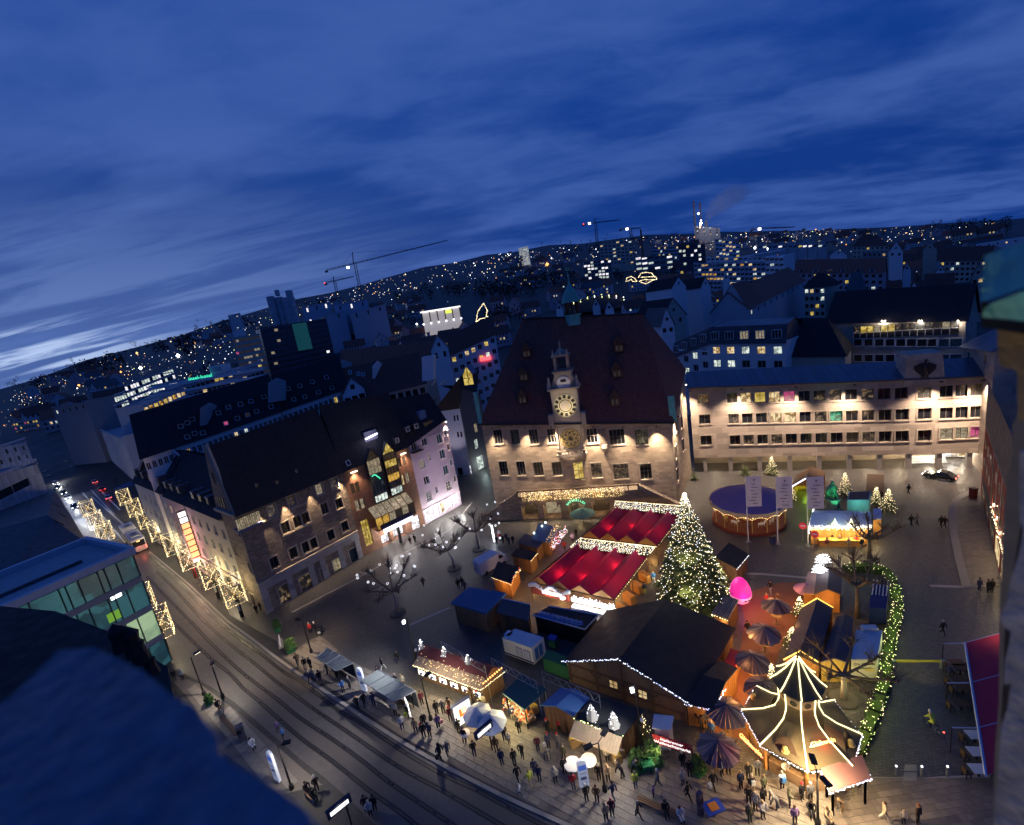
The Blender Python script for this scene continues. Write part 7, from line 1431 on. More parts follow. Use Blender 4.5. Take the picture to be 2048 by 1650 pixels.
for x,y,w_ in((1085,1118,14),(1060,1140,14),(1035,1170,14),(1105,1095,8),(1010,1190,8)):glow_at((x,y),2.2,w_,ORANGE)
def umbrella(kind,px,label,z=2.5,R=1.8,m='canvas_teal',n=12):
 p=g(*px);t=thing('parasol',p,label,'parasol');n=24 if kind=='thatch'else n;mb=MB().tube([p,p+Zv*(z+.5)],.045,'brown_wood',6);mb.build('pole',t)
 for k in range(n):
  a0,a1=2*math.pi*k/n,2*math.pi*(k+1)/n;R2=R*(1 if kind!='thatch'else random.uniform(.93,1.07));e0=p+Vector((R2*math.cos(a0+.015),R2*math.sin(a0+.015),z-.15));e1=p+Vector((R2*math.cos(a1-.015),R2*math.sin(a1-.015),z-.15));ap=p+Zv*(z+.75+(k%2)*.02)
  MB().hexa([ap,e0,e1],[ap+Zv*.05,e0+Zv*.06,e1+Zv*.06],random.choice([m,m,C('thatch_pale',(.19,.165,.18)),C('thatch_dark',(.045,.04,.06))])if kind=='thatch'else m).build('roof_segment'if kind=='thatch'else 'canopy_panel',t)
 return t,p
umbrella('cloth',(1168,1052),'large dark teal parasol in front of the vaults',2.6,2.3)
UM=[((1553,1247),'thatched parasol farthest up the glowing lane',1.5),((1530,1304),'thatched parasol second from the far end of the lane',1.7),((1507,1362),'blue tinted thatched parasol beside the crimson lane',1.6),((1528,1420),'thatched parasol left of the light tower cap',1.65),((1456,1466),'thatched parasol beside the corner hut lights',1.75),((1440,1542),'thatched parasol nearest the camera with reddish edge',1.65)]
for px,lab,R in UM:
 t,p=umbrella('thatch',px,lab,2.4,R,'thatch',16);light('POINT',p+Vector((.4,.3,1.9)),10,ORANGE,.2,t)
 MB().lathe([(.5,0),(.08,.1),(.08,1.0),(.55,1.04),(.55,1.1)],'hut_wood',10,p).build('bar_table',t)
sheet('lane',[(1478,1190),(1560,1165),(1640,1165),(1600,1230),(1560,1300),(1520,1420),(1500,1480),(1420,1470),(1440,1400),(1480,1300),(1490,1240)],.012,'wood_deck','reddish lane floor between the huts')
for x,y,w_ in((1510,1215,22),(1540,1190,20),(1500,1270,22),(1495,1330,22),(1470,1400,22),(1580,1175,16),(1590,1250,12)):glow_at((x,y),2.6,w_,(1,.40,.10),.4)
t,P,I,r=roofed('corner_hut','small black roofed hut with blue white lights at the corner of the big hut',[(1370,1410),(1428,1420),(1476,1338),(1440,1322)],2.5,'gable_lr',.7,'canvas_dark','orange_wood','hut');chain('','',[P[0].lerp(P[3],.45)+Zv*.2,P[1].lerp(P[2],.45)+Zv*.2,P[1],P[0],P[0].lerp(P[3],.1)],['bulb_white','bulb_blue'],t,.15,.065,jit=.06);light('POINT',P[1]+Vector((.4,-1.0,-.7)),16,ORANGE,.2,t);light('POINT',P[2]+Vector((.8,-.4,-.7)),16,ORANGE,.2,t)
t,P,I,r=roofed('sausage_stall','long stall with a dark red roof, white light trees and white front panels',[(833,1322),(968,1372),(1008,1338),(858,1292)],2.4,'gable_lr',1.2,'shingle_red','brown_wood',walls=(1,1,1,1))
ex=(P[1]-P[0]).normalized();en=ex.cross(Zv);en=en if en.dot(-P[0])>0 else-en;an=math.atan2(ex.y,ex.x);el=(P[1]-P[0]).length
aw=MB();q0,q1=P[0]+Zv*.55+en*-.7,P[1]+Zv*.55+en*-.7
for k in range(14):a_,b_=q0.lerp(q1,k/14+.004),q0.lerp(q1,(k+1)/14-.004);MB().hexa([a_,b_,b_+en*1.3-Zv*.6,a_+en*1.3-Zv*.6],[p+Zv*.07 for p in(a_,b_,b_+en*1.3-Zv*.6,a_+en*1.3-Zv*.6)],'pale_wood').build('awning_board',t)
for k in range(6):q=P[0].lerp(P[1],.09+k*.165)+en*.35;MB().box((q.x,q.y,1.35),(1.0,.06,.6),'panel_white',an).ball((q.x+en.x*.05,q.y+en.y*.05,1.35),.22,'navy',8,.6).build('panel',t)
mb=MB()
for k in range(90):q=q0.lerp(q1,random.random())+en*random.uniform(0,1.2);mb.octa((q.x,q.y,q.z-.45*random.random()+.2),.06,'bulb_gold')
bulbs(mb,[P[0]+en*.7,P[1]+en*.6,P[2]+ex*.4],.16,.06,'bulb_warm',.04)
for k in range(9):mb.octa(P[1].lerp(P[2],k/9)+Zv*.35,.13,'bulb_orange')
mb.build('light_chain',t,kind='stuff')
for u in(.1,.4,.7,.95):light('POINT',P[0].lerp(P[1],u)+en*1.3+Zv*-.5,13,YEL,.2,t)
def star_tree(parent,p,s_,m='bulb_white',name='light_tree'):
 mb=MB()
 for k in range(5):z=s_*(.15+k*.38);mb.lathe([(s_*(1-k*.19)*.75,z),(s_*(1-k*.19)*.28,z+.5*s_)],'frost',7,p)
 for k in range(26):h_=random.random();a=random.uniform(0,6.28);rr=s_*.75*(1-h_)+.05;mb.octa(p+Vector((rr*math.cos(a),rr*math.sin(a),s_*.15+h_*s_*1.9)),.05,m)
 return mb.build(name,parent)
for u in(.02,.36,.70):star_tree(t,P[0].lerp(P[3],.45).lerp(P[1].lerp(P[2],.45),u)+Zv*.95,.55);light('POINT',P[0].lerp(P[3],.3).lerp(P[1].lerp(P[2],.3),u)+Zv*1.9,1.5,(1,.9,.75),.2,t)
t,P,I,r=roofed('canopy_stall','broad dark teal canopy over tables of red and white goods',[(1005,1388),(1049,1421),(1094,1380),(1044,1351)],2.6,'flat',0,'canvas_teal','black_metal',walls=(0,0,0,0))
gd=MB();e0,e1=P[0].xy.to_3d(),P[1].xy.to_3d()
tb=MB().box(((e0+e1)/2+Vector((.4,.6,.8)))[:],((e1-e0).length,1.2,.08),'pale_wood',math.atan2((e1-e0).y,(e1-e0).x)).build('goods_table',t)
for k in range(150):q=e0.lerp(e1,random.random())+Vector((random.uniform(-.4,1.0),random.uniform(0,1.0),.92+random.uniform(-.2,.5)));gd.octa(q,random.uniform(.06,.13),random.choice(['red_cloth','white_paint','white_paint','fruit_red','fruit_orange','gold_paint','red_cloth']))
gd.build('goods',t,kind='stuff')
for u in(.1,.5,.9):q=P[0].lerp(P[1],u);light('POINT',(q.x-.3,q.y-.3,2.2),22,YEL,.15,t)
t,P,I,r=roofed('blue_roof_stall','stall with a bright blue two piece pitched roof',[(1082,1412),(1147,1434),(1182,1398),(1122,1377)],2.6,'gable_fb',.5,'canvas_blue','brown_wood');
t,P,I,r=roofed('produce_stall','long dark roofed stall with a wooden awning and crates of fruit',[(1150,1440),(1245,1475),(1290,1430),(1188,1398)],2.6,'mono',.4,'canvas_dark','brown_wood')
ex=(P[1]-P[0]).normalized();en=ex.cross(Zv);en=en if en.dot(-P[0])>0 else-en;an=math.atan2(ex.y,ex.x)
for k in range(16):a_,b_=P[0].lerp(P[1],k/16+.003),P[0].lerp(P[1],(k+1)/16-.003);MB().hexa([a_,b_,b_+en*1.5-Zv*.35,a_+en*1.5-Zv*.35],[p+Zv*.06 for p in(a_,b_,b_+en*1.5-Zv*.35,a_+en*1.5-Zv*.35)],'pale_wood').build('awning_board',t)
chain('','',[P[0]+Zv*.1,P[1]+Zv*.1],['bulb_warm','bulb_green','leaf_green','leaf_green'],t,.14,.07,jit=.08)
for u in(.15,.5,.85):light('POINT',P[0].lerp(P[1],u)+en*2.0-Zv*.55,8,WARM,.15,t)
for k,u in enumerate((.3,.75)):star_tree(None,P[0].lerp(P[3],.2).lerp(P[1].lerp(P[2],.2),u)+Zv*.25,.75)
for o,lb in zip([o for o in bpy.data.objects if o.name.startswith('light_tree')and o.parent is None],('white lit little tree on the produce stall roof, left one','white lit little tree on the produce stall roof, right one')):tag(o,lb,'light tree')
def crate(px,m,lab,rz=.4,s_=.55):
 p=g(*px);t=thing('fruit_crate',p,lab,'crate');MB().box(p+Zv*.45,(s_*1.4,s_,.9),'crate',rz).build('box',t);mb=MB()
 for k in range(26):mb.octa(p+Vector((random.uniform(-.3,.3),random.uniform(-.2,.2),.95+random.random()*.08)),.07,m)
 mb.build('fruit',t,kind='stuff')
for px,m,lab in(((1149,1492),'fruit_yellow','crate of yellow fruit at the left end of the produce stall'),((1157,1485),'fruit_red','crate of red fruit beside the yellow one'),((1164,1478),'fruit_yellow','crate of pale fruit under the awning corner'),((1172,1484),'white_paint','crate of white goods under the wooden awning'),((1237,1504),'fruit_yellow','crate of pale yellow fruit at the right end of the stall'),((1241,1516),'white_paint','crate of bread coloured goods at the right end'),((1236,1526),'fruit_yellow','crate of lemons lowest in the right hand row'),((1062,1440),'fruit_orange','orange crate of oranges before the teal canopy'),((1070,1425),'fruit_yellow','table crate of greens beside the blue stall')):crate(px,m,lab)
t,P,I,r=roofed('banner_stall','small stall with a pale blue flat roof and a red banner',[(1304,1458),(1342,1462),(1348,1434),(1308,1430)],2.4,'flat',0,'white_tarp','white_paint');light('POINT',P[0]+Vector((-.2,-1.2,-.8)),10,WARM,.15,t)
q0,q1=g(1305,1476,1.7),g(1384,1500,1.7);d=(q1-q0).normalized();n=d.cross(Zv);n=n if n.dot(-q0)>0 else-n;bt=thing('banner',q0.xy.to_3d(),'red snow dotted banner with white lettering beside the small stall','banner');MB().box((q0+q1)/2,((q1-q0).length,.06,1.0),'red_cloth',math.atan2(d.y,d.x)).build('cloth',bt)
text('Heilbronner','lettering',bt,(q0+q1)/2+n*.05+Zv*.2,d,Zv,.38,'panel_white');text('Weihnachtsmarkt','lettering',bt,(q0+q1)/2+n*.05-Zv*.2,d,Zv,.42,'panel_white')
mb=MB()
for k in range(40):mb.octa((q0+q1)/2+d*random.uniform(-1.9,1.9)+n*.04+Zv*random.uniform(-.45,.45),.03,'white_paint')
mb.build('snow_dots',bt,kind='stuff')
for p in(q0,q1):MB().tube([(p.x,p.y,0),(p.x,p.y,2.2)],.04,'black_metal',5).build('post',bt)
def pyramid():
 c=g(1598,1446,2.6);c.z=0;t=thing('light_tower',c,'eight sided flared wooden hut with a tower outlined in bright tubes','hut');n=8;a0=math.radians(-71)
 A=lambda r_,z,k:c+Vector((r_*math.cos(a0+2*math.pi*k/n),r_*math.sin(a0+2*math.pi*k/n),z))
 ring=[(4.3,2.7),(2.6,3.3),(1.7,3.9),(1.4,4.6),(1.35,5.0)]
 mm=C('tower_wood',(.11,.085,.045),.7)
 for k in range(n):
  mb=MB();lw=MB()
  for(r0,z0),(r1,z1)in zip(ring,ring[1:]):mb.poly([A(r0,z0,k),A(r0,z0,k+1),A(r1,z1,k+1),A(r1,z1,k)],mm)
  mb.poly([A(4.3,2.6,k),A(4.3,2.6,k+1),A(1.45,2.6,k+1),A(1.45,2.6,k)],'dark_wood');mb.build('roof_segment',t)
  MB().poly([A(1.35,5.0,k),A(1.35,5.0,k+1),A(1.35,6.9,k+1),A(1.35,6.9,k)],mm).build('tower_side',t)
  m_=(A(1.37,5.65,k)+A(1.37,5.65,k+1))/2;d=(A(1,0,k+1)-A(1,0,k)).normalized();nn=Vector((m_.x-c.x,m_.y-c.y,0)).normalized()
  po=MB().box(m_,(1.0,.06,.8),'pale_wood',math.atan2(d.y,d.x)).build('porthole_panel',t);vs=[m_+nn*.05+d*.27*math.cos(q*math.pi/6)+Zv*.27*math.sin(q*math.pi/6)for q in range(12)];MB().poly(vs,'black_metal').build('porthole',po)
  MB().box(m_+Zv*.85,(.8,.05,.6),'glass_dim',math.atan2(d.y,d.x)).build('window',t)
  cap=[(1.95,6.7),(1.5,7.1),(.85,7.9),(.35,8.7),(.1,9.1)];cm=MB()
  for(r0,z0),(r1,z1)in zip(cap,cap[1:]):cm.poly([A(r0,z0,k),A(r0,z0,k+1),A(r1,z1,k+1),A(r1,z1,k)],mm)
  cm.build('cap_segment',t)
  tu=MB();tu.tube([A(r_+.06,z+.08,k)for r_,z in ring]+[A(1.52,6.6,k)],.06,'tube_warm',5);tu.tube([A(r_+.05,z+.06,k)for r_,z in cap],.06,'tube_warm',5);tu.build('light_tube',t)
  if k%2==0:
   b0=(A(3.75,2.86,k)+A(3.75,2.86,k+1))/2;nb=nn;bd=MB();prof=[(-1.15,.0),(-.8,.15),(-.55,.7),(-.3,1.05),(0,1.15),(.3,1.05),(.55,.7),(.8,.15),(1.15,.0)]
   f=[b0+d*x+Zv*(z*.95)-nb*z*.3 for x,z in prof];bk=[p-nb*1.3+Zv*.25 for p in f]
   for i in range(8):bd.poly([f[i],f[i+1],bk[i+1],bk[i]],mm)
   bd.poly(f,'dark_wood');bo=bd.build('bell_dormer',t);MB().lathe([(.32,0),(.26,.1),(.2,.35),(.05,.45)],'gold_paint',8,b0+nb*.12+Zv*.1).build('bell',bo)
  MB().box((A(3.9,1.3,k)+Vector((0,0,0))),(.2,.2,2.6),'orange_wood').build('post',t)
  MB().box((A(3.6,.55,k)+A(3.6,.55,k+1))/2,(2.5,.5,1.1),'hut_wood',math.atan2(d.y,d.x)).build('counter',t)
  ch=MB();bulbs(ch,[A(4.35,2.55,k),A(4.35,2.55,k+1)],.13,.05,['bulb_white','bulb_blue'],.05);ch.build('light_chain',t,kind='stuff')
  light('POINT',(A(2.2,5.3,k)+A(2.2,5.3,k+1))/2,2.6,YEL,.3,t);light('POINT',(A(3.6,3.7,k)+A(3.6,3.7,k+1))/2,.8,YEL,.3,t)
  light('POINT',(A(4.4,2.0,k)+A(4.4,2.0,k+1))/2,13 if k in(0,1,6,7,5)else 8,(1,.66,.22),.25,t)
 MB().tube([c+Zv*9.0,c+Zv*9.9],.05,'black_metal',5).build('finial',t)
 for k,px,s_ in((6,(1506,1486),1.1),(7,(1640,1478),1.0)):
  p=g(*px,3.5);q=Vector((p.x-c.x,p.y-c.y,0)).normalized();d=Vector((-q.y,q.x,0));st=thing('neon_sign',p,['red neon lettering on the left slope of the light tower hut','red neon lettering on the right slope of the light tower hut'][k-6],'sign')
  text('Glühwein','lettering',st,p+q*.3,d if d.x>-0.2 else-d,(Zv-q*.3).normalized(),.55,'bulb_orange',.06);MB().box(p+q*.2-Zv*.28,(2.1,.06,.08),'neon_red',math.atan2(d.y,d.x)).build('underline',st);light('POINT',p+q*.5+Zv*.1,5,(1,.05,.03),.2,st)
 return c
PY=pyramid()
t,P,I,r=roofed('side_bar','low stall with a brownish pink flat canopy edged in white lights beside the light tower',[(1660,1586),(1742,1558),(1724,1518),(1642,1544)],2.4,'mono',.3,C('canvas_rose',(.26,.13,.11),.7),'hut_wood',walls=(0,0,0,0));chain('','',[P[0],P[1],P[2],P[3],P[0]],['bulb_white','bulb_blue','bulb_white'],t,.11,.07,jit=.05);light('POINT',(P[0]+P[1])/2-Zv*.5+Vector((0,-.6,0)),14,WARM,.2,t)
t,P,I,r=roofed('log_hall','long weathered hut with a grey boarded roof and glowing orange gable',[(1567,1322),(1636,1326),(1666,1217),(1604,1216)],2.6,'gable_fb',1.1,'felt_grey','orange_wood','hut')
f=(P[0]+P[1])/2+Zv*1.15;b=(P[2]+P[3])/2+Zv*1.15;mb=MB()
for L_ in([P[0],f,P[1]],[P[3],b,P[2]]):mb.tube([p+Zv*.14 for p in L_],.06,C('tube_amber',(.8,.6,.3),.5,em=(1,.62,.1),es=2.4),5)
mb.build('light_tube',t);light('POINT',f+Vector((-.6,-1.6,-.6)),15,ORANGE,.3,t);light('POINT',P[1]+Vector((.6,-1.2,-.9)),10,YEL,.3,t);light('POINT',b+Vector((.3,1.4,-.6)),14,ORANGE,.3,t)
t,P,I,r=roofed('log_hall','second weathered hut with a plain grey roof beside the white container',[(1640,1326),(1698,1328),(1707,1238),(1673,1236)],2.4,'gable_fb',.5,'felt_grey',C('hut_yellow',(.36,.24,.05),.7),'hut');light('POINT',(P[0]+P[1])/2+Vector((0,-1.5,-.6)),14,YEL,.3,t)
t,P,I,r=roofed('log_hall','small hut with a mottled dark roof under two snowflake trees',[(1628,1190),(1682,1190),(1684,1146),(1634,1142)],2.6,'gable_fb',.7,'felt_grey','orange_wood','hut');light('POINT',(P[0]+P[1])/2+Vector((0,-1.2,-.6)),15,ORANGE,.3,t)
for k,px in enumerate(((1640,1146),(1646,1126))):
 p=g(*px,3.1);mb=MB();
 for a in range(9):
  v=Vector((math.cos(math.pi*a/8)*.9,-.3*math.cos(math.pi*a/8),math.sin(math.pi*a/8)*1.2+.1));mb.tube([p,p+v],.035,'bulb_white',4)
  for s_ in(.45,.75):mb.tube([p+v*s_,p+v*s_+Vector((v.z*.25,0,.25))],.03,'bulb_white',4).tube([p+v*s_,p+v*s_+Vector((-v.z*.25,0,.25))],.03,'bulb_white',4)
 mb.build('light_tree',label=['white branching light tree on the small mottled hut, lower one','white branching light tree on the small mottled hut, upper one'][k],cat='light tree',org=p);light('POINT',p+Vector((0,-.5,1)),7,(1,.95,.9),.3)
t,P,I,r=roofed('pink_kiosk','narrow kiosk with a dull pink roof and violet parasol',[(1606,1188),(1628,1190),(1634,1150),(1616,1148)],2.4,'mono',.2,C('roof_pink',(.34,.20,.17),.7),'orange_wood','kiosk');umbrella('cloth',(1612,1206),'violet parasol beside the pink kiosk',2.0,1.3,'purple_canvas')
t,P,T=boxpx('freight_container','white freight container with lettering on its front behind the hedge',[(1702,1362),(1753,1362),(1764,1302),(1712,1300)],2.5,'white_tarp','container');d1=(P[1]-P[0]).normalized();n1=d1.cross(Zv);n1=n1 if n1.dot(-P[0])>0 else-n1
fr=MB().box(P[0].lerp(P[1],.5)+n1*.03+Zv*1.35,((P[1]-P[0]).length*.98,.05,2.2),C('front_cream',(.50,.46,.38),.7),math.atan2(d1.y,d1.x)).build('front_board',t);text('Die Genuss','lettering',t,P[0].lerp(P[1],.5)+n1*.08+Zv*2.0,d1,Zv,.4,'dark_frame');text('Werkstatt','lettering',t,P[0].lerp(P[1],.45)+n1*.08+Zv*1.55,d1,Zv,.34,'dark_frame')
MB().box(P[0].lerp(P[1],.72)+n1*.08+Zv*1.35,(.8,.03,.3),'gold_paint',math.atan2(d1.y,d1.x)).build('panel',t)
MB().box((T[2]+T[3])/2+Zv*.2,(1.4,.6,.4),'white_tarp',math.atan2(d1.y,d1.x)).build('cooling_unit',t)
t,P,T=boxpx('utility_trailer','dark trailer with a slatted pale frame behind the hedge',[(1738,1250),(1772,1252),(1778,1196),(1744,1192)],2.2,'navy','trailer')
for k in range(5):a_,b_=T[3].lerp(T[2],.1+k*.2),T[0].lerp(T[1],.1+k*.2);MB().tube([a_+Zv*.05,a_.lerp(b_,.55)+Zv*.05],.07,'grey_clad',4).build('slat',t)
hp=[g(*p)for p in((1690,1146),(1735,1142),(1772,1152),(1790,1185),(1797,1225),(1788,1265),(1779,1300),(1774,1335),(1772,1372),(1760,1405),(1748,1440),(1732,1480),(1716,1514))]
def hedge():
 t=thing('hedge',hp[4],'curving clipped hedge covered in yellow green fairy lights','hedge');lv=MB();bl=MB();core=MB()
 for a_,b_ in zip(hp,hp[1:]):
  d=(b_-a_);L=d.length;d.normalize();s_=Vector((-d.y,d.x,0));core.box((a_+b_)/2+Zv*.55,(L+.2,.75,1.0),'hedge_green',math.atan2(d.y,d.x))
  for k in range(int(L*70)):
   p=a_+d*random.uniform(0,L)+s_*random.uniform(-.52,.52)+Zv*random.uniform(.05,1.25);u=Vector((random.gauss(0,1),random.gauss(0,1),random.gauss(0,1))).normalized()*.09;v=u.orthogonal().normalized()*.06;lv.poly([p-u,p+v,p+u,p-v],'hedge_green')
  for k in range(int(L*(20 if a_.y<hp[2].y else 9))):p=a_+d*random.uniform(0,L)+s_*random.uniform(-.58,.58)+Zv*random.uniform(.5,1.3);bl.octa(p,.045,random.choice(['bulb_green','bulb_warm','bulb_green']))
  light('POINT',(a_+b_)/2+Zv*1.9,4.5 if a_.y<hp[2].y else 2,(.85,.95,.25),.5,t)
 core.build('core',t);lv.build('leaves',t,kind='stuff');bl.build('bulbs',t,kind='stuff')
hedge()
def fir(px,h,R,label,nb=0,name='fir_tree',bulbm=('bulb_warm',),br=.06,lightw=0):
 p=g(*px);t=thing(name,p,label,'tree');MB().tube([p,p+Zv*h*.95],[R*.05,.03],'bark_dark',6).build('trunk',t);lv=MB();bl=MB();n=int(70*R*h/10)+30
 for k in range(n):
  f=(k+.5)/n;z=.04+.96*f**.85;rr=R*(1-z)**.92*random.choice((.7,.85,.95,1,1.05,1.14))+.08;a=k*2.39996;d=Vector((math.cos(a),math.sin(a),0));s_=Vector((-d.y,d.x,0));b0=p+Zv*(h*z+rr*.18);tip=b0+d*rr-Zv*rr*(.30-.1*z);mid=b0.lerp(tip,.55)+Zv*-.02*rr
  w_=rr*.26+.06
  for j in range(5):
   u=j/5;q=b0.lerp(tip,u)-Zv*math.sin(math.pi*u)*rr*.06;q2=b0.lerp(tip,u+.24)-Zv*.05*rr;ww=w_*(1-abs(u-.45))
   lv.poly([q,q2+s_*ww-Zv*.12*ww,b0.lerp(tip,min(1,u+.34)),q2-s_*ww-Zv*.12*ww],'needle')
  if nb:
   m_=max(3,int(rr*nb))
   for j in range(m_):u=(j+.6)/m_;q=b0.lerp(tip,u)-Zv*math.sin(math.pi*u)*rr*.1+s_*random.uniform(-.06,.06)*rr;bl.octa(q+Zv*(.08+random.uniform(-.14,.14))+s_*random.uniform(-.2,.2)+d*.02,br*random.uniform(.8,1.2),random.choice(bulbm))
 lv.build('foliage',t,kind='stuff')
 if bl.v:bl.build('bulbs',t,kind='stuff')
 if lightw:
  for z in(.12,.3,.55):
   for a in(0,2.1,4.2):light('POINT',p+Vector((math.cos(a)*R*(1.12-z),math.sin(a)*R*(1.12-z),h*z)),lightw,(1,.86,.5),.4,t)
 return t
fir((1386,1206),15.2,4.9,'tall Christmas tree covered in strings of warm white lights',6.2,'christmas_tree',('bulb_warm','bulb_warm','bulb_white'),.058,26)
for px,h,R,lab,nb in(((1690,992),4.2,1.4,'small lit fir right of the green statue',5),((1640,1012),3.4,1.3,'small lit fir left of the green statue',4),((1776,1022),3.6,1.3,'lit fir at the right edge of the market by the dark lane',7),((1752,1010),3.0,1.1,'lit fir with a ring of lights behind the teal box',4),((1490,950),2.6,1.2,'dark potted fir behind the carousel, left one',0),((1544,948),3.6,1.5,'dark potted fir behind the carousel, right one',1),((1584,1000),2.6,.9,'slim lit fir beside the flags',5),((1389,960),2.4,.9,'pale green fir at the corner of the arcade',0),((1546,1385),3.2,.7,'slim white lit fir beside the light tower',14),((1600,1232),2.4,1.0,'lit fir hugging the left eave of the log hall',6),((1585,1295),2.4,1.1,'dark fir with a few white lights beside the lane',3),((1284,1466),2.2,.9,'decorated green arch fir at the end of the produce stall',5)):fir(px,h,R,lab,nb*.55,br=.05)
p=g(1482,1206);t=thing('egg_balloon',p,'glowing pink egg shaped balloon with a pale band','balloon');prof=[(.02,0),(.55,.12),(1.0,.6),(1.22,1.2),(1.25,1.6),(1.12,2.3),(.85,2.95),(.5,3.4),(.02,3.6)];MB().lathe(prof,'egg_pink',24,p).build('shell',t,smooth=True);MB().lathe([(1.02,.58),(1.25,1.15),(1.265,1.25),(1.27,1.45)],'egg_band',24,p,cap=False).build('band',t,smooth=True);light('POINT',p+Vector((-.3,-1.9,1.6)),7,(1,.08,.5),.4,t);light('POINT',p+Vector((1.9,-.3,1.6)),5,(1,.08,.5),.4,t)
for k,a in enumerate((-.9,-1.25,-1.6)):MB().box(p+Vector((1.28*math.cos(a),1.28*math.sin(a),1.1)),(.3,.03,.16),'dark_frame',a+math.pi/2).build('lettering',t)
def carousel():
 c=g(1497,1040);t=thing('carousel',c,'round old fashioned carousel with a violet canopy and rows of warm bulbs','carousel');R=5.6;n=16
 MB().lathe([(R,0),(R,.45),(R*.98,.5)],C('deck_red',(.16,.03,.02),.5),32,c).build('platform',t);MB().lathe([(1.3,.5),(1.3,3.7)],'gold_paint',12,c).build('centre_drum',t)
 cm=MB()
 for k in range(n):
  a0,a1=2*math.pi*k/n,2*math.pi*(k+1)/n;Q=lambda r_,z,a:c+Vector((r_*math.cos(a),r_*math.sin(a),z))
  MB().poly([Q(R*1.04,3.9,a0),Q(R*1.04,3.9,a1),Q(.2,5.5,a1),Q(.2,5.5,a0)],'purple_canvas').build('canopy_panel',t)
  rb=MB().poly([Q(R*1.05,3.35,a0),Q(R*1.05,3.35,a1),Q(R*1.05,3.95,a1),Q(R*1.05,3.95,a0)],C('cream_board',(.5,.40,.3),.6));rb.build('rim_board',t)
  MB().tube([Q(R*.97,.5,a0),Q(R*.97,3.4,a0)],.05,'gold_paint',5).build('post',t)
 bl=MB()
 for k in range(n):
  a0,a1=2*math.pi*k/n,2*math.pi*(k+1)/n
  for j in range(9):u=j/9;a=a0+(a1-a0)*u;bl.octa(Q(R*1.0,3.3-.35*math.sin(math.pi*u)*-1-.45,a),.07,'bulb_orange'if j%2 else 'bulb_warm')
  for z in(1.0,1.5,2.0,2.5,3.0):
   if k%2==0:bl.octa(Q(1.45,z,a0),.1,'bulb_warm');bl.octa(Q(R*.97,z,a0),.05,'bulb_warm')
 bl.build('bulbs',t,kind='stuff')
 for k in range(12):
  a=2*math.pi*k/12;q=Q(3.9,1.25,a);d=Vector((-math.sin(a),math.cos(a),0));m=random.choice(['white_paint','fruit_red','gold_paint','brown_wood']);h_=MB();h_.tube([q-d*.5,q,q+d*.45],[.18,.24,.2],m,7);h_.tube([q+d*.4,q+d*.65+Zv*.45],[.15,.1],m,6);h_.tube([q+d*.62+Zv*.45,q+d*.9+Zv*.3],[.1,.06],m,5)
  for s_ in(-.4,.4):h_.tube([q+d*s_-Zv*.1,q+d*s_*1.4-Zv*.6],[.07,.04],m,4)
  h_.tube([q-Zv*.75,q+Zv*2.2],.025,'gold_paint',4);h_.build('wooden_horse',t)
 for k in range(8):a=2*math.pi*k/8+.2;light('POINT',Q(4.5,2.9,a),3,(1,.55,.2),.2,t)
carousel()
for k,(b_,tp,lab)in enumerate((((1497,1084),(1488,950),'left of the three tall white banners beside the carousel'),((1556,1089),(1549,952),'middle of the three tall white banners beside the carousel'),((1616,1092),(1610,950),'right of the three tall white banners, before the green statue'))):
 p=g(*b_);t=thing('banner_flag',p,lab,'flag');MB().tube([p,p+Zv*11],[.09,.05],'white_metal',7).build('pole',t);MB().lathe([(.35,0),(.35,.12),(.12,.3)],'concrete',10,p).build('base',t)
 d=Vector((.93,-.36,0));fm=MB();N_=8
 for i in range(N_):
  z0,z1=10.8-4.9*i/N_,10.8-4.9*(i+1)/N_;w0,w1=.06*math.sin(i*1.1+k),.06*math.sin((i+1)*1.1+k);o0,o1=Vector((.36,.93,0))*w0,Vector((.36,.93,0))*w1;a_=p+d*.08;b2_=p+d*2.05
  q=[a_+Zv*z0,b2_+o0+Zv*(z0+.1),b2_+o1+Zv*(z1+.1),a_+Zv*z1];fm.hexa(q,[v+Vector((.01,.03,0))for v in q],C('flag_white',(.58,.54,.66),.7))
 fo=fm.build('cloth',t);nn=Vector((-.36,-.93,0));ink=C('flag_ink',(.13,.12,.2),.7)
 MB().box(p+d*1.1+nn*.09+Zv*10.3,(.2,.02,.3),ink,math.atan2(d.y,d.x)).build('crest',fo)
 for j in range(7):MB().box(p+d*(1.0+.2*math.sin(j*2.3+k))+nn*.1+Zv*(9.6-j*.52),(.5+.4*abs(math.sin(j*1.7+k)),.02,.1),ink,math.atan2(d.y,d.x)).build('print_line',fo)
 if k==1:MB().tube([p+d*1.0+nn*.11+Zv*7.3,p+d*1.15+nn*.11+Zv*6.8],.06,'white_paint',5).build('print_mark',fo)
light('SPOT',g(1555,1110)+Zv*3,14,(.85,.75,1),.4,None,g(1555,1086,8.5),60,.8)
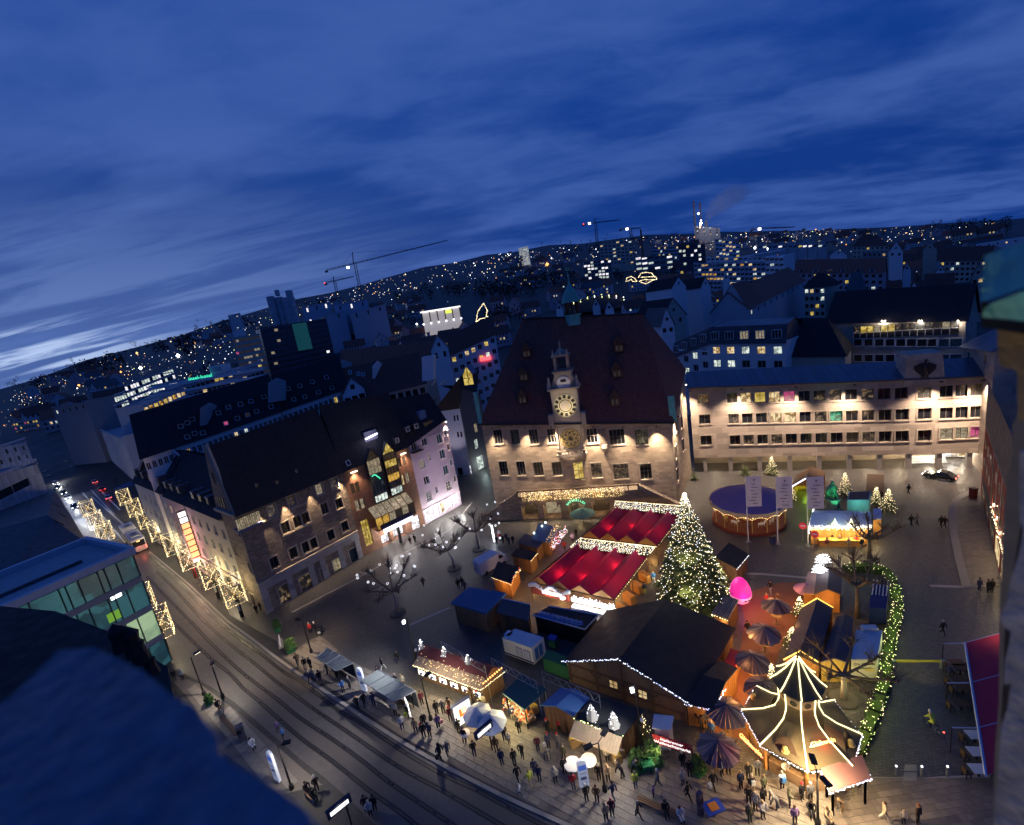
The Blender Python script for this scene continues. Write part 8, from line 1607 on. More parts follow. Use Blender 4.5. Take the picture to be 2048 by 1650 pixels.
def statue():
 c=g(1665,1018);t=thing('statue',c,'green lit seated bronze statue on a stone pedestal','statue');m=C('bronze_green',(.12,.42,.22),.6)
 MB().lathe([(1.3,0),(1.3,.35),(1.0,.45),(1.0,1.7),(1.2,1.85),(1.2,2.0)],C('pedestal',(.22,.25,.22),.8),8,c).build('pedestal',t)
 b=MB();z=2.0;b.tube([c+Vector((0,.1,z)),c+Vector((0,.1,z+.9)),c+Vector((0,.05,z+1.6)),c+Vector((0,0,z+2.2)),c+Vector((0,0,z+2.5))],[.6,.55,.5,.45,.16],m,10);b.ball(c+Vector((0,-.05,z+2.75)),.24,m,8,1.15)
 for s_ in(-1,1):b.tube([c+Vector((s_*.4,0,z+2.15)),c+Vector((s_*.62,-.15,z+1.6)),c+Vector((s_*.35,-.45,z+1.2))],[.18,.15,.1],m,7);b.tube([c+Vector((s_*.25,0,z+.95)),c+Vector((s_*.3,-.65,z+.9)),c+Vector((s_*.28,-.6,z)),c+Vector((s_*.3,-.85,z+.02))],[.26,.2,.14,.12],m,7)
 b.tube([c+Vector((-.45,.1,z+2.1)),c+Vector((-.6,.3,z+1)),c+Vector((-.6,.3,z))],[.2,.3,.4],m,7);b.build('figure',t,smooth=True)
 light('SPOT',c+Vector((-.5,-3.0,.6)),18,(.1,1,.45),.2,t,c+Vector((0,0,3.6)),60,.6);light('POINT',c+Vector((1.8,-1.6,1.2)),7,(.1,1,.5),.2,t)
statue()
t,P,T=boxpx('market_box','pale teal lit box hut with an open dark top behind the white pavilion',[(1694,1030),(1738,1030),(1742,1012),(1698,1012)],2.6,C('box_teal',(.30,.52,.50),.7),'hut');MB().hexa([p.lerp(sum(T,Vector())/4,.1)+Zv*.02 for p in T],[p.lerp(sum(T,Vector())/4,.1)+Zv*.05 for p in T],'felt_grey').build('top',t);light('POINT',(P[0]+P[1])/2+Vector((-.5,-1.5,2.2)),9,(.25,.95,.8),.3,t)
t,P,I,r=roofed('white_pavilion','white roofed pavilion with a glowing yellow counter and figures of light on its eave',[(1618,1056),(1744,1056),(1740,1024),(1628,1022)],2.7,'gable_lr',.9,C('roof_frost',(.62,.68,.76),.6),'orange_wood');ex=(P[1]-P[0]).normalized();en=ex.cross(Zv);en=en if en.dot(-P[0])>0 else-en;an=math.atan2(ex.y,ex.x)
p=P[0].lerp(P[1],.5)+en*.3;MB().box((p.x,p.y,1.1),((P[1]-P[0]).length*.72,.9,.12),C('counter_lit',(.7,.42,.1),.6),an).box((p.x,p.y,.55),((P[1]-P[0]).length*.7,.7,1.0),'orange_wood',an).build('counter',t)
mb=MB()
for k in range(300):q=P[0].lerp(P[1],random.random())+en*random.uniform(-.1,.35)+Zv*random.uniform(-.2,.45);mb.octa(q,.055,random.choice(['bulb_warm','bulb_white','bulb_warm']))
bulbs(mb,[P[0]+Zv*-.8,P[0]+Zv*.2,P[3]+Zv*.5],.3,.12,'bulb_white',.05)
mb.build('light_chain',t,kind='stuff')
for u,m,s_ in((.42,'bulb_green',.42),(.68,'bulb_warm',.42)):q=P[0].lerp(P[1],u)+Zv*.5;MB().lathe([(s_,0),(s_*.8,s_*.5),(s_*.35,s_*1.3),(.02,s_*2.4)],m,8,q).build('light_figure',t)
for u in(.15,.4,.65,.9):q=P[0].lerp(P[1],u)+en*.9;light('POINT',(q.x,q.y,1.9),20,(1,.74,.32),.2,t)
q=P[0].lerp(P[1],.45)+en*.5;light('POINT',q+Zv*1.3,7,(.5,.75,1),.3,t)
t,P,T=boxpx('white_annex','small white roofed annex with yellow sides at the end of the white pavilion',[(1746,1072),(1762,1072),(1762,1050),(1746,1050)],2.6,'orange_wood','hut');MB().hexa([p+Zv*.02 for p in T],[p+Zv*.14 for p in T],'roof_frost').build('roof',t);light('POINT',P[0]+Vector((-.4,-1.2,1.8)),10,YEL,.2,t)
t,P,I,r=roofed('log_cabin','log cabin with a brown roof, green glow and a white light strip behind the flags',[(1584,974),(1640,972),(1652,944),(1592,952)],2.6,'gable_fb',1.4,'brown_wood','orange_wood','hut',walls=(0,1,1,1));MB().tube([P[0]+Zv*.1,(P[0]+P[1])/2+Zv*1.5],.1,'tube_blue',5).build('light_tube',t);light('POINT',P[0].lerp(P[2],.45)-Zv*1.2,26,(.55,1,.08),.4,t)
t,P,T=boxpx('dark_stage','low dark slatted platform box beside the arcade',[(1732,996),(1766,996),(1768,962),(1734,960)],1.2,'dark_wood','box')
t,P,I,r=roofed('dark_stall','small stall with a plain black roof right of the Christmas tree',[(1430,1116),(1474,1138),(1498,1110),(1458,1086)],2.5,'flat',0,'canvas_dark','brown_wood');chain('','',[P[1],P[2]],'bulb_white',t,.35,.07)
t,P,I,r=roofed('striped_hut','small hut with a corrugated striped roof at the foot of the pink egg',[(1424,1228),(1456,1240),(1478,1206),(1450,1196)],2.2,'mono',.3,'felt_grey','brown_wood','hut')
for k in range(9):a_,b_=P[0].lerp(P[1],k/8)+Zv*.14,P[3].lerp(P[2],k/8)+Zv*.44;MB().tube([a_,b_],.06,C('batten',(.22,.19,.2),.7),4).build('roof_batten',r)
chain('','',[P[0]-Zv*.1,P[1]-Zv*.1],'bulb_warm',t,.3,.08);glow_at((1446,1244),1.6,7,ORANGE)
t,P,I,r=roofed('wooden_fence_hut','glowing open bar under the edge of the big hut roof, red lit',[(1448,1330),(1470,1338),(1482,1305),(1462,1298)],2.0,'flat',0,'red_cloth','orange_wood','bar');light('POINT',P[1]+Vector((.5,-.3,-.4)),8,(1,.15,.08),.2,t)
for k,(a_,b_,z)in enumerate((((885,1296),(972,1346),3.6),((985,1330),(1075,1378),3.2),((1086,1358),(1200,1406),3.6))):
 p,q=g(*a_,z),g(*b_,z);mb=MB();m='grey_metal'
 for o in(0,.9):mb.tube([p+Zv*o,q+Zv*o],.035,m,4)
 for j in range(11):u,v=j/11,(j+1)/11;mb.tube([p.lerp(q,u)+Zv*(.9 if j%2 else 0),p.lerp(q,v)+Zv*(0 if j%2 else.9)],.022,m,3)
 for j in(0,1):w_=p.lerp(q,j);mb.tube([(w_.x,w_.y,0),w_+Zv*.9],.04,m,4)
 mb.build('truss',label=['steel lattice truss over the red roofed stall','steel lattice truss lying left of the teal canopy','steel lattice truss over the blue roofed stall'][k],cat='truss',org=p.xy.to_3d())
n_=M['canvas_red'].node_tree;b_=n_.nodes['Principled BSDF'];tl=n_.nodes.new('ShaderNodeBsdfTranslucent');tl.inputs[0].default_value=(.45,.008,.10,1);mx_=n_.nodes.new('ShaderNodeMixShader');mx_.inputs[0].default_value=.22;o_=n_.nodes['Material Output'];n_.links.new(b_.outputs[0],mx_.inputs[1]);n_.links.new(tl.outputs[0],mx_.inputs[2]);n_.links.new(mx_.outputs[0],o_.inputs[0])
def shelter(pts,label,zr=2.5):
 P=[g(*p,zr)for p in pts];t=thing('bus_shelter',(sum(P,Vector())/4).xy.to_3d(),label,'shelter')
 n=4
 for k in range(n):
  q=[P[0].lerp(P[1],k/n+.01),P[0].lerp(P[1],(k+1)/n-.01),P[3].lerp(P[2],(k+1)/n-.01),P[3].lerp(P[2],k/n+.01)];MB().hexa(q,[p+Zv*.04 for p in q],C('shelter_glass',(.13,.15,.16),.12)).build('roof_pane',t)
 fm=MB()
 for k in range(n+1):fm.tube([P[0].lerp(P[1],k/n)+Zv*.06,P[3].lerp(P[2],k/n)+Zv*.06],.05,'grey_metal',4)
 for a,b in((0,1),(2,3)):fm.tube([P[a]+Zv*.05,P[b]+Zv*.05],.06,'grey_metal',4)
 for p in(P[2],P[3],P[2].lerp(P[3],.5)):fm.tube([(p.x,p.y,0),p],.05,'grey_metal',5)
 fm.build('frame',t);a,b=P[3].xy.to_3d(),P[2].xy.to_3d();m=(a+b)/2;d=(b-a).normalized();MB().box(m+Zv*1.3-d.cross(Zv)*-.0,((b-a).length*.94,.04,1.9),'glass_clear',math.atan2(d.y,d.x)).build('rear_pane',t);MB().box(m+Zv*.45+Vector((-.3,-.4,0)),((b-a).length*.7,.4,.07),'brown_wood',math.atan2(d.y,d.x)).build('bench_seat',t);return t,P
shelter([(633,1316),(672,1343),(707,1327),(655,1296)],'glass bus shelter with an empty roof left of the blue stop pillar')
t,P=shelter([(722,1362),(788,1404),(832,1383),(757,1340)],'glass bus shelter with posters right of the blue stop pillar')
q=P[1].lerp(P[2],.5).xy.to_3d();po=MB().box(q+Zv*1.2,(.1,1.1,1.7),'panel_white',.5).build('poster',t);MB().box(q+Zv*1.6+Vector((.08,-.1,0)),(.02,.8,.4),'red_cloth',.5).build('poster_print',po)
def totem(px,h,label,top='navy',rz=-.55):
 p=g(*px);t=thing('stop_pillar',p,label,'sign');d=Vector((math.cos(rz),math.sin(rz),0));n_=Vector((d.y,-d.x,0));w_=.42
 pr=[(-w_,.2),(w_,.2),(w_,h-.4),(w_*.7,h-.1),(0,h),(-w_*.7,h-.1),(-w_,h-.4)];f=[p+d*x+Zv*z+n_*.12 for x,z in pr];b=[v-n_*.24 for v in f];n=len(pr)
 MB().mesh(f+b,[tuple(range(n)),tuple(range(n,2*n))[::-1]]+[(i,(i+1)%n,n+(i+1)%n,n+i)for i in range(n)],C('totem_white',(.62,.66,.74),.5,em=(.55,.62,.8),es=.28)).build('panel',t)
 MB().box(p+Zv*(h-.75)+n_*.13,(.66,.03,.5),C('totem_blue',(.05,.10,.40),.5,em=(.08,.16,.6),es=.5),rz).build('header',t)
 for k in range(3):MB().box(p+Zv*(h*.55-k*.5)+n_*.13,(.5,.02,.3 if k==1 else.05),'notice_blue',rz).build('timetable',t)
 MB().box(p+Zv*.1,(.5,.3,.2),'concrete',rz).build('base',t)
totem((730,1383),3.3,'white stop pillar with blue head between the two shelters');totem((557,1563),3.6,'white stop pillar on the church side pavement');totem((1170,1575),3.0,'white information pillar among the crowd beside white tables',rz=.1)
def departure(px,top,label):
 p=g(*px);t=thing('departure_board',p,label,'sign');MB().tube([p,p+Zv*3.0],.07,'black_metal',6).build('post',t);d=Vector((.75,-.1,0)).normalized();d=Vector((.78,.62,0));n_=Vector((d.y,-d.x,0));c=p+Zv*2.8-d*.5
 o=MB().box(c,(2.0,.3,.75),C('board_navy',(.01,.016,.05),.4),math.atan2(d.y,d.x)).build('case',t);MB().box(c+n_*.17,(1.5,.04,.36),'panel_white',math.atan2(d.y,d.x)).build('display',o)
 for k in range(2):MB().box(c+n_*.2+Zv*(.07-.14*k)+d*.1,(1.1,.02,.05),'dark_frame',math.atan2(d.y,d.x)).build('line',o)
 light('POINT',c+n_*.6,.8,COOL,.15,t)
departure((705,1655),0,'dark departure board with lit display at the lower edge by the tracks');departure((985,1500),0,'dark departure board with lit display among the waiting crowd')
p=g(930,1450);t=thing('light_box',p,'tall illuminated poster box with an orange red picture','poster box');d=Vector((.86,.5,0));n_=Vector((d.y,-d.x,0));MB().box(p+Zv*1.6,(2.1,.35,2.6),'grey_metal',math.atan2(d.y,d.x)).build('case',t);f_=MB().box(p+Zv*1.65+n_*.19,(1.8,.04,2.3),'panel_white',math.atan2(d.y,d.x)).build('screen',t);MB().box(p+Zv*1.8+n_*.22,(.8,.02,.9),C('poster_red',(.8,.15,.03),.5,em=(.9,.16,.03),es=.7),math.atan2(d.y,d.x)).box(p+Zv*1.95+n_*.24+d*.12,(.4,.02,.5),'bulb_orange',math.atan2(d.y,d.x)).build('picture',f_);light('POINT',p+Zv*1.8+n_*1.0,8,WARM,.4,t)
umbrella('cloth',(962,1462),'white parasol beside the poster box',2.1,1.5,'white_tarp',8);umbrella('cloth',(990,1478),'pale blue white parasol right of the first one',2.1,1.5,C('parasol_blue',(.45,.5,.62),.7),8)
def bar_table(px,label,m='white_paint',r=.5):p=g(*px);t=thing('bar_table',p,label,'table');MB().lathe([(r,1.06),(r,1.12)],m,14,p).build('table_top',t);MB().lathe([(.3,0),(.3,.04),(.04,.08),(.04,1.06)],'grey_metal',8,p).build('stand',t)
bar_table((1148,1548),'round white bar table left of the information pillar',r=.75);bar_table((1180,1540),'round white bar table right of the information pillar',r=.7);bar_table((934,1484),'small round white table beside the navy departure board')
def lamp_post(px,h,label,heads,power,col=WARM,box=False):
 p=g(*px);t=thing('street_lamp',p,label,'lamp');MB().tube([p,p+Zv*h*.5,p+Zv*h],[.11,.08,.06],'black_metal',7).lathe([(.22,0),(.2,.5),(.1,.6)],'black_metal',8,p).build('post',t)
 for dx,dy in heads:
  e=p+Vector((dx,dy,h+.15));ho=MB().tube([p+Zv*h,e],.04,'black_metal',5).box(e,(.75,.4,.14),'black_metal',math.atan2(dy,dx)).build('lamp_head',t);MB().box(e-Zv*.09,(.6,.3,.05),'lamp_glass',math.atan2(dy,dx)).build('lamp_glass',ho)
  if power:light('SPOT',e-Zv*.2,power,col,.12,ho,e-Zv*5+Vector((dx,dy,0))*.8,150,.6)
 return t,p
lamp_post((623,1305),4.9,'dark lamp post with a bent white head beside the empty shelter',[(-.7,.3)],32);lamp_post((446,1395),4.4,'slim lamp post with one white head on the church side pavement',[(-.3,.5)],34,(1,.9,.75));lamp_post((409,1390),5.5,'dark post beside the small bush on the church side',[(.4,.6)],10);lamp_post((862,1440),5.0,'dark lamp post right of the postered shelter',[(.6,.5)],34,(1,.88,.7));lamp_post((1210,1582),5.0,'lamp post with two dark panels near the white tables',[(-.9,-.3),(.7,.7)],6,(1,.86,.62));lamp_post((584,1578),5.0,'dark lamp post beside the church side stop pillar',[(.8,.1)],30,(1,.88,.7));lamp_post((1636,1650),4.8,'lamp post with two navy panels before the light tower',[(.3,.9),(.1,-.7)],75)
for px,h,lab,aim,pw in(((838,1345),7.6,'tall dark mast with small floodlights left of the red roofed stall',(640,1420),150),((1284,1497),7.0,'thick dark mast with a square lamp between the produce stall and banner',(1080,1600),42)):
 t,p=lamp_post(px,h,lab,[],0);e=p+Zv*(h-.4);MB().box(e+Vector((-.3,-.2,0)),(.3,.3,.3),'lamp_cool').build('floodlight',t);light('SPOT',e+Vector((-.7,-.5,-.1)),pw,(.98,.95,.92),.15,t,g(*aim),120,.8)
 MB().tube([p,p+Zv*3],.17,'black_metal',8).build('lower_post',t);MB().box(p+Zv*3.2+Vector((.25,-.1,0)),(.25,.25,.2),'white_paint').build('loudspeaker',t)
def planter(px,r,label,tall=1.2,fairy=False):
 p=g(*px);t=thing('planter',p,label,'plant');MB().box(p+Zv*.3,(r*1.1,r*1.1,.6),'green_paint',.4).build('tub',t);lv=MB()
 for k in range(240):a=random.uniform(0,6.28);z=random.random();rr=r*math.sqrt(random.random())*(1-.5*z);q=p+Vector((rr*math.cos(a),rr*math.sin(a),.45+z*tall));u=Vector((random.gauss(0,1),random.gauss(0,1),random.gauss(0,.6))).normalized()*.16;v=u.orthogonal().normalized()*.07;lv.poly([q-u,q+v,q+u,q-v],'leaf_green')
 lv.build('foliage',t,kind='stuff')
for px,r,lb,tl in(((584,1302),.9,'green bush beside a white barrier near the empty shelter',1.6),((420,1408),.6,'small bush at the foot of the dark post on the church side',.9),((1278,1537),1.0,'bushy green plants left of the green crate stack',1.3),((1306,1527),1.1,'taller green bush at the foot of the thick mast',1.7),((1397,1545),.8,'small green bush beside the nearest thatched parasol',1.1),((556,1262),.7,'faint dark green shrub before the stone corner house',1.4)):planter(px,r,lb,tl)
t,P,T=boxpx('crate_stack','stack of green plastic crates before the bushes',[(1288,1546),(1302,1546),(1304,1534),(1290,1534)],.6,C('crate_green',(.02,.22,.09),.5),'crates')
for z in(.4,.6,.8):MB().box((sum(P,Vector())/4)+Zv*z,(1.0,.8,.05),C('crate_rim',(.03,.3,.13),.5),.1).build('crate_rim',t)
p=g(562,1290);t=thing('barrier',p,'red and white construction barrier beside the green bush','barrier');MB().box(p+Zv*.7,(.15,2.2,.6),'white_paint',.5).box(p+Zv*.85+Vector((-.1,0,0)),(.05,1.0,.2),'red_cloth',.5).build('board',t);MB().box(p+Zv*.2,(.6,2.0,.3),'concrete',.5).build('foot',t)
def bench(a,b,label):p,q=g(*a),g(*b);d=(q-p);L=d.length;d.normalize();rz=math.atan2(d.y,d.x);t=thing('bench',p,label,'bench');m=(p+q)/2;[MB().box(m+Vector((-d.y,d.x,0))*(k*.17-.17)+Zv*.47,(L,.14,.06),'brown_wood',rz).build('slat',t)for k in range(3)];[MB().box(p.lerp(q,u)+Zv*.22,(.12,.5,.44),'concrete',rz).build('leg',t)for u in(.12,.88)]
bench((443,1437),(478,1476),'long dark bench on the church side pavement');bench((614,1588),(630,1604),'short bench with two sitters on the church side');bench((1275,1604),(1325,1625),'dark bench in the lower middle of the promenade');bench((1330,1625),(1365,1640),'bench with people sitting at the lower edge')
for nm,px,lab,d_ in(('ticket_machine',(487,1480),'dark ticket machine at the end of the long bench',(.7,.6,1.9)),('info_stele',(1402,1630),'dark upright stele at the lower edge left of the blue table',(.45,.3,2.2))):p=g(*px);MB().box(p+Zv*d_[2]/2,d_,'dark_clad',.6).box(p+Zv*d_[2]*.7+Vector((.1,-d_[1]*.55-.06,0)),(d_[0]*.6,.05,.4),'glass_dark',.6).build(nm,label=lab,cat=nm.replace('_',' '),org=p)
p=g(1428,1632);t=thing('table',p,'blue table with an orange map panel at the lower edge','table');MB().box(p+Zv*.9,(1.5,1.0,.08),C('table_blue',(.04,.09,.4),.5),.2).box(p+Zv*.96,(.7,.6,.03),'fruit_orange',.2).build('table_top',t);MB().box(p+Zv*.43,(.2,.2,.86),'grey_metal',.2).build('leg',t)
for px,lab in(((1606,1082),'round red no entry sign left of the last banner flag'),((1630,1100),'round red no entry sign before the white pavilion')):
 p=g(*px);t=thing('no_entry_sign',p,lab,'sign');MB().tube([p,p+Zv*2.4],.04,'grey_metal',5).build('post',t);c=p+Zv*2.5+Vector((-.3,-.6,.3))*.1;n_=Vector((-.45,-.7,.55)).normalized();a=n_.cross(Zv).normalized();b=a.cross(n_)
 for r_,m,o in((.5,C('sign_red',(.6,.04,.04),.5,em=(.7,.05,.05),es=.3),0),):MB().poly([c+n_*o+(a*math.cos(k*math.pi/10)+b*math.sin(k*math.pi/10))*r_ for k in range(20)],m).poly([c-n_*.03+(a*math.cos(k*math.pi/10)+b*math.sin(k*math.pi/10))*r_ for k in range(20)],'grey_metal').build('disc',t)
 MB().box(c+n_*.02,(.62,.14,.02),'white_paint',ax=(a,b,n_)).build('bar',t)
p=g(1545,1087);MB().box(p+Zv*.55,(.6,.6,1.1),'navy',.3).box(p+Zv*1.15,(.66,.66,.1),'black_metal',.3).build('litter_bin',label='dark square litter bin between the banner flags',cat='bin',org=p)
a,b=g(1787,1322,.9),g(1885,1322,.9);d=(b-a).normalized();t=thing('boom_barrier',a.xy.to_3d(),'long yellow boom barrier across the lane beside the hedge','barrier')
for k in range(2):q=a.lerp(b,.25+.5*k);MB().box(q,((b-a).length*.49,.12,.2),C('barrier_yellow',(.6,.55,.05),.5),math.atan2(d.y,d.x)).build('boom',t)
for q in(a,b):MB().box((q.x,q.y,.5),(.3,.3,1.0),'grey_metal').build('post',t)
light('SPOT',a.lerp(b,.4)+Vector((-.3,-2,1.8)),3,YEL,.2,t,a.lerp(b,.5),110,.8)
for px,lb in(((1792,1551),'short steel bollard with a lit cap, left of the pair of plates'),((1843,1552),'short steel bollard beside the cover plates'),((1894,1552),'short steel bollard nearest the cafe')):p=g(*px);MB().lathe([(.09,0),(.09,.85),(.03,.95)],'grey_metal',8,p).ball(p+Zv*.93,.08,'bulb_white',6).build('bollard',label=lb,cat='bollard',org=p)
for pts,lb in(([(1806,1562),(1832,1562),(1835,1545),(1808,1545)],'pale square cover plate at the end of the dark lane'),([(1808,1543),(1834,1543),(1833,1530),(1810,1530)],'reddish square cover plate behind the pale one')):P=[g(*q)for q in pts];MB().hexa([p+Zv*.01 for p in P],[p+Zv*.05 for p in P],'kerb_stone').build('cover_plate',label=lb,cat='plate',org=P[0])
P=[g(1930,1286,3.0),g(1972,1552,2.6),g(2060,1530,3.0),g(2060,1250,3.6)];t=thing('cafe_awning',P[0].xy.to_3d(),'broad red awning of a cafe at the right edge','awning')
cu=[0,.36,.70,1]
for u,v in zip(cu,cu[1:]):q=[P[0].lerp(P[1],u+.004),P[0].lerp(P[1],v-.004),P[3].lerp(P[2],v-.004),P[3].lerp(P[2],u+.004)];MB().hexa(q,[p+Zv*.04 for p in q],C('awning_red',(.42,.02,.05),.7)).build('awning_panel',t)
MB().tube([P[0],P[1]],.1,'trim_blue',5).build('front_rail',t)
for u,x in((0,1900),(.36,1908),(.70,1920)):q=P[0].lerp(P[1],u);e=q+Vector((-1.6,.5,-.2));MB().tube([e,q,P[3].lerp(P[2],u)],.05,'trim_blue',5).tube([e,(e.x,e.y,0)],.04,'black_metal',5).build('arm',t)
light('SPOT',P[3].lerp(P[0],.35)+Zv*2.4,9,(1,.55,.4),.2,t,P[3].lerp(P[0],.4),120,.9)
for k,(x,y,m)in enumerate(((1913,1338,0),(1920,1348,2),(1916,1372,0),(1926,1388,0),(1922,1420,0),(1949,1484,1),(1953,1518,1),(1957,1553,1))):
 p=g(x,y);t=thing('cafe_table',p,['dark cafe table at the head of the red awning','cafe table with blue cushions under the red awning','dark cafe table third from the awning head','dark cafe table beside a round lantern','dark cafe table in the middle of the awning edge','white cafe table farthest of the three at the awning foot','white cafe table with plates in the middle of the three','white cafe table nearest the camera at the awning foot'][k],'table');m_='white_paint'if m==1 else 'dark_wood';MB().box(p+Zv*.75,(1.1,.8,.05),m_,-.2).build('table_top',t);MB().box(p+Zv*.37,(.1,.1,.74),'black_metal').build('leg',t)
 for s_ in(-1,1):c=MB();c.box(p+Vector((s_*.85,-.1*s_,.45)),(.45,.45,.06),'dark_wood',-.2).box(p+Vector((s_*1.05,-.1*s_,.72)),(.06,.45,.5),'navy'if m==2 else 'dark_wood',-.2);[c.box(p+Vector((s_*.85+i*.18,j*.18-.1*s_,.22)),(.05,.05,.44),'black_metal',-.2)for i in(-1,1)for j in(-1,1)];c.build('chair',t)
A_,B_=g(1962,985),g(2012,1210);t=thing('red_house',B_,'red fronted shop house with lit stone pilasters at the right edge of the square','house');w=Wall(A_,B_,11.5,11.5);w.n=Vector((-abs(w.t.y),w.t.x if w.t.y<0 else-w.t.x));w.n=w.n if w.n.x<0 else-w.n
C('red_front',(.30,.05,.035),.7)
for r in range(2):
 for c in range(9):w.op.append(dict(u=(c+.5)*w.L/9,z=5.6+r*3.2,w=w.L/9*.5,h=1.6,depth=.25,pane='glass_dim',grid=(2,1)))
for c in range(5):w.op.append(dict(u=(c+.5)*w.L/5,z=1.5,w=w.L/5*.75,h=2.5,depth=.3,pane='lit_warm'if c>2 else 'shop_dark',grid=(2,1)))
facade(t,w,'red_front',frame='sandstone_trim');ax=(vec3(w.t,0),vec3(w.n,0),Zv)
for c in range(5):MB().box(w.P(w.L*(.38+c*.15),7.2,.2),(.5,.5,8.2),'cream_render',ax=ax).build('pilaster',t);light('POINT',w.P(w.L*(.42+c*.13),4.4,1.4),16,WARM,.2,t)
MB().poly([w.P(-.3,11.4,.9),w.P(w.L,11.4,.9),w.P(w.L,17,-5),w.P(-.3,17,-5)],'roof_slate').poly([w.P(-.3,11.4,.9),w.P(-.3,17,-5),w.P(-.3,11.4,-5)],'roof_metal').build('roof',t);MB().box(w.P(w.L/2,11.4,.5),(w.L,1.0,.2),'roof_metal',ax=ax).build('gutter',t)
MB().hexa([w.P(.5,2.9,.1),w.P(w.L*.55,2.9,.1),w.P(w.L*.55,2.6,2.2),w.P(.5,2.6,2.2)],[w.P(.5,3.6,.1),w.P(w.L*.55,3.6,.1),w.P(w.L*.55,2.75,2.2),w.P(.5,2.75,2.2)],'felt_grey').build('canopy',t);MB().poly([w.P(0,0),w.P(0,0,-6),w.P(0,12,-6),w.P(0,9.4)],'red_front').build('wall',t)
ch=MB();bulbs(ch,[w.P(w.L*.45,4.0,.6),w.P(w.L,4.0,.6)],.3,.09,'bulb_warm',.15);ch.build('light_chain',t,kind='stuff');p=g(1946,996);MB().box(p+Zv*.8,(.7,.7,1.6),C('kiosk_red',(.16,.02,.02),.8)).box(p+Zv*1.66,(.8,.8,.1),'black_metal').build('kiosk',label='small red column kiosk beside the curved footway',cat='kiosk',org=p)
def plane(px,h,label,spread=3.2,m='bark_pale',lean=(0,0)):
 p=g(*px);t=thing('plane_tree',p,label,'tree');MB().tube([p,p+Vector((.1,.05,h*.25)),p+Vector((lean[0]*.5,lean[1]*.5,h*.5))],[.28,.22,.18],m,8).build('trunk',t,smooth=True);br=MB();tw=MB();top=p+Vector((lean[0]*.5,lean[1]*.5,h*.48))
 for k in range(7):
  a=2*math.pi*k/7+random.uniform(-.3,.3);L=spread*random.uniform(.7,1.1);q=top+Vector((math.cos(a)*L*.5,math.sin(a)*L*.5,h*.14));e=top+Vector((math.cos(a)*L,math.sin(a)*L,h*random.uniform(.2,.42)));br.tube([top,q,e],[.14,.11,.08],'bark_dark'if m=='bark_pale'else m,6);br.ball(e,.16,'bark_dark',6)
  for j in range(3):f=q.lerp(e,random.random());v=Vector((random.gauss(0,.6),random.gauss(0,.6),random.uniform(.3,1)));br.tube([f,f+v*.9],[.07,.05],'bark_dark',5);br.ball(f+v*.9,.11,'bark_dark',5)
  for j in range(34):v=Vector((random.gauss(0,1),random.gauss(0,1),random.uniform(.3,1.4))).normalized()*random.uniform(.6,1.7);tw.tube([q.lerp(e,random.uniform(.4,1)),e+v],[.026,.01],'bark_dark',3)
 br.build('branch',t,kind='stuff');tw.build('twigs',t,kind='stuff');MB().lathe([(1.2,0),(1.2,.1),(1.05,.12)],C('grate',(.07,.065,.06),.7),14,p).build('tree_grate',t)
plane((796,1226),7.4,'pale trunked plane tree with star lights, nearest the stone corner house',4.0);plane((908,1136),6.6,'leaning pale plane tree with star lights beside the van',3.6,lean=(-1.2,.4));plane((958,1098),7.0,'forked pale plane tree with star lights in front of the alley',3.2);plane((1714,1236),8.5,'bare plane tree growing between the log huts and dark trailer',3.0,'bark_dark');plane((1687,1398),5.5,'gnarled pale plane tree beside the light tower',3.6);plane((1738,1118),6.0,'bare knobbly plane tree beyond the lit hedge',3.0,'bark_dark')
st=MB()
for x,y in((759,1129),(779,1137),(742,1141),(715,1156),(736,1164),(747,1167),(714,1150),(793,1131),(820,1108),(803,1113),(806,1112),(830,1133),(828,1132),(808,1151),(790,1136),(780,1146),(795,1144),(775,1167),(848,1051),(845,1070),(870,1078),(893,1084),(910,1096),(919,1077),(921,1033),(940,1058),(963,1060),(980,1037),(979,1049),(991,1051),(998,1046),(996,1027),(990,1004),(974,1009),(886,1094),(912,1094),(871,1089),(858,1090),(1000,1076),(1010,1002)):
 c=g(x,y,random.uniform(3.2,5.6));n_=(CAM-c).normalized();a=n_.cross(Zv).normalized();b=a.cross(n_)
 for k in range(5):q=c+(a*math.cos(k*1.257)+b*math.sin(k*1.257))*.14;st.octa(q,.062,'bulb_white')
st.build('star_lights',kind='stuff',label='small white flower shaped lights hung in the bare plane trees',cat='lights')
t=thing('light_column',g(985,1083),'upright white glowing light column beside the crowd','lamp');MB().tube([g(989,1083),g(989,1083)+Zv*3.2],.16,C('tube_cool',(.9,.9,1),.5,em=(.85,.9,1),es=4),8).build('tube',t);light('POINT',g(989,1083)+Vector((-.5,-.5,2)),20,(.85,.9,1),.3,t)
def bike(px,rz,label):
 p=g(*px);t=thing('bicycle',p,label,'bicycle');d=Vector((math.cos(rz),math.sin(rz),0));s_=Vector((-d.y,d.x,0))
 for q in(-.52,.52):MB().tube([p+d*(q+.33*math.cos(k*.524))+Zv*(.34+.33*math.sin(k*.524))for k in range(13)],.025,'black_metal',4).build('wheel',t)
 MB().tube([p-d*.5+Zv*.34,p-d*.12+Zv*.3,p+d*.38+Zv*.8,p-d*.2+Zv*.78,p-d*.12+Zv*.3],.025,'grey_metal',4).tube([p+d*.52+Zv*.34,p+d*.36+Zv*.98],.025,'grey_metal',4).tube([p+d*.36+Zv*.98-s_*.28,p+d*.36+Zv*.98+s_*.28],.02,'black_metal',4).build('frame',t);MB().box(p-d*.2+Zv*.9,(.26,.14,.06),'black_metal',rz).build('saddle',t);return t,p,d
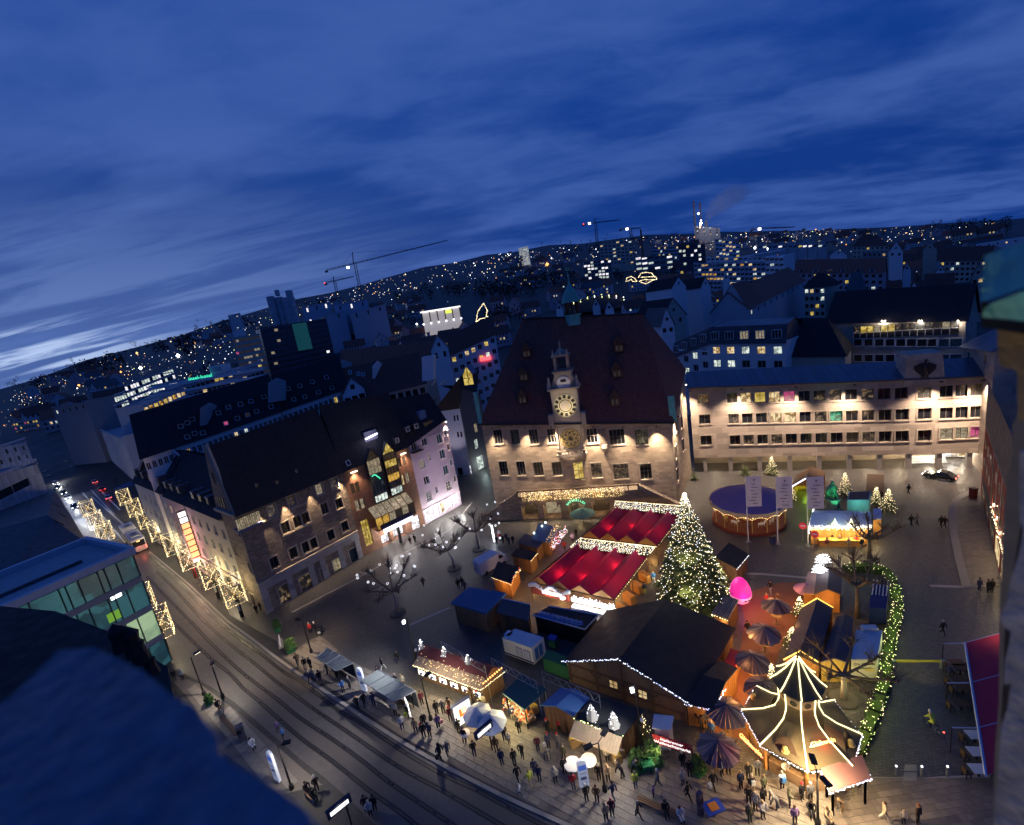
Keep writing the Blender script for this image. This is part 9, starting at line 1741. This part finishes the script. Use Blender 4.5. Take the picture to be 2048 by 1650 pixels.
for k,px in enumerate(((398,1166),(404,1171),(410,1175),(416,1178),(408,1167))):bike(px,.5+k*.5,['parked bicycle nearest the red post','parked bicycle second from the red post','parked bicycle in the middle of the rack cluster','parked bicycle at the right end of the cluster','parked bicycle behind the others, green basket side'][k])
p=g(392,1154);MB().box(p+Zv*1.1,(.5,.4,2.2),'red_cloth',.5).box(p+Zv*2.25,(.56,.46,.1),'black_metal',.5).build('info_column',label='red upright column at the foot of the light framed tree',cat='column',org=p)
for px,lb in(((438,1196),'black timetable post beside the light framed tree'),((485,1234),'black timetable post before the stone corner house')):p=g(*px);MB().box(p+Zv*1.6,(.5,.18,3.2),'black_metal',.5).box(p+Zv*2.0+Vector((-.05,-.12,0)),(.3,.05,1.6),C('dial_pale',(.4,.4,.36),.6),.5).build('timetable_post',label=lb,cat='post',org=p)
def skin_body(J,E_,R_):
 me=bpy.data.meshes.new('figure');me.from_pydata(J,E_,[]);o=bpy.data.objects.new('figure',me);COL.objects.link(o);o.modifiers.new('s','SKIN');o.modifiers.new('u','SUBSURF').levels=1
 for i,r in enumerate(R_):me.skin_vertices[0].data[i].radius=r if isinstance(r,tuple)else(r,r)
 me.skin_vertices[0].data[0].use_root=True
 dg=bpy.context.evaluated_depsgraph_get();n=bpy.data.meshes.new_from_object(o.evaluated_get(dg));bpy.data.objects.remove(o);n.materials.clear()
 for m in('coat_a','coat_b','skin'):n.materials.append(M[m])
 return n
C('coat_a',(.02,.02,.025),.8);C('coat_b',(.03,.03,.04),.8);C('skin',(.42,.26,.19),.6);C('shoe',(.02,.018,.015),.6)
def body(fl,fr,kl,kr,al,ar,hip=.93,bend=0.):
 J=[(0,0,hip),(0,bend*.3,hip+.2),(0,bend*.7,hip+.42),(0,bend,hip+.56),(0,bend*1.1+.02,hip+.66),(0,bend*1.15+.03,hip+.79),(0,bend*1.1+.14,hip+.69)]
 R_=[(.17,.13),(.17,.14),(.19,.14),.06,.095,.085,.022];E_=[(0,1),(1,2),(2,3),(3,4),(4,5),(4,6)]
 for s_,f,k,a in((-1,fl,kl,al),(1,fr,kr,ar)):
  b=len(J);J+=[(s_*.1,0,hip-.06),(s_*.105,k[0],k[1]),(s_*.11,f[0],f[1]+.09),(s_*.12,f[0]+.13,f[1]+.04)];R_+=[.105,.075,.055,.045];E_+=[(0,b),(b,b+1),(b+1,b+2),(b+2,b+3)]
  b=len(J);J+=[(s_*.21,bend*.75,hip+.46),(s_*(.27+a[3]),a[0]*.5+bend*.5,(hip+.46+a[1])/2+.02),(s_*(.24+a[2]),a[0],a[1]),(s_*(.22+a[2]),a[0]+.05,a[1]-.08)];R_+=[.085,.065,.045,.04];E_+=[(2,b),(b,b+1),(b+1,b+2),(b+2,b+3)]
 n=skin_body(J,E_,R_)
 for p in n.polygons:
  c=p.center;p.material_index=2 if(c.z>hip+.575)else(2 if c.z<1.3 and abs(c.x)>.2 and(Vector((abs(c.x),c.y,c.z))-Vector((.22+al[2],al[0]+.05,al[1]-.06))).length<.07 else(0 if c.z>hip-.14 else 1));p.use_smooth=True
 return n
POSE={'s':body((0,0),(.02,0),(.0,.5),(.02,.5),(.06,.84,0,0),(.04,.84,0,0)),'w':body((-.3,.04),(.26,0),(-.04,.5),(.16,.5),(.24,.9,0,0),(-.2,.88,0,0)),'h':body((.03,0),(-.02,0),(.02,.5),(.0,.5),(.26,1.16,-.12,.03),(.28,1.14,-.12,.03)),'o':body((.05,0),(-.1,0),(.04,.5),(.0,.5),(.3,1.0,.12,.08),(.1,.84,.02,.0),bend=.06),'b':body((.1,0),(-.12,0),(.08,.48),(.0,.48),(.5,.6,-.05,0),(.5,.62,-.05,0),hip=.88,bend=.42),'t':body((.42,.0),(.45,.0),(.46,.47),(.46,.47),(.34,.72,-.06,.02),(.34,.72,-.06,.02),hip=.52,bend=.05),'c':body((.12,.22),(.2,.1),(.36,.7),(.3,.58),(.52,1.05,-.02,.02),(.52,1.05,-.02,.02),hip=.92,bend=.28)}
HIP={'b':(.42,.88),'t':(.05,.52),'c':(.28,.92),'o':(.06,.93)}
COLS=dict(k=(.012,.012,.015),n=(.02,.03,.08),g=(.12,.12,.13),l=(.32,.32,.34),w=(.58,.58,.58),r=(.42,.03,.04),m=(.14,.025,.035),b=(.05,.16,.42),t=(.30,.23,.15),o=(.08,.085,.05),y=(.55,.62,.08),p=(.20,.12,.28),e=(.10,.06,.035),c=(.50,.44,.35),f=(.5,.2,.25),j=(.05,.06,.11),q=(.07,.22,.26))
for k,v in COLS.items():C('cloth_'+k,v,.85)
for n_,v in(('hair_k',(.015,.012,.01)),('hair_e',(.07,.04,.02)),('hair_b',(.35,.25,.12)),('hair_g',(.35,.34,.32)),('hair_r',(.40,.13,.03))):C(n_,v,.7)
def cap_mesh(kind):
 mb=MB()
 if kind=='hat':mb.lathe([(.108,-.02),(.118,.04),(.10,.11),(.05,.155),(.01,.16)],'cloth_w',10);mb.ball((0,0,.19),.035,'cloth_w',6)
 elif kind=='brim':mb.lathe([(.2,.0),(.2,.015),(.11,.03),(.10,.13),(.01,.15)],'cloth_w',10)
 elif kind=='hood':mb.lathe([(.125,-.14),(.135,-.03),(.125,.06),(.07,.125),(.01,.14)],'cloth_w',10)
 else:mb.lathe([(.10,-.06),(.108,.0),(.10,.06),(.06,.105),(.01,.115)],'cloth_w',10)
 o=mb.build('hair');me=o.data;bpy.data.objects.remove(o)
 for p in me.polygons:p.use_smooth=True
 return me
CAPM={k:cap_mesh(k)for k in('hat','brim','hood','hair')}
bg_=MB().box((0,0,0),(.30,.16,.40),'cloth_k').box((0,.06,-.08),(.22,.1,.2),'cloth_k').build('bag');BAGM=bg_.data;bpy.data.objects.remove(bg_)
def setm(o,i,m):o.material_slots[i].link='OBJECT';o.material_slots[i].material=M[m]
def person(x,y,rot,pose,coat,leg,head,label,sc=1.,z=0.,extra=''):
 p=g(x,y);o=bpy.data.objects.new('person',POSE[pose]);COL.objects.link(o);o.location=(p.x,p.y,z+.05);o.rotation_euler=(0,0,math.radians(rot));o.scale=(sc*random.uniform(.96,1.06),sc*random.uniform(.96,1.06),sc*random.uniform(.97,1.03));tag(o,label,'person','people on the square');ORG[o.name]=Vector((p.x,p.y,z))
 setm(o,0,'cloth_'+coat);setm(o,1,'cloth_'+leg);b,h=HIP.get(pose,(0,.93));kind,c=(('hair','hair_'+head[1])if head[0]=='H'else({'W':'hat','B':'brim','D':'hood'}[head[0]],'cloth_'+head[1]))
 q=bpy.data.objects.new('hair'if kind=='hair'else 'hat'if kind!='hood'else 'hood',CAPM[kind]);COL.objects.link(q);q.parent=o;q.location=(0,b*1.13+.01,h+.755);setm(q,0,c)
 if extra:
  k=bpy.data.objects.new('backpack'if extra[0]=='P'else 'bag',BAGM);COL.objects.link(k);k.parent=o;k.location=(0,-.23,h+.28)if extra[0]=='P'else(.36,.05,h-.32);setm(k,0,'cloth_'+extra[1])
 return o
PEOPLE="""597 1330 40 w e k He|person in a dark brown coat walking past the empty shelter
612 1339 200 s k g Wg|person in black with a grey hat, left of a pair by the empty shelter
623 1339 160 s k k Hk|bareheaded person in black, right of a pair by the empty shelter
622 1366 190 w g k Hg|person in a grey coat close to the tram rail
642 1366 200 s k j Hk|dark dressed person standing alone beside the tram rail
656 1348 120 s o k He|person in olive standing at the corner of the empty shelter
675 1356 170 h k k Wk|person in black with a dark cap under the shelter edge
688 1385 190 h b k Hk|person in a blue jacket between the two shelters
701 1378 150 s g k Hg|grey haired person waiting between the shelters
717 1418 180 h k k Hr|ginger haired person in black by the postered shelter
730 1412 220 w k k Hg|person with a pale scarf and black coat by the postered shelter
749 1413 200 h j n Wt|person with a tan hat holding a phone below the shelter roof
767 1340 330 w k w Hk|person in black jacket and white trousers on the dark square
797 1326 20 w k j Hk|lone walker in black left of the tall mast
758 1357 90 s k k Hk|dark person behind the postered shelter
795 1374 140 h k k Hg|person in black at the small tables behind the shelter
807 1376 220 s l k Hb|fair haired person in grey at the small tables behind the shelter
784 1421 210 h l g Dl|person in a silver hooded jacket at the shelter front
792 1431 170 s l k Wl|second person in a pale silver jacket at the shelter front
806 1459 200 s w n Hk|person in a white top and navy trousers near the kerb
820 1437 180 s k k Bw|person with a broad white hat and black coat|By
829 1414 240 h k k Wl|person with a pale hat looking at a phone by the lamp post
845 1409 200 s m k He|person in a maroon coat behind the lamp post
833 1466 190 s t k Hk|person in a khaki jacket near the rail
850 1455 200 s k k Hg|person in black with a red scarf behind two companions|Br
849 1475 200 s k k Hk|person in black with a dark backpack, left of two|Pk
861 1475 170 s n k Dn|person in a navy hooded coat, right of two
875 1429 200 s k k Hk|left person of a dark dressed trio on the paving
888 1427 180 s g k Hg|middle person of a dark dressed trio, in grey
901 1424 160 h e k Bk|right person of a dark dressed trio, with a black brimmed hat
878 1457 20 s p k He|girl in a violet coat with a pink bag|Bf
902 1442 190 h m k Wr|person in a maroon coat and red hat before the poster box
911 1452 150 s f k Hk|child in pink beside the maroon coat|
919 1466 210 h k k Hk|person in black beside the poster box
930 1486 170 s k k Wg|person in black with a grey hat at the small white table
950 1512 190 h k n He|person in dark clothes looking at a phone before the departure board
882 1518 230 w k k Dk|person in a black hood striding near the rails with a bag|Bk
897 1512 30 w g k Hg|person in grey walking beside the hooded one
942 1404 160 h e t He|person in brown queueing at the red roofed stall
953 1400 200 s t k Wt|person in tan queueing at the red roofed stall
957 1410 180 h k k Wr|person with a red cap in the sausage queue
968 1417 190 s c k Hb|fair haired person in cream beside the queue
961 1424 170 s k k Hk|dark person at the end of the queue
1026 1440 0 s n c Wn|person in a navy jacket and pale trousers at the goods table
1044 1436 330 b w j Hb|person in white bending over the goods table
1040 1468 10 s k k Hk|dark person standing on the yellow lit slabs
1010 1481 200 h k n Hk|person in black reading a phone left of the yellow lit slabs
1019 1488 200 s l k Wl|child in a pale jacket with a white hat beside the reader
994 1504 180 s e k Do|hooded person in brown below the departure board
1005 1530 200 s n n Hk|person in a blue coat at the edge of the waiting crowd
981 1436 200 h m k Hg|grey haired person in maroon behind the white parasols
1096 1468 20 s k k Wr|person with a red and white hat at the dark stall
1119 1463 340 b r k Hk|person in a red coat bending towards the stall goods
1134 1466 300 h e k We|person in brown before the wooden awning
1117 1497 180 s g j Wr|person with a red hat and grey jacket before the fruit crates
1098 1497 190 s j k Wr|person with a red hat and dark blue jacket, carrying white|Bw
1077 1502 180 s m k Hb|fair haired person in dark brown amid the paving
1046 1517 150 h k k Hg|grey haired person in black among the crowd
1030 1530 200 s k k Hk|person in black beside the grey haired one
1037 1562 210 w k k Wk|person in black with a cap walking near the platform edge
1071 1550 180 s j j He|person in a dark blue jacket in the middle crowd
1080 1562 170 h n k Hk|person in navy just behind the lime top walker
1062 1573 40 w y t Hb|person in a pale lime top walking along the platform edge
1112 1566 190 s c k Dc|person in a cream fur coat seen from behind
1129 1520 160 s o k Wg|person in a camouflage coat with a grey hat
1130 1547 200 s k k Hk|dark person with a wide shadow left of the white tables
1148 1578 180 h r g Hk|person in a bright red jacket beside the information pillar
1041 1592 90 w w j Ww|child in white crossing the bed between the rails
1093 1522 210 b g j Hg|person in grey leaning at a sign board
1216 1525 0 s c k Hk|person in a cream jacket facing the produce stall
1217 1563 200 h t k Wt|person in a tan coat beside the two panel lamp post
1199 1560 180 s k k Wl|dark person with a pale hat left of the two panel lamp post
1174 1603 210 h k k Ww|person with a white hat near the lower kerb
1195 1604 170 h e k He|brown haired person in dark clothes near the lower kerb
1228 1598 30 w j j Hk|person in blue grey walking below the two panel lamp post
1225 1632 180 s m k Wf|person with a pale pink hat at the lower kerb
1213 1642 200 h t k Wt|person in tan with a hat at the lower frame edge
1278 1638 250 w k k Hg|grey haired person in a black coat striding across the paving
1246 1557 60 b k k Hg|grey haired person in black bending over a pushchair
1266 1545 240 b n k Hk|person in blue crouching beside the green bushes
1272 1577 180 s y j Wg|person in a bright lime yellow safety jacket
1366 1536 190 s k k Hg|grey haired person in black before the red banner
1380 1553 170 h k k He|person in a black coat behind the pale grey jacket
1367 1573 20 s l j Wl|person in a pale grey jacket seen from above
1317 1573 100 w j j Ww|person with a white hat and dark blue coat walking right
1308 1595 60 s p k Hg|person in lilac holding a child's hand
1377 1599 230 w k k Hk|person in black with white shoes walking down
1427 1577 200 w k k Hb|person in black with a striped bag by the nearest parasol|Bw
1331 1627 180 t k k Hk|person in dark clothes sitting left on the lower bench
1360 1638 190 t w k He|person in a white jacket sitting on the lower bench
1409 1496 340 s b n We|person in a bright blue jacket beside the banner
1424 1473 320 s b k Wc|person in blue with a cream hat below the corner hut
1404 1462 180 s e k Hk|dark person queueing under the corner hut lights
1396 1450 200 h k k He|person in black at the counter of the corner hut
1414 1455 160 h g k Hg|grey haired person at the corner hut counter
1457 1548 170 h k k Hb|fair haired person at the nearest thatched parasol
1444 1552 200 s w k Hk|person in white under the nearest thatched parasol
1482 1577 190 s n k Hb|fair person in navy in the circle before the light tower
1497 1560 180 h k k Hb|person in black with a fur hood at the light tower
1505 1585 0 s k t Wc|person with a cream and black backpack at the light tower|Pw
1528 1585 200 s o k Hb|person in a camouflage coat with white shoes at the tower
1515 1551 170 h g k He|person in grey holding a mug under the tower eave
1565 1580 0 s w k Hg|person in a white jacket with a blue emblem|Pb
1570 1556 180 h l k Hk|person in pale grey leaning at the tower counter
1604 1601 200 s k k Wr|person with a red hat below the tower post
1621 1601 180 s g k Wl|person in grey with a pale hat beside the red hat
1498 1608 160 h k k He|brown haired person in black in the group before the tower
1527 1610 200 s k k Hk|dark person between two groups before the tower
1556 1620 70 b g j Hg|person in grey bending over a folding chair
1579 1615 250 h o k Wo|person in olive facing the bending one
1511 1622 190 h j k Hg|person in dark blue among the lower group
1500 1645 180 s o o Hg|person in green camouflage at the lower edge
1526 1638 200 h l k Hb|fair person in pale grey at the lower edge
1622 1628 160 t k k He|person sitting beside the two navy panels
1653 1642 200 t t k Ht|person in tan sitting at the lower edge|
1590 1648 180 s p k Hf|person in violet at the lower edge
1684 1624 120 b e t Hb|person in brown leaning over a pram under the rose canopy
1769 1642 250 w t c He|person in a brown jacket and beige trousers striding left
1835 1648 200 s e k Hr|red haired person in brown at the lower right edge
1807 1648 160 s c k Hb|fair haired child beside the red haired person
1885 1270 200 w k k Hg|white haired person in black walking down the dark lane
1958 1182 180 s j j Hk|person in dark blue standing on the pale footway
1975 1186 200 s k k Hk|left person of a pair in black on the pale footway
1983 1186 170 s k k He|right person of a pair on the pale footway|Bk
1822 1052 180 w k k Hk|left of two dark walkers on the wide dark lane
1834 1050 190 w g k Hk|right of two dark walkers on the wide dark lane
1882 1054 170 w k k Hk|left of a close couple near the curved footway
1889 1055 190 w k k He|right of a close couple near the curved footway
1817 988 10 w k k Hk|single dark walker near the parked black car
848 1174 30 w k k Hk|lone dark walker crossing the empty cobbles
1541 1186 180 w k l Hk|person in black and pale trousers on the glowing lane
1533 1212 200 s r k Hb|person in red on the glowing lane
1556 1210 160 s e t He|person in brown beside the glowing huts
1495 1268 200 w k l Hk|person in black with pale trousers beside the big hut roof
918 1178 200 s k k Hk|left of three dark people beside the leaning plane tree
926 1174 180 s k k Hk|middle of three dark people beside the leaning plane tree
932 1182 160 s j k Hk|right of three dark people beside the leaning plane tree
994 1090 200 s k k Hb|fair haired person at the left of the crowd by the light column
1001 1083 180 s r k Hg|person in red in the crowd by the light column
1007 1088 170 h k k Hk|dark person in the middle of the crowd by the light column
1013 1083 200 s n k He|person in navy in the crowd by the light column
1019 1090 150 s j k Hb|fair person in blue in the crowd by the light column
1027 1088 190 s k k Hg|grey haired person at the right of the crowd by the light column
1000 1076 180 s w k Hr|person with a white scarf at the back of the crowd
1025 1034 20 w k g Hk|dark person passing the town hall vaults
1654 1098 0 s m t He|person in dark red at the counter of the white pavilion
1666 1088 10 s k k Hk|person in black close to the pavilion counter
1680 1092 350 h e k Hb|fair person waiting at the white pavilion
1698 1098 0 s t t Hg|person in tan at the white pavilion
1712 1094 340 s r k Hk|person with a red jacket at the right of the pavilion
1724 1098 0 s k g Hg|grey haired person in black at the right of the pavilion
1153 1075 200 s k k Hk|dark person below the teal parasol
1146 1085 180 h w k Hb|person in white beside the pink lit stall
1130 1100 200 s r k Hk|person in red in the alley beside the front tent
1072 1125 180 s k k He|dark person in the warm alley between stalls
1308 1165 170 s b w Hb|person in blue and white beside the Christmas tree
1290 1188 200 s j y Hk|person in blue near the lit end of the front tent
351 1362 200 s k k Hk|dark person on the church side beside a blue glow
367 1360 180 s l k Hg|person in a pale jacket on the church side beside a blue glow
568 1477 220 w b k Wb|child in a blue jacket walking on the tracks
557 1463 220 w p k Hg|grey haired person walking with the child on the tracks
636 1583 220 h k k Ww|person with a white hat looking at a phone on the church side
734 1622 200 s k k Hk|left person of a black dressed group at the lower edge
752 1623 180 s k k Hk|right person of a black dressed group at the lower edge
743 1634 190 h l k Hg|person with a pale shawl in the group at the lower edge
622 1266 180 s r k Hg|person in red pink with white hair beside the pushchair
633 1266 120 h k k Ww|person with a white hat pushing a dark pushchair
515 1228 180 s k k Hk|left of two dark people before the stone corner house
524 1222 180 s k k Hk|right of two dark people before the stone corner house
232 965 200 s k k Hk|dark walker on the pavement beside the grey office
822 1090 20 s k k Hk|left of two dark people at the lit shop entrance
831 1086 340 s k k Hk|right of two dark people at the lit shop entrance"""
for L_ in PEOPLE.split('\n'):
 f=L_.split('|');a=f[0].split();hd=a[6];hd=hd if hd[0]!='H'or hd[1]in 'kebgr'else 'He'
 person(float(a[0]),float(a[1]),float(a[2]),a[3],a[4],a[5],hd,f[1],.72 if 'child'in f[1]else 1.,.0,f[2]if len(f)>2 else '')
for x,y,c,lb in((437,1418,'k','person in black sitting at the head of the long bench'),(445,1436,'g','person in grey sitting second on the long bench'),(505,1497,'w','person in a white jacket sitting past the ticket machine'),(615,1587,'k','person in black on the short church side bench'),(628,1600,'k','second sitter with a white bag on the short church side bench')):person(x,y,240,'t',c,'k','Hk',lb,1.,.0,'')
t,p,d=bike((1867,1464),1.75,'red lit bicycle ridden down the dark lane');person(1867,1464,15,'c','y','k','Ww','cyclist in a yellow jacket and white helmet on the dark lane',1.,.1);MB().octa(p-d*.75+Zv*.75,.09,'tail_red').build('rear_lamp',t)
p=g(641,1268);t=thing('pushchair',p,'dark pushchair with a white pouch beside the white hat person','pushchair');MB().hexa([p+Vector((x,y,.4))for x,y in((-.25,-.4),(.25,-.4),(.25,.4),(-.25,.4))],[p+Vector((x,y,.95))for x,y in((-.28,-.1),(.28,-.1),(.28,.5),(-.28,.5))],'cloth_k').build('seat',t);MB().box(p+Vector((.1,-.42,.55)),(.4,.1,.3),'cloth_w').build('pouch',t)
for i in(-1,1):
 for j in(-1,1):MB().lathe([(.12,-.02),(.12,.02)],'tyre',8,p+Vector((i*.26,j*.36,.13))).build('wheel',t)
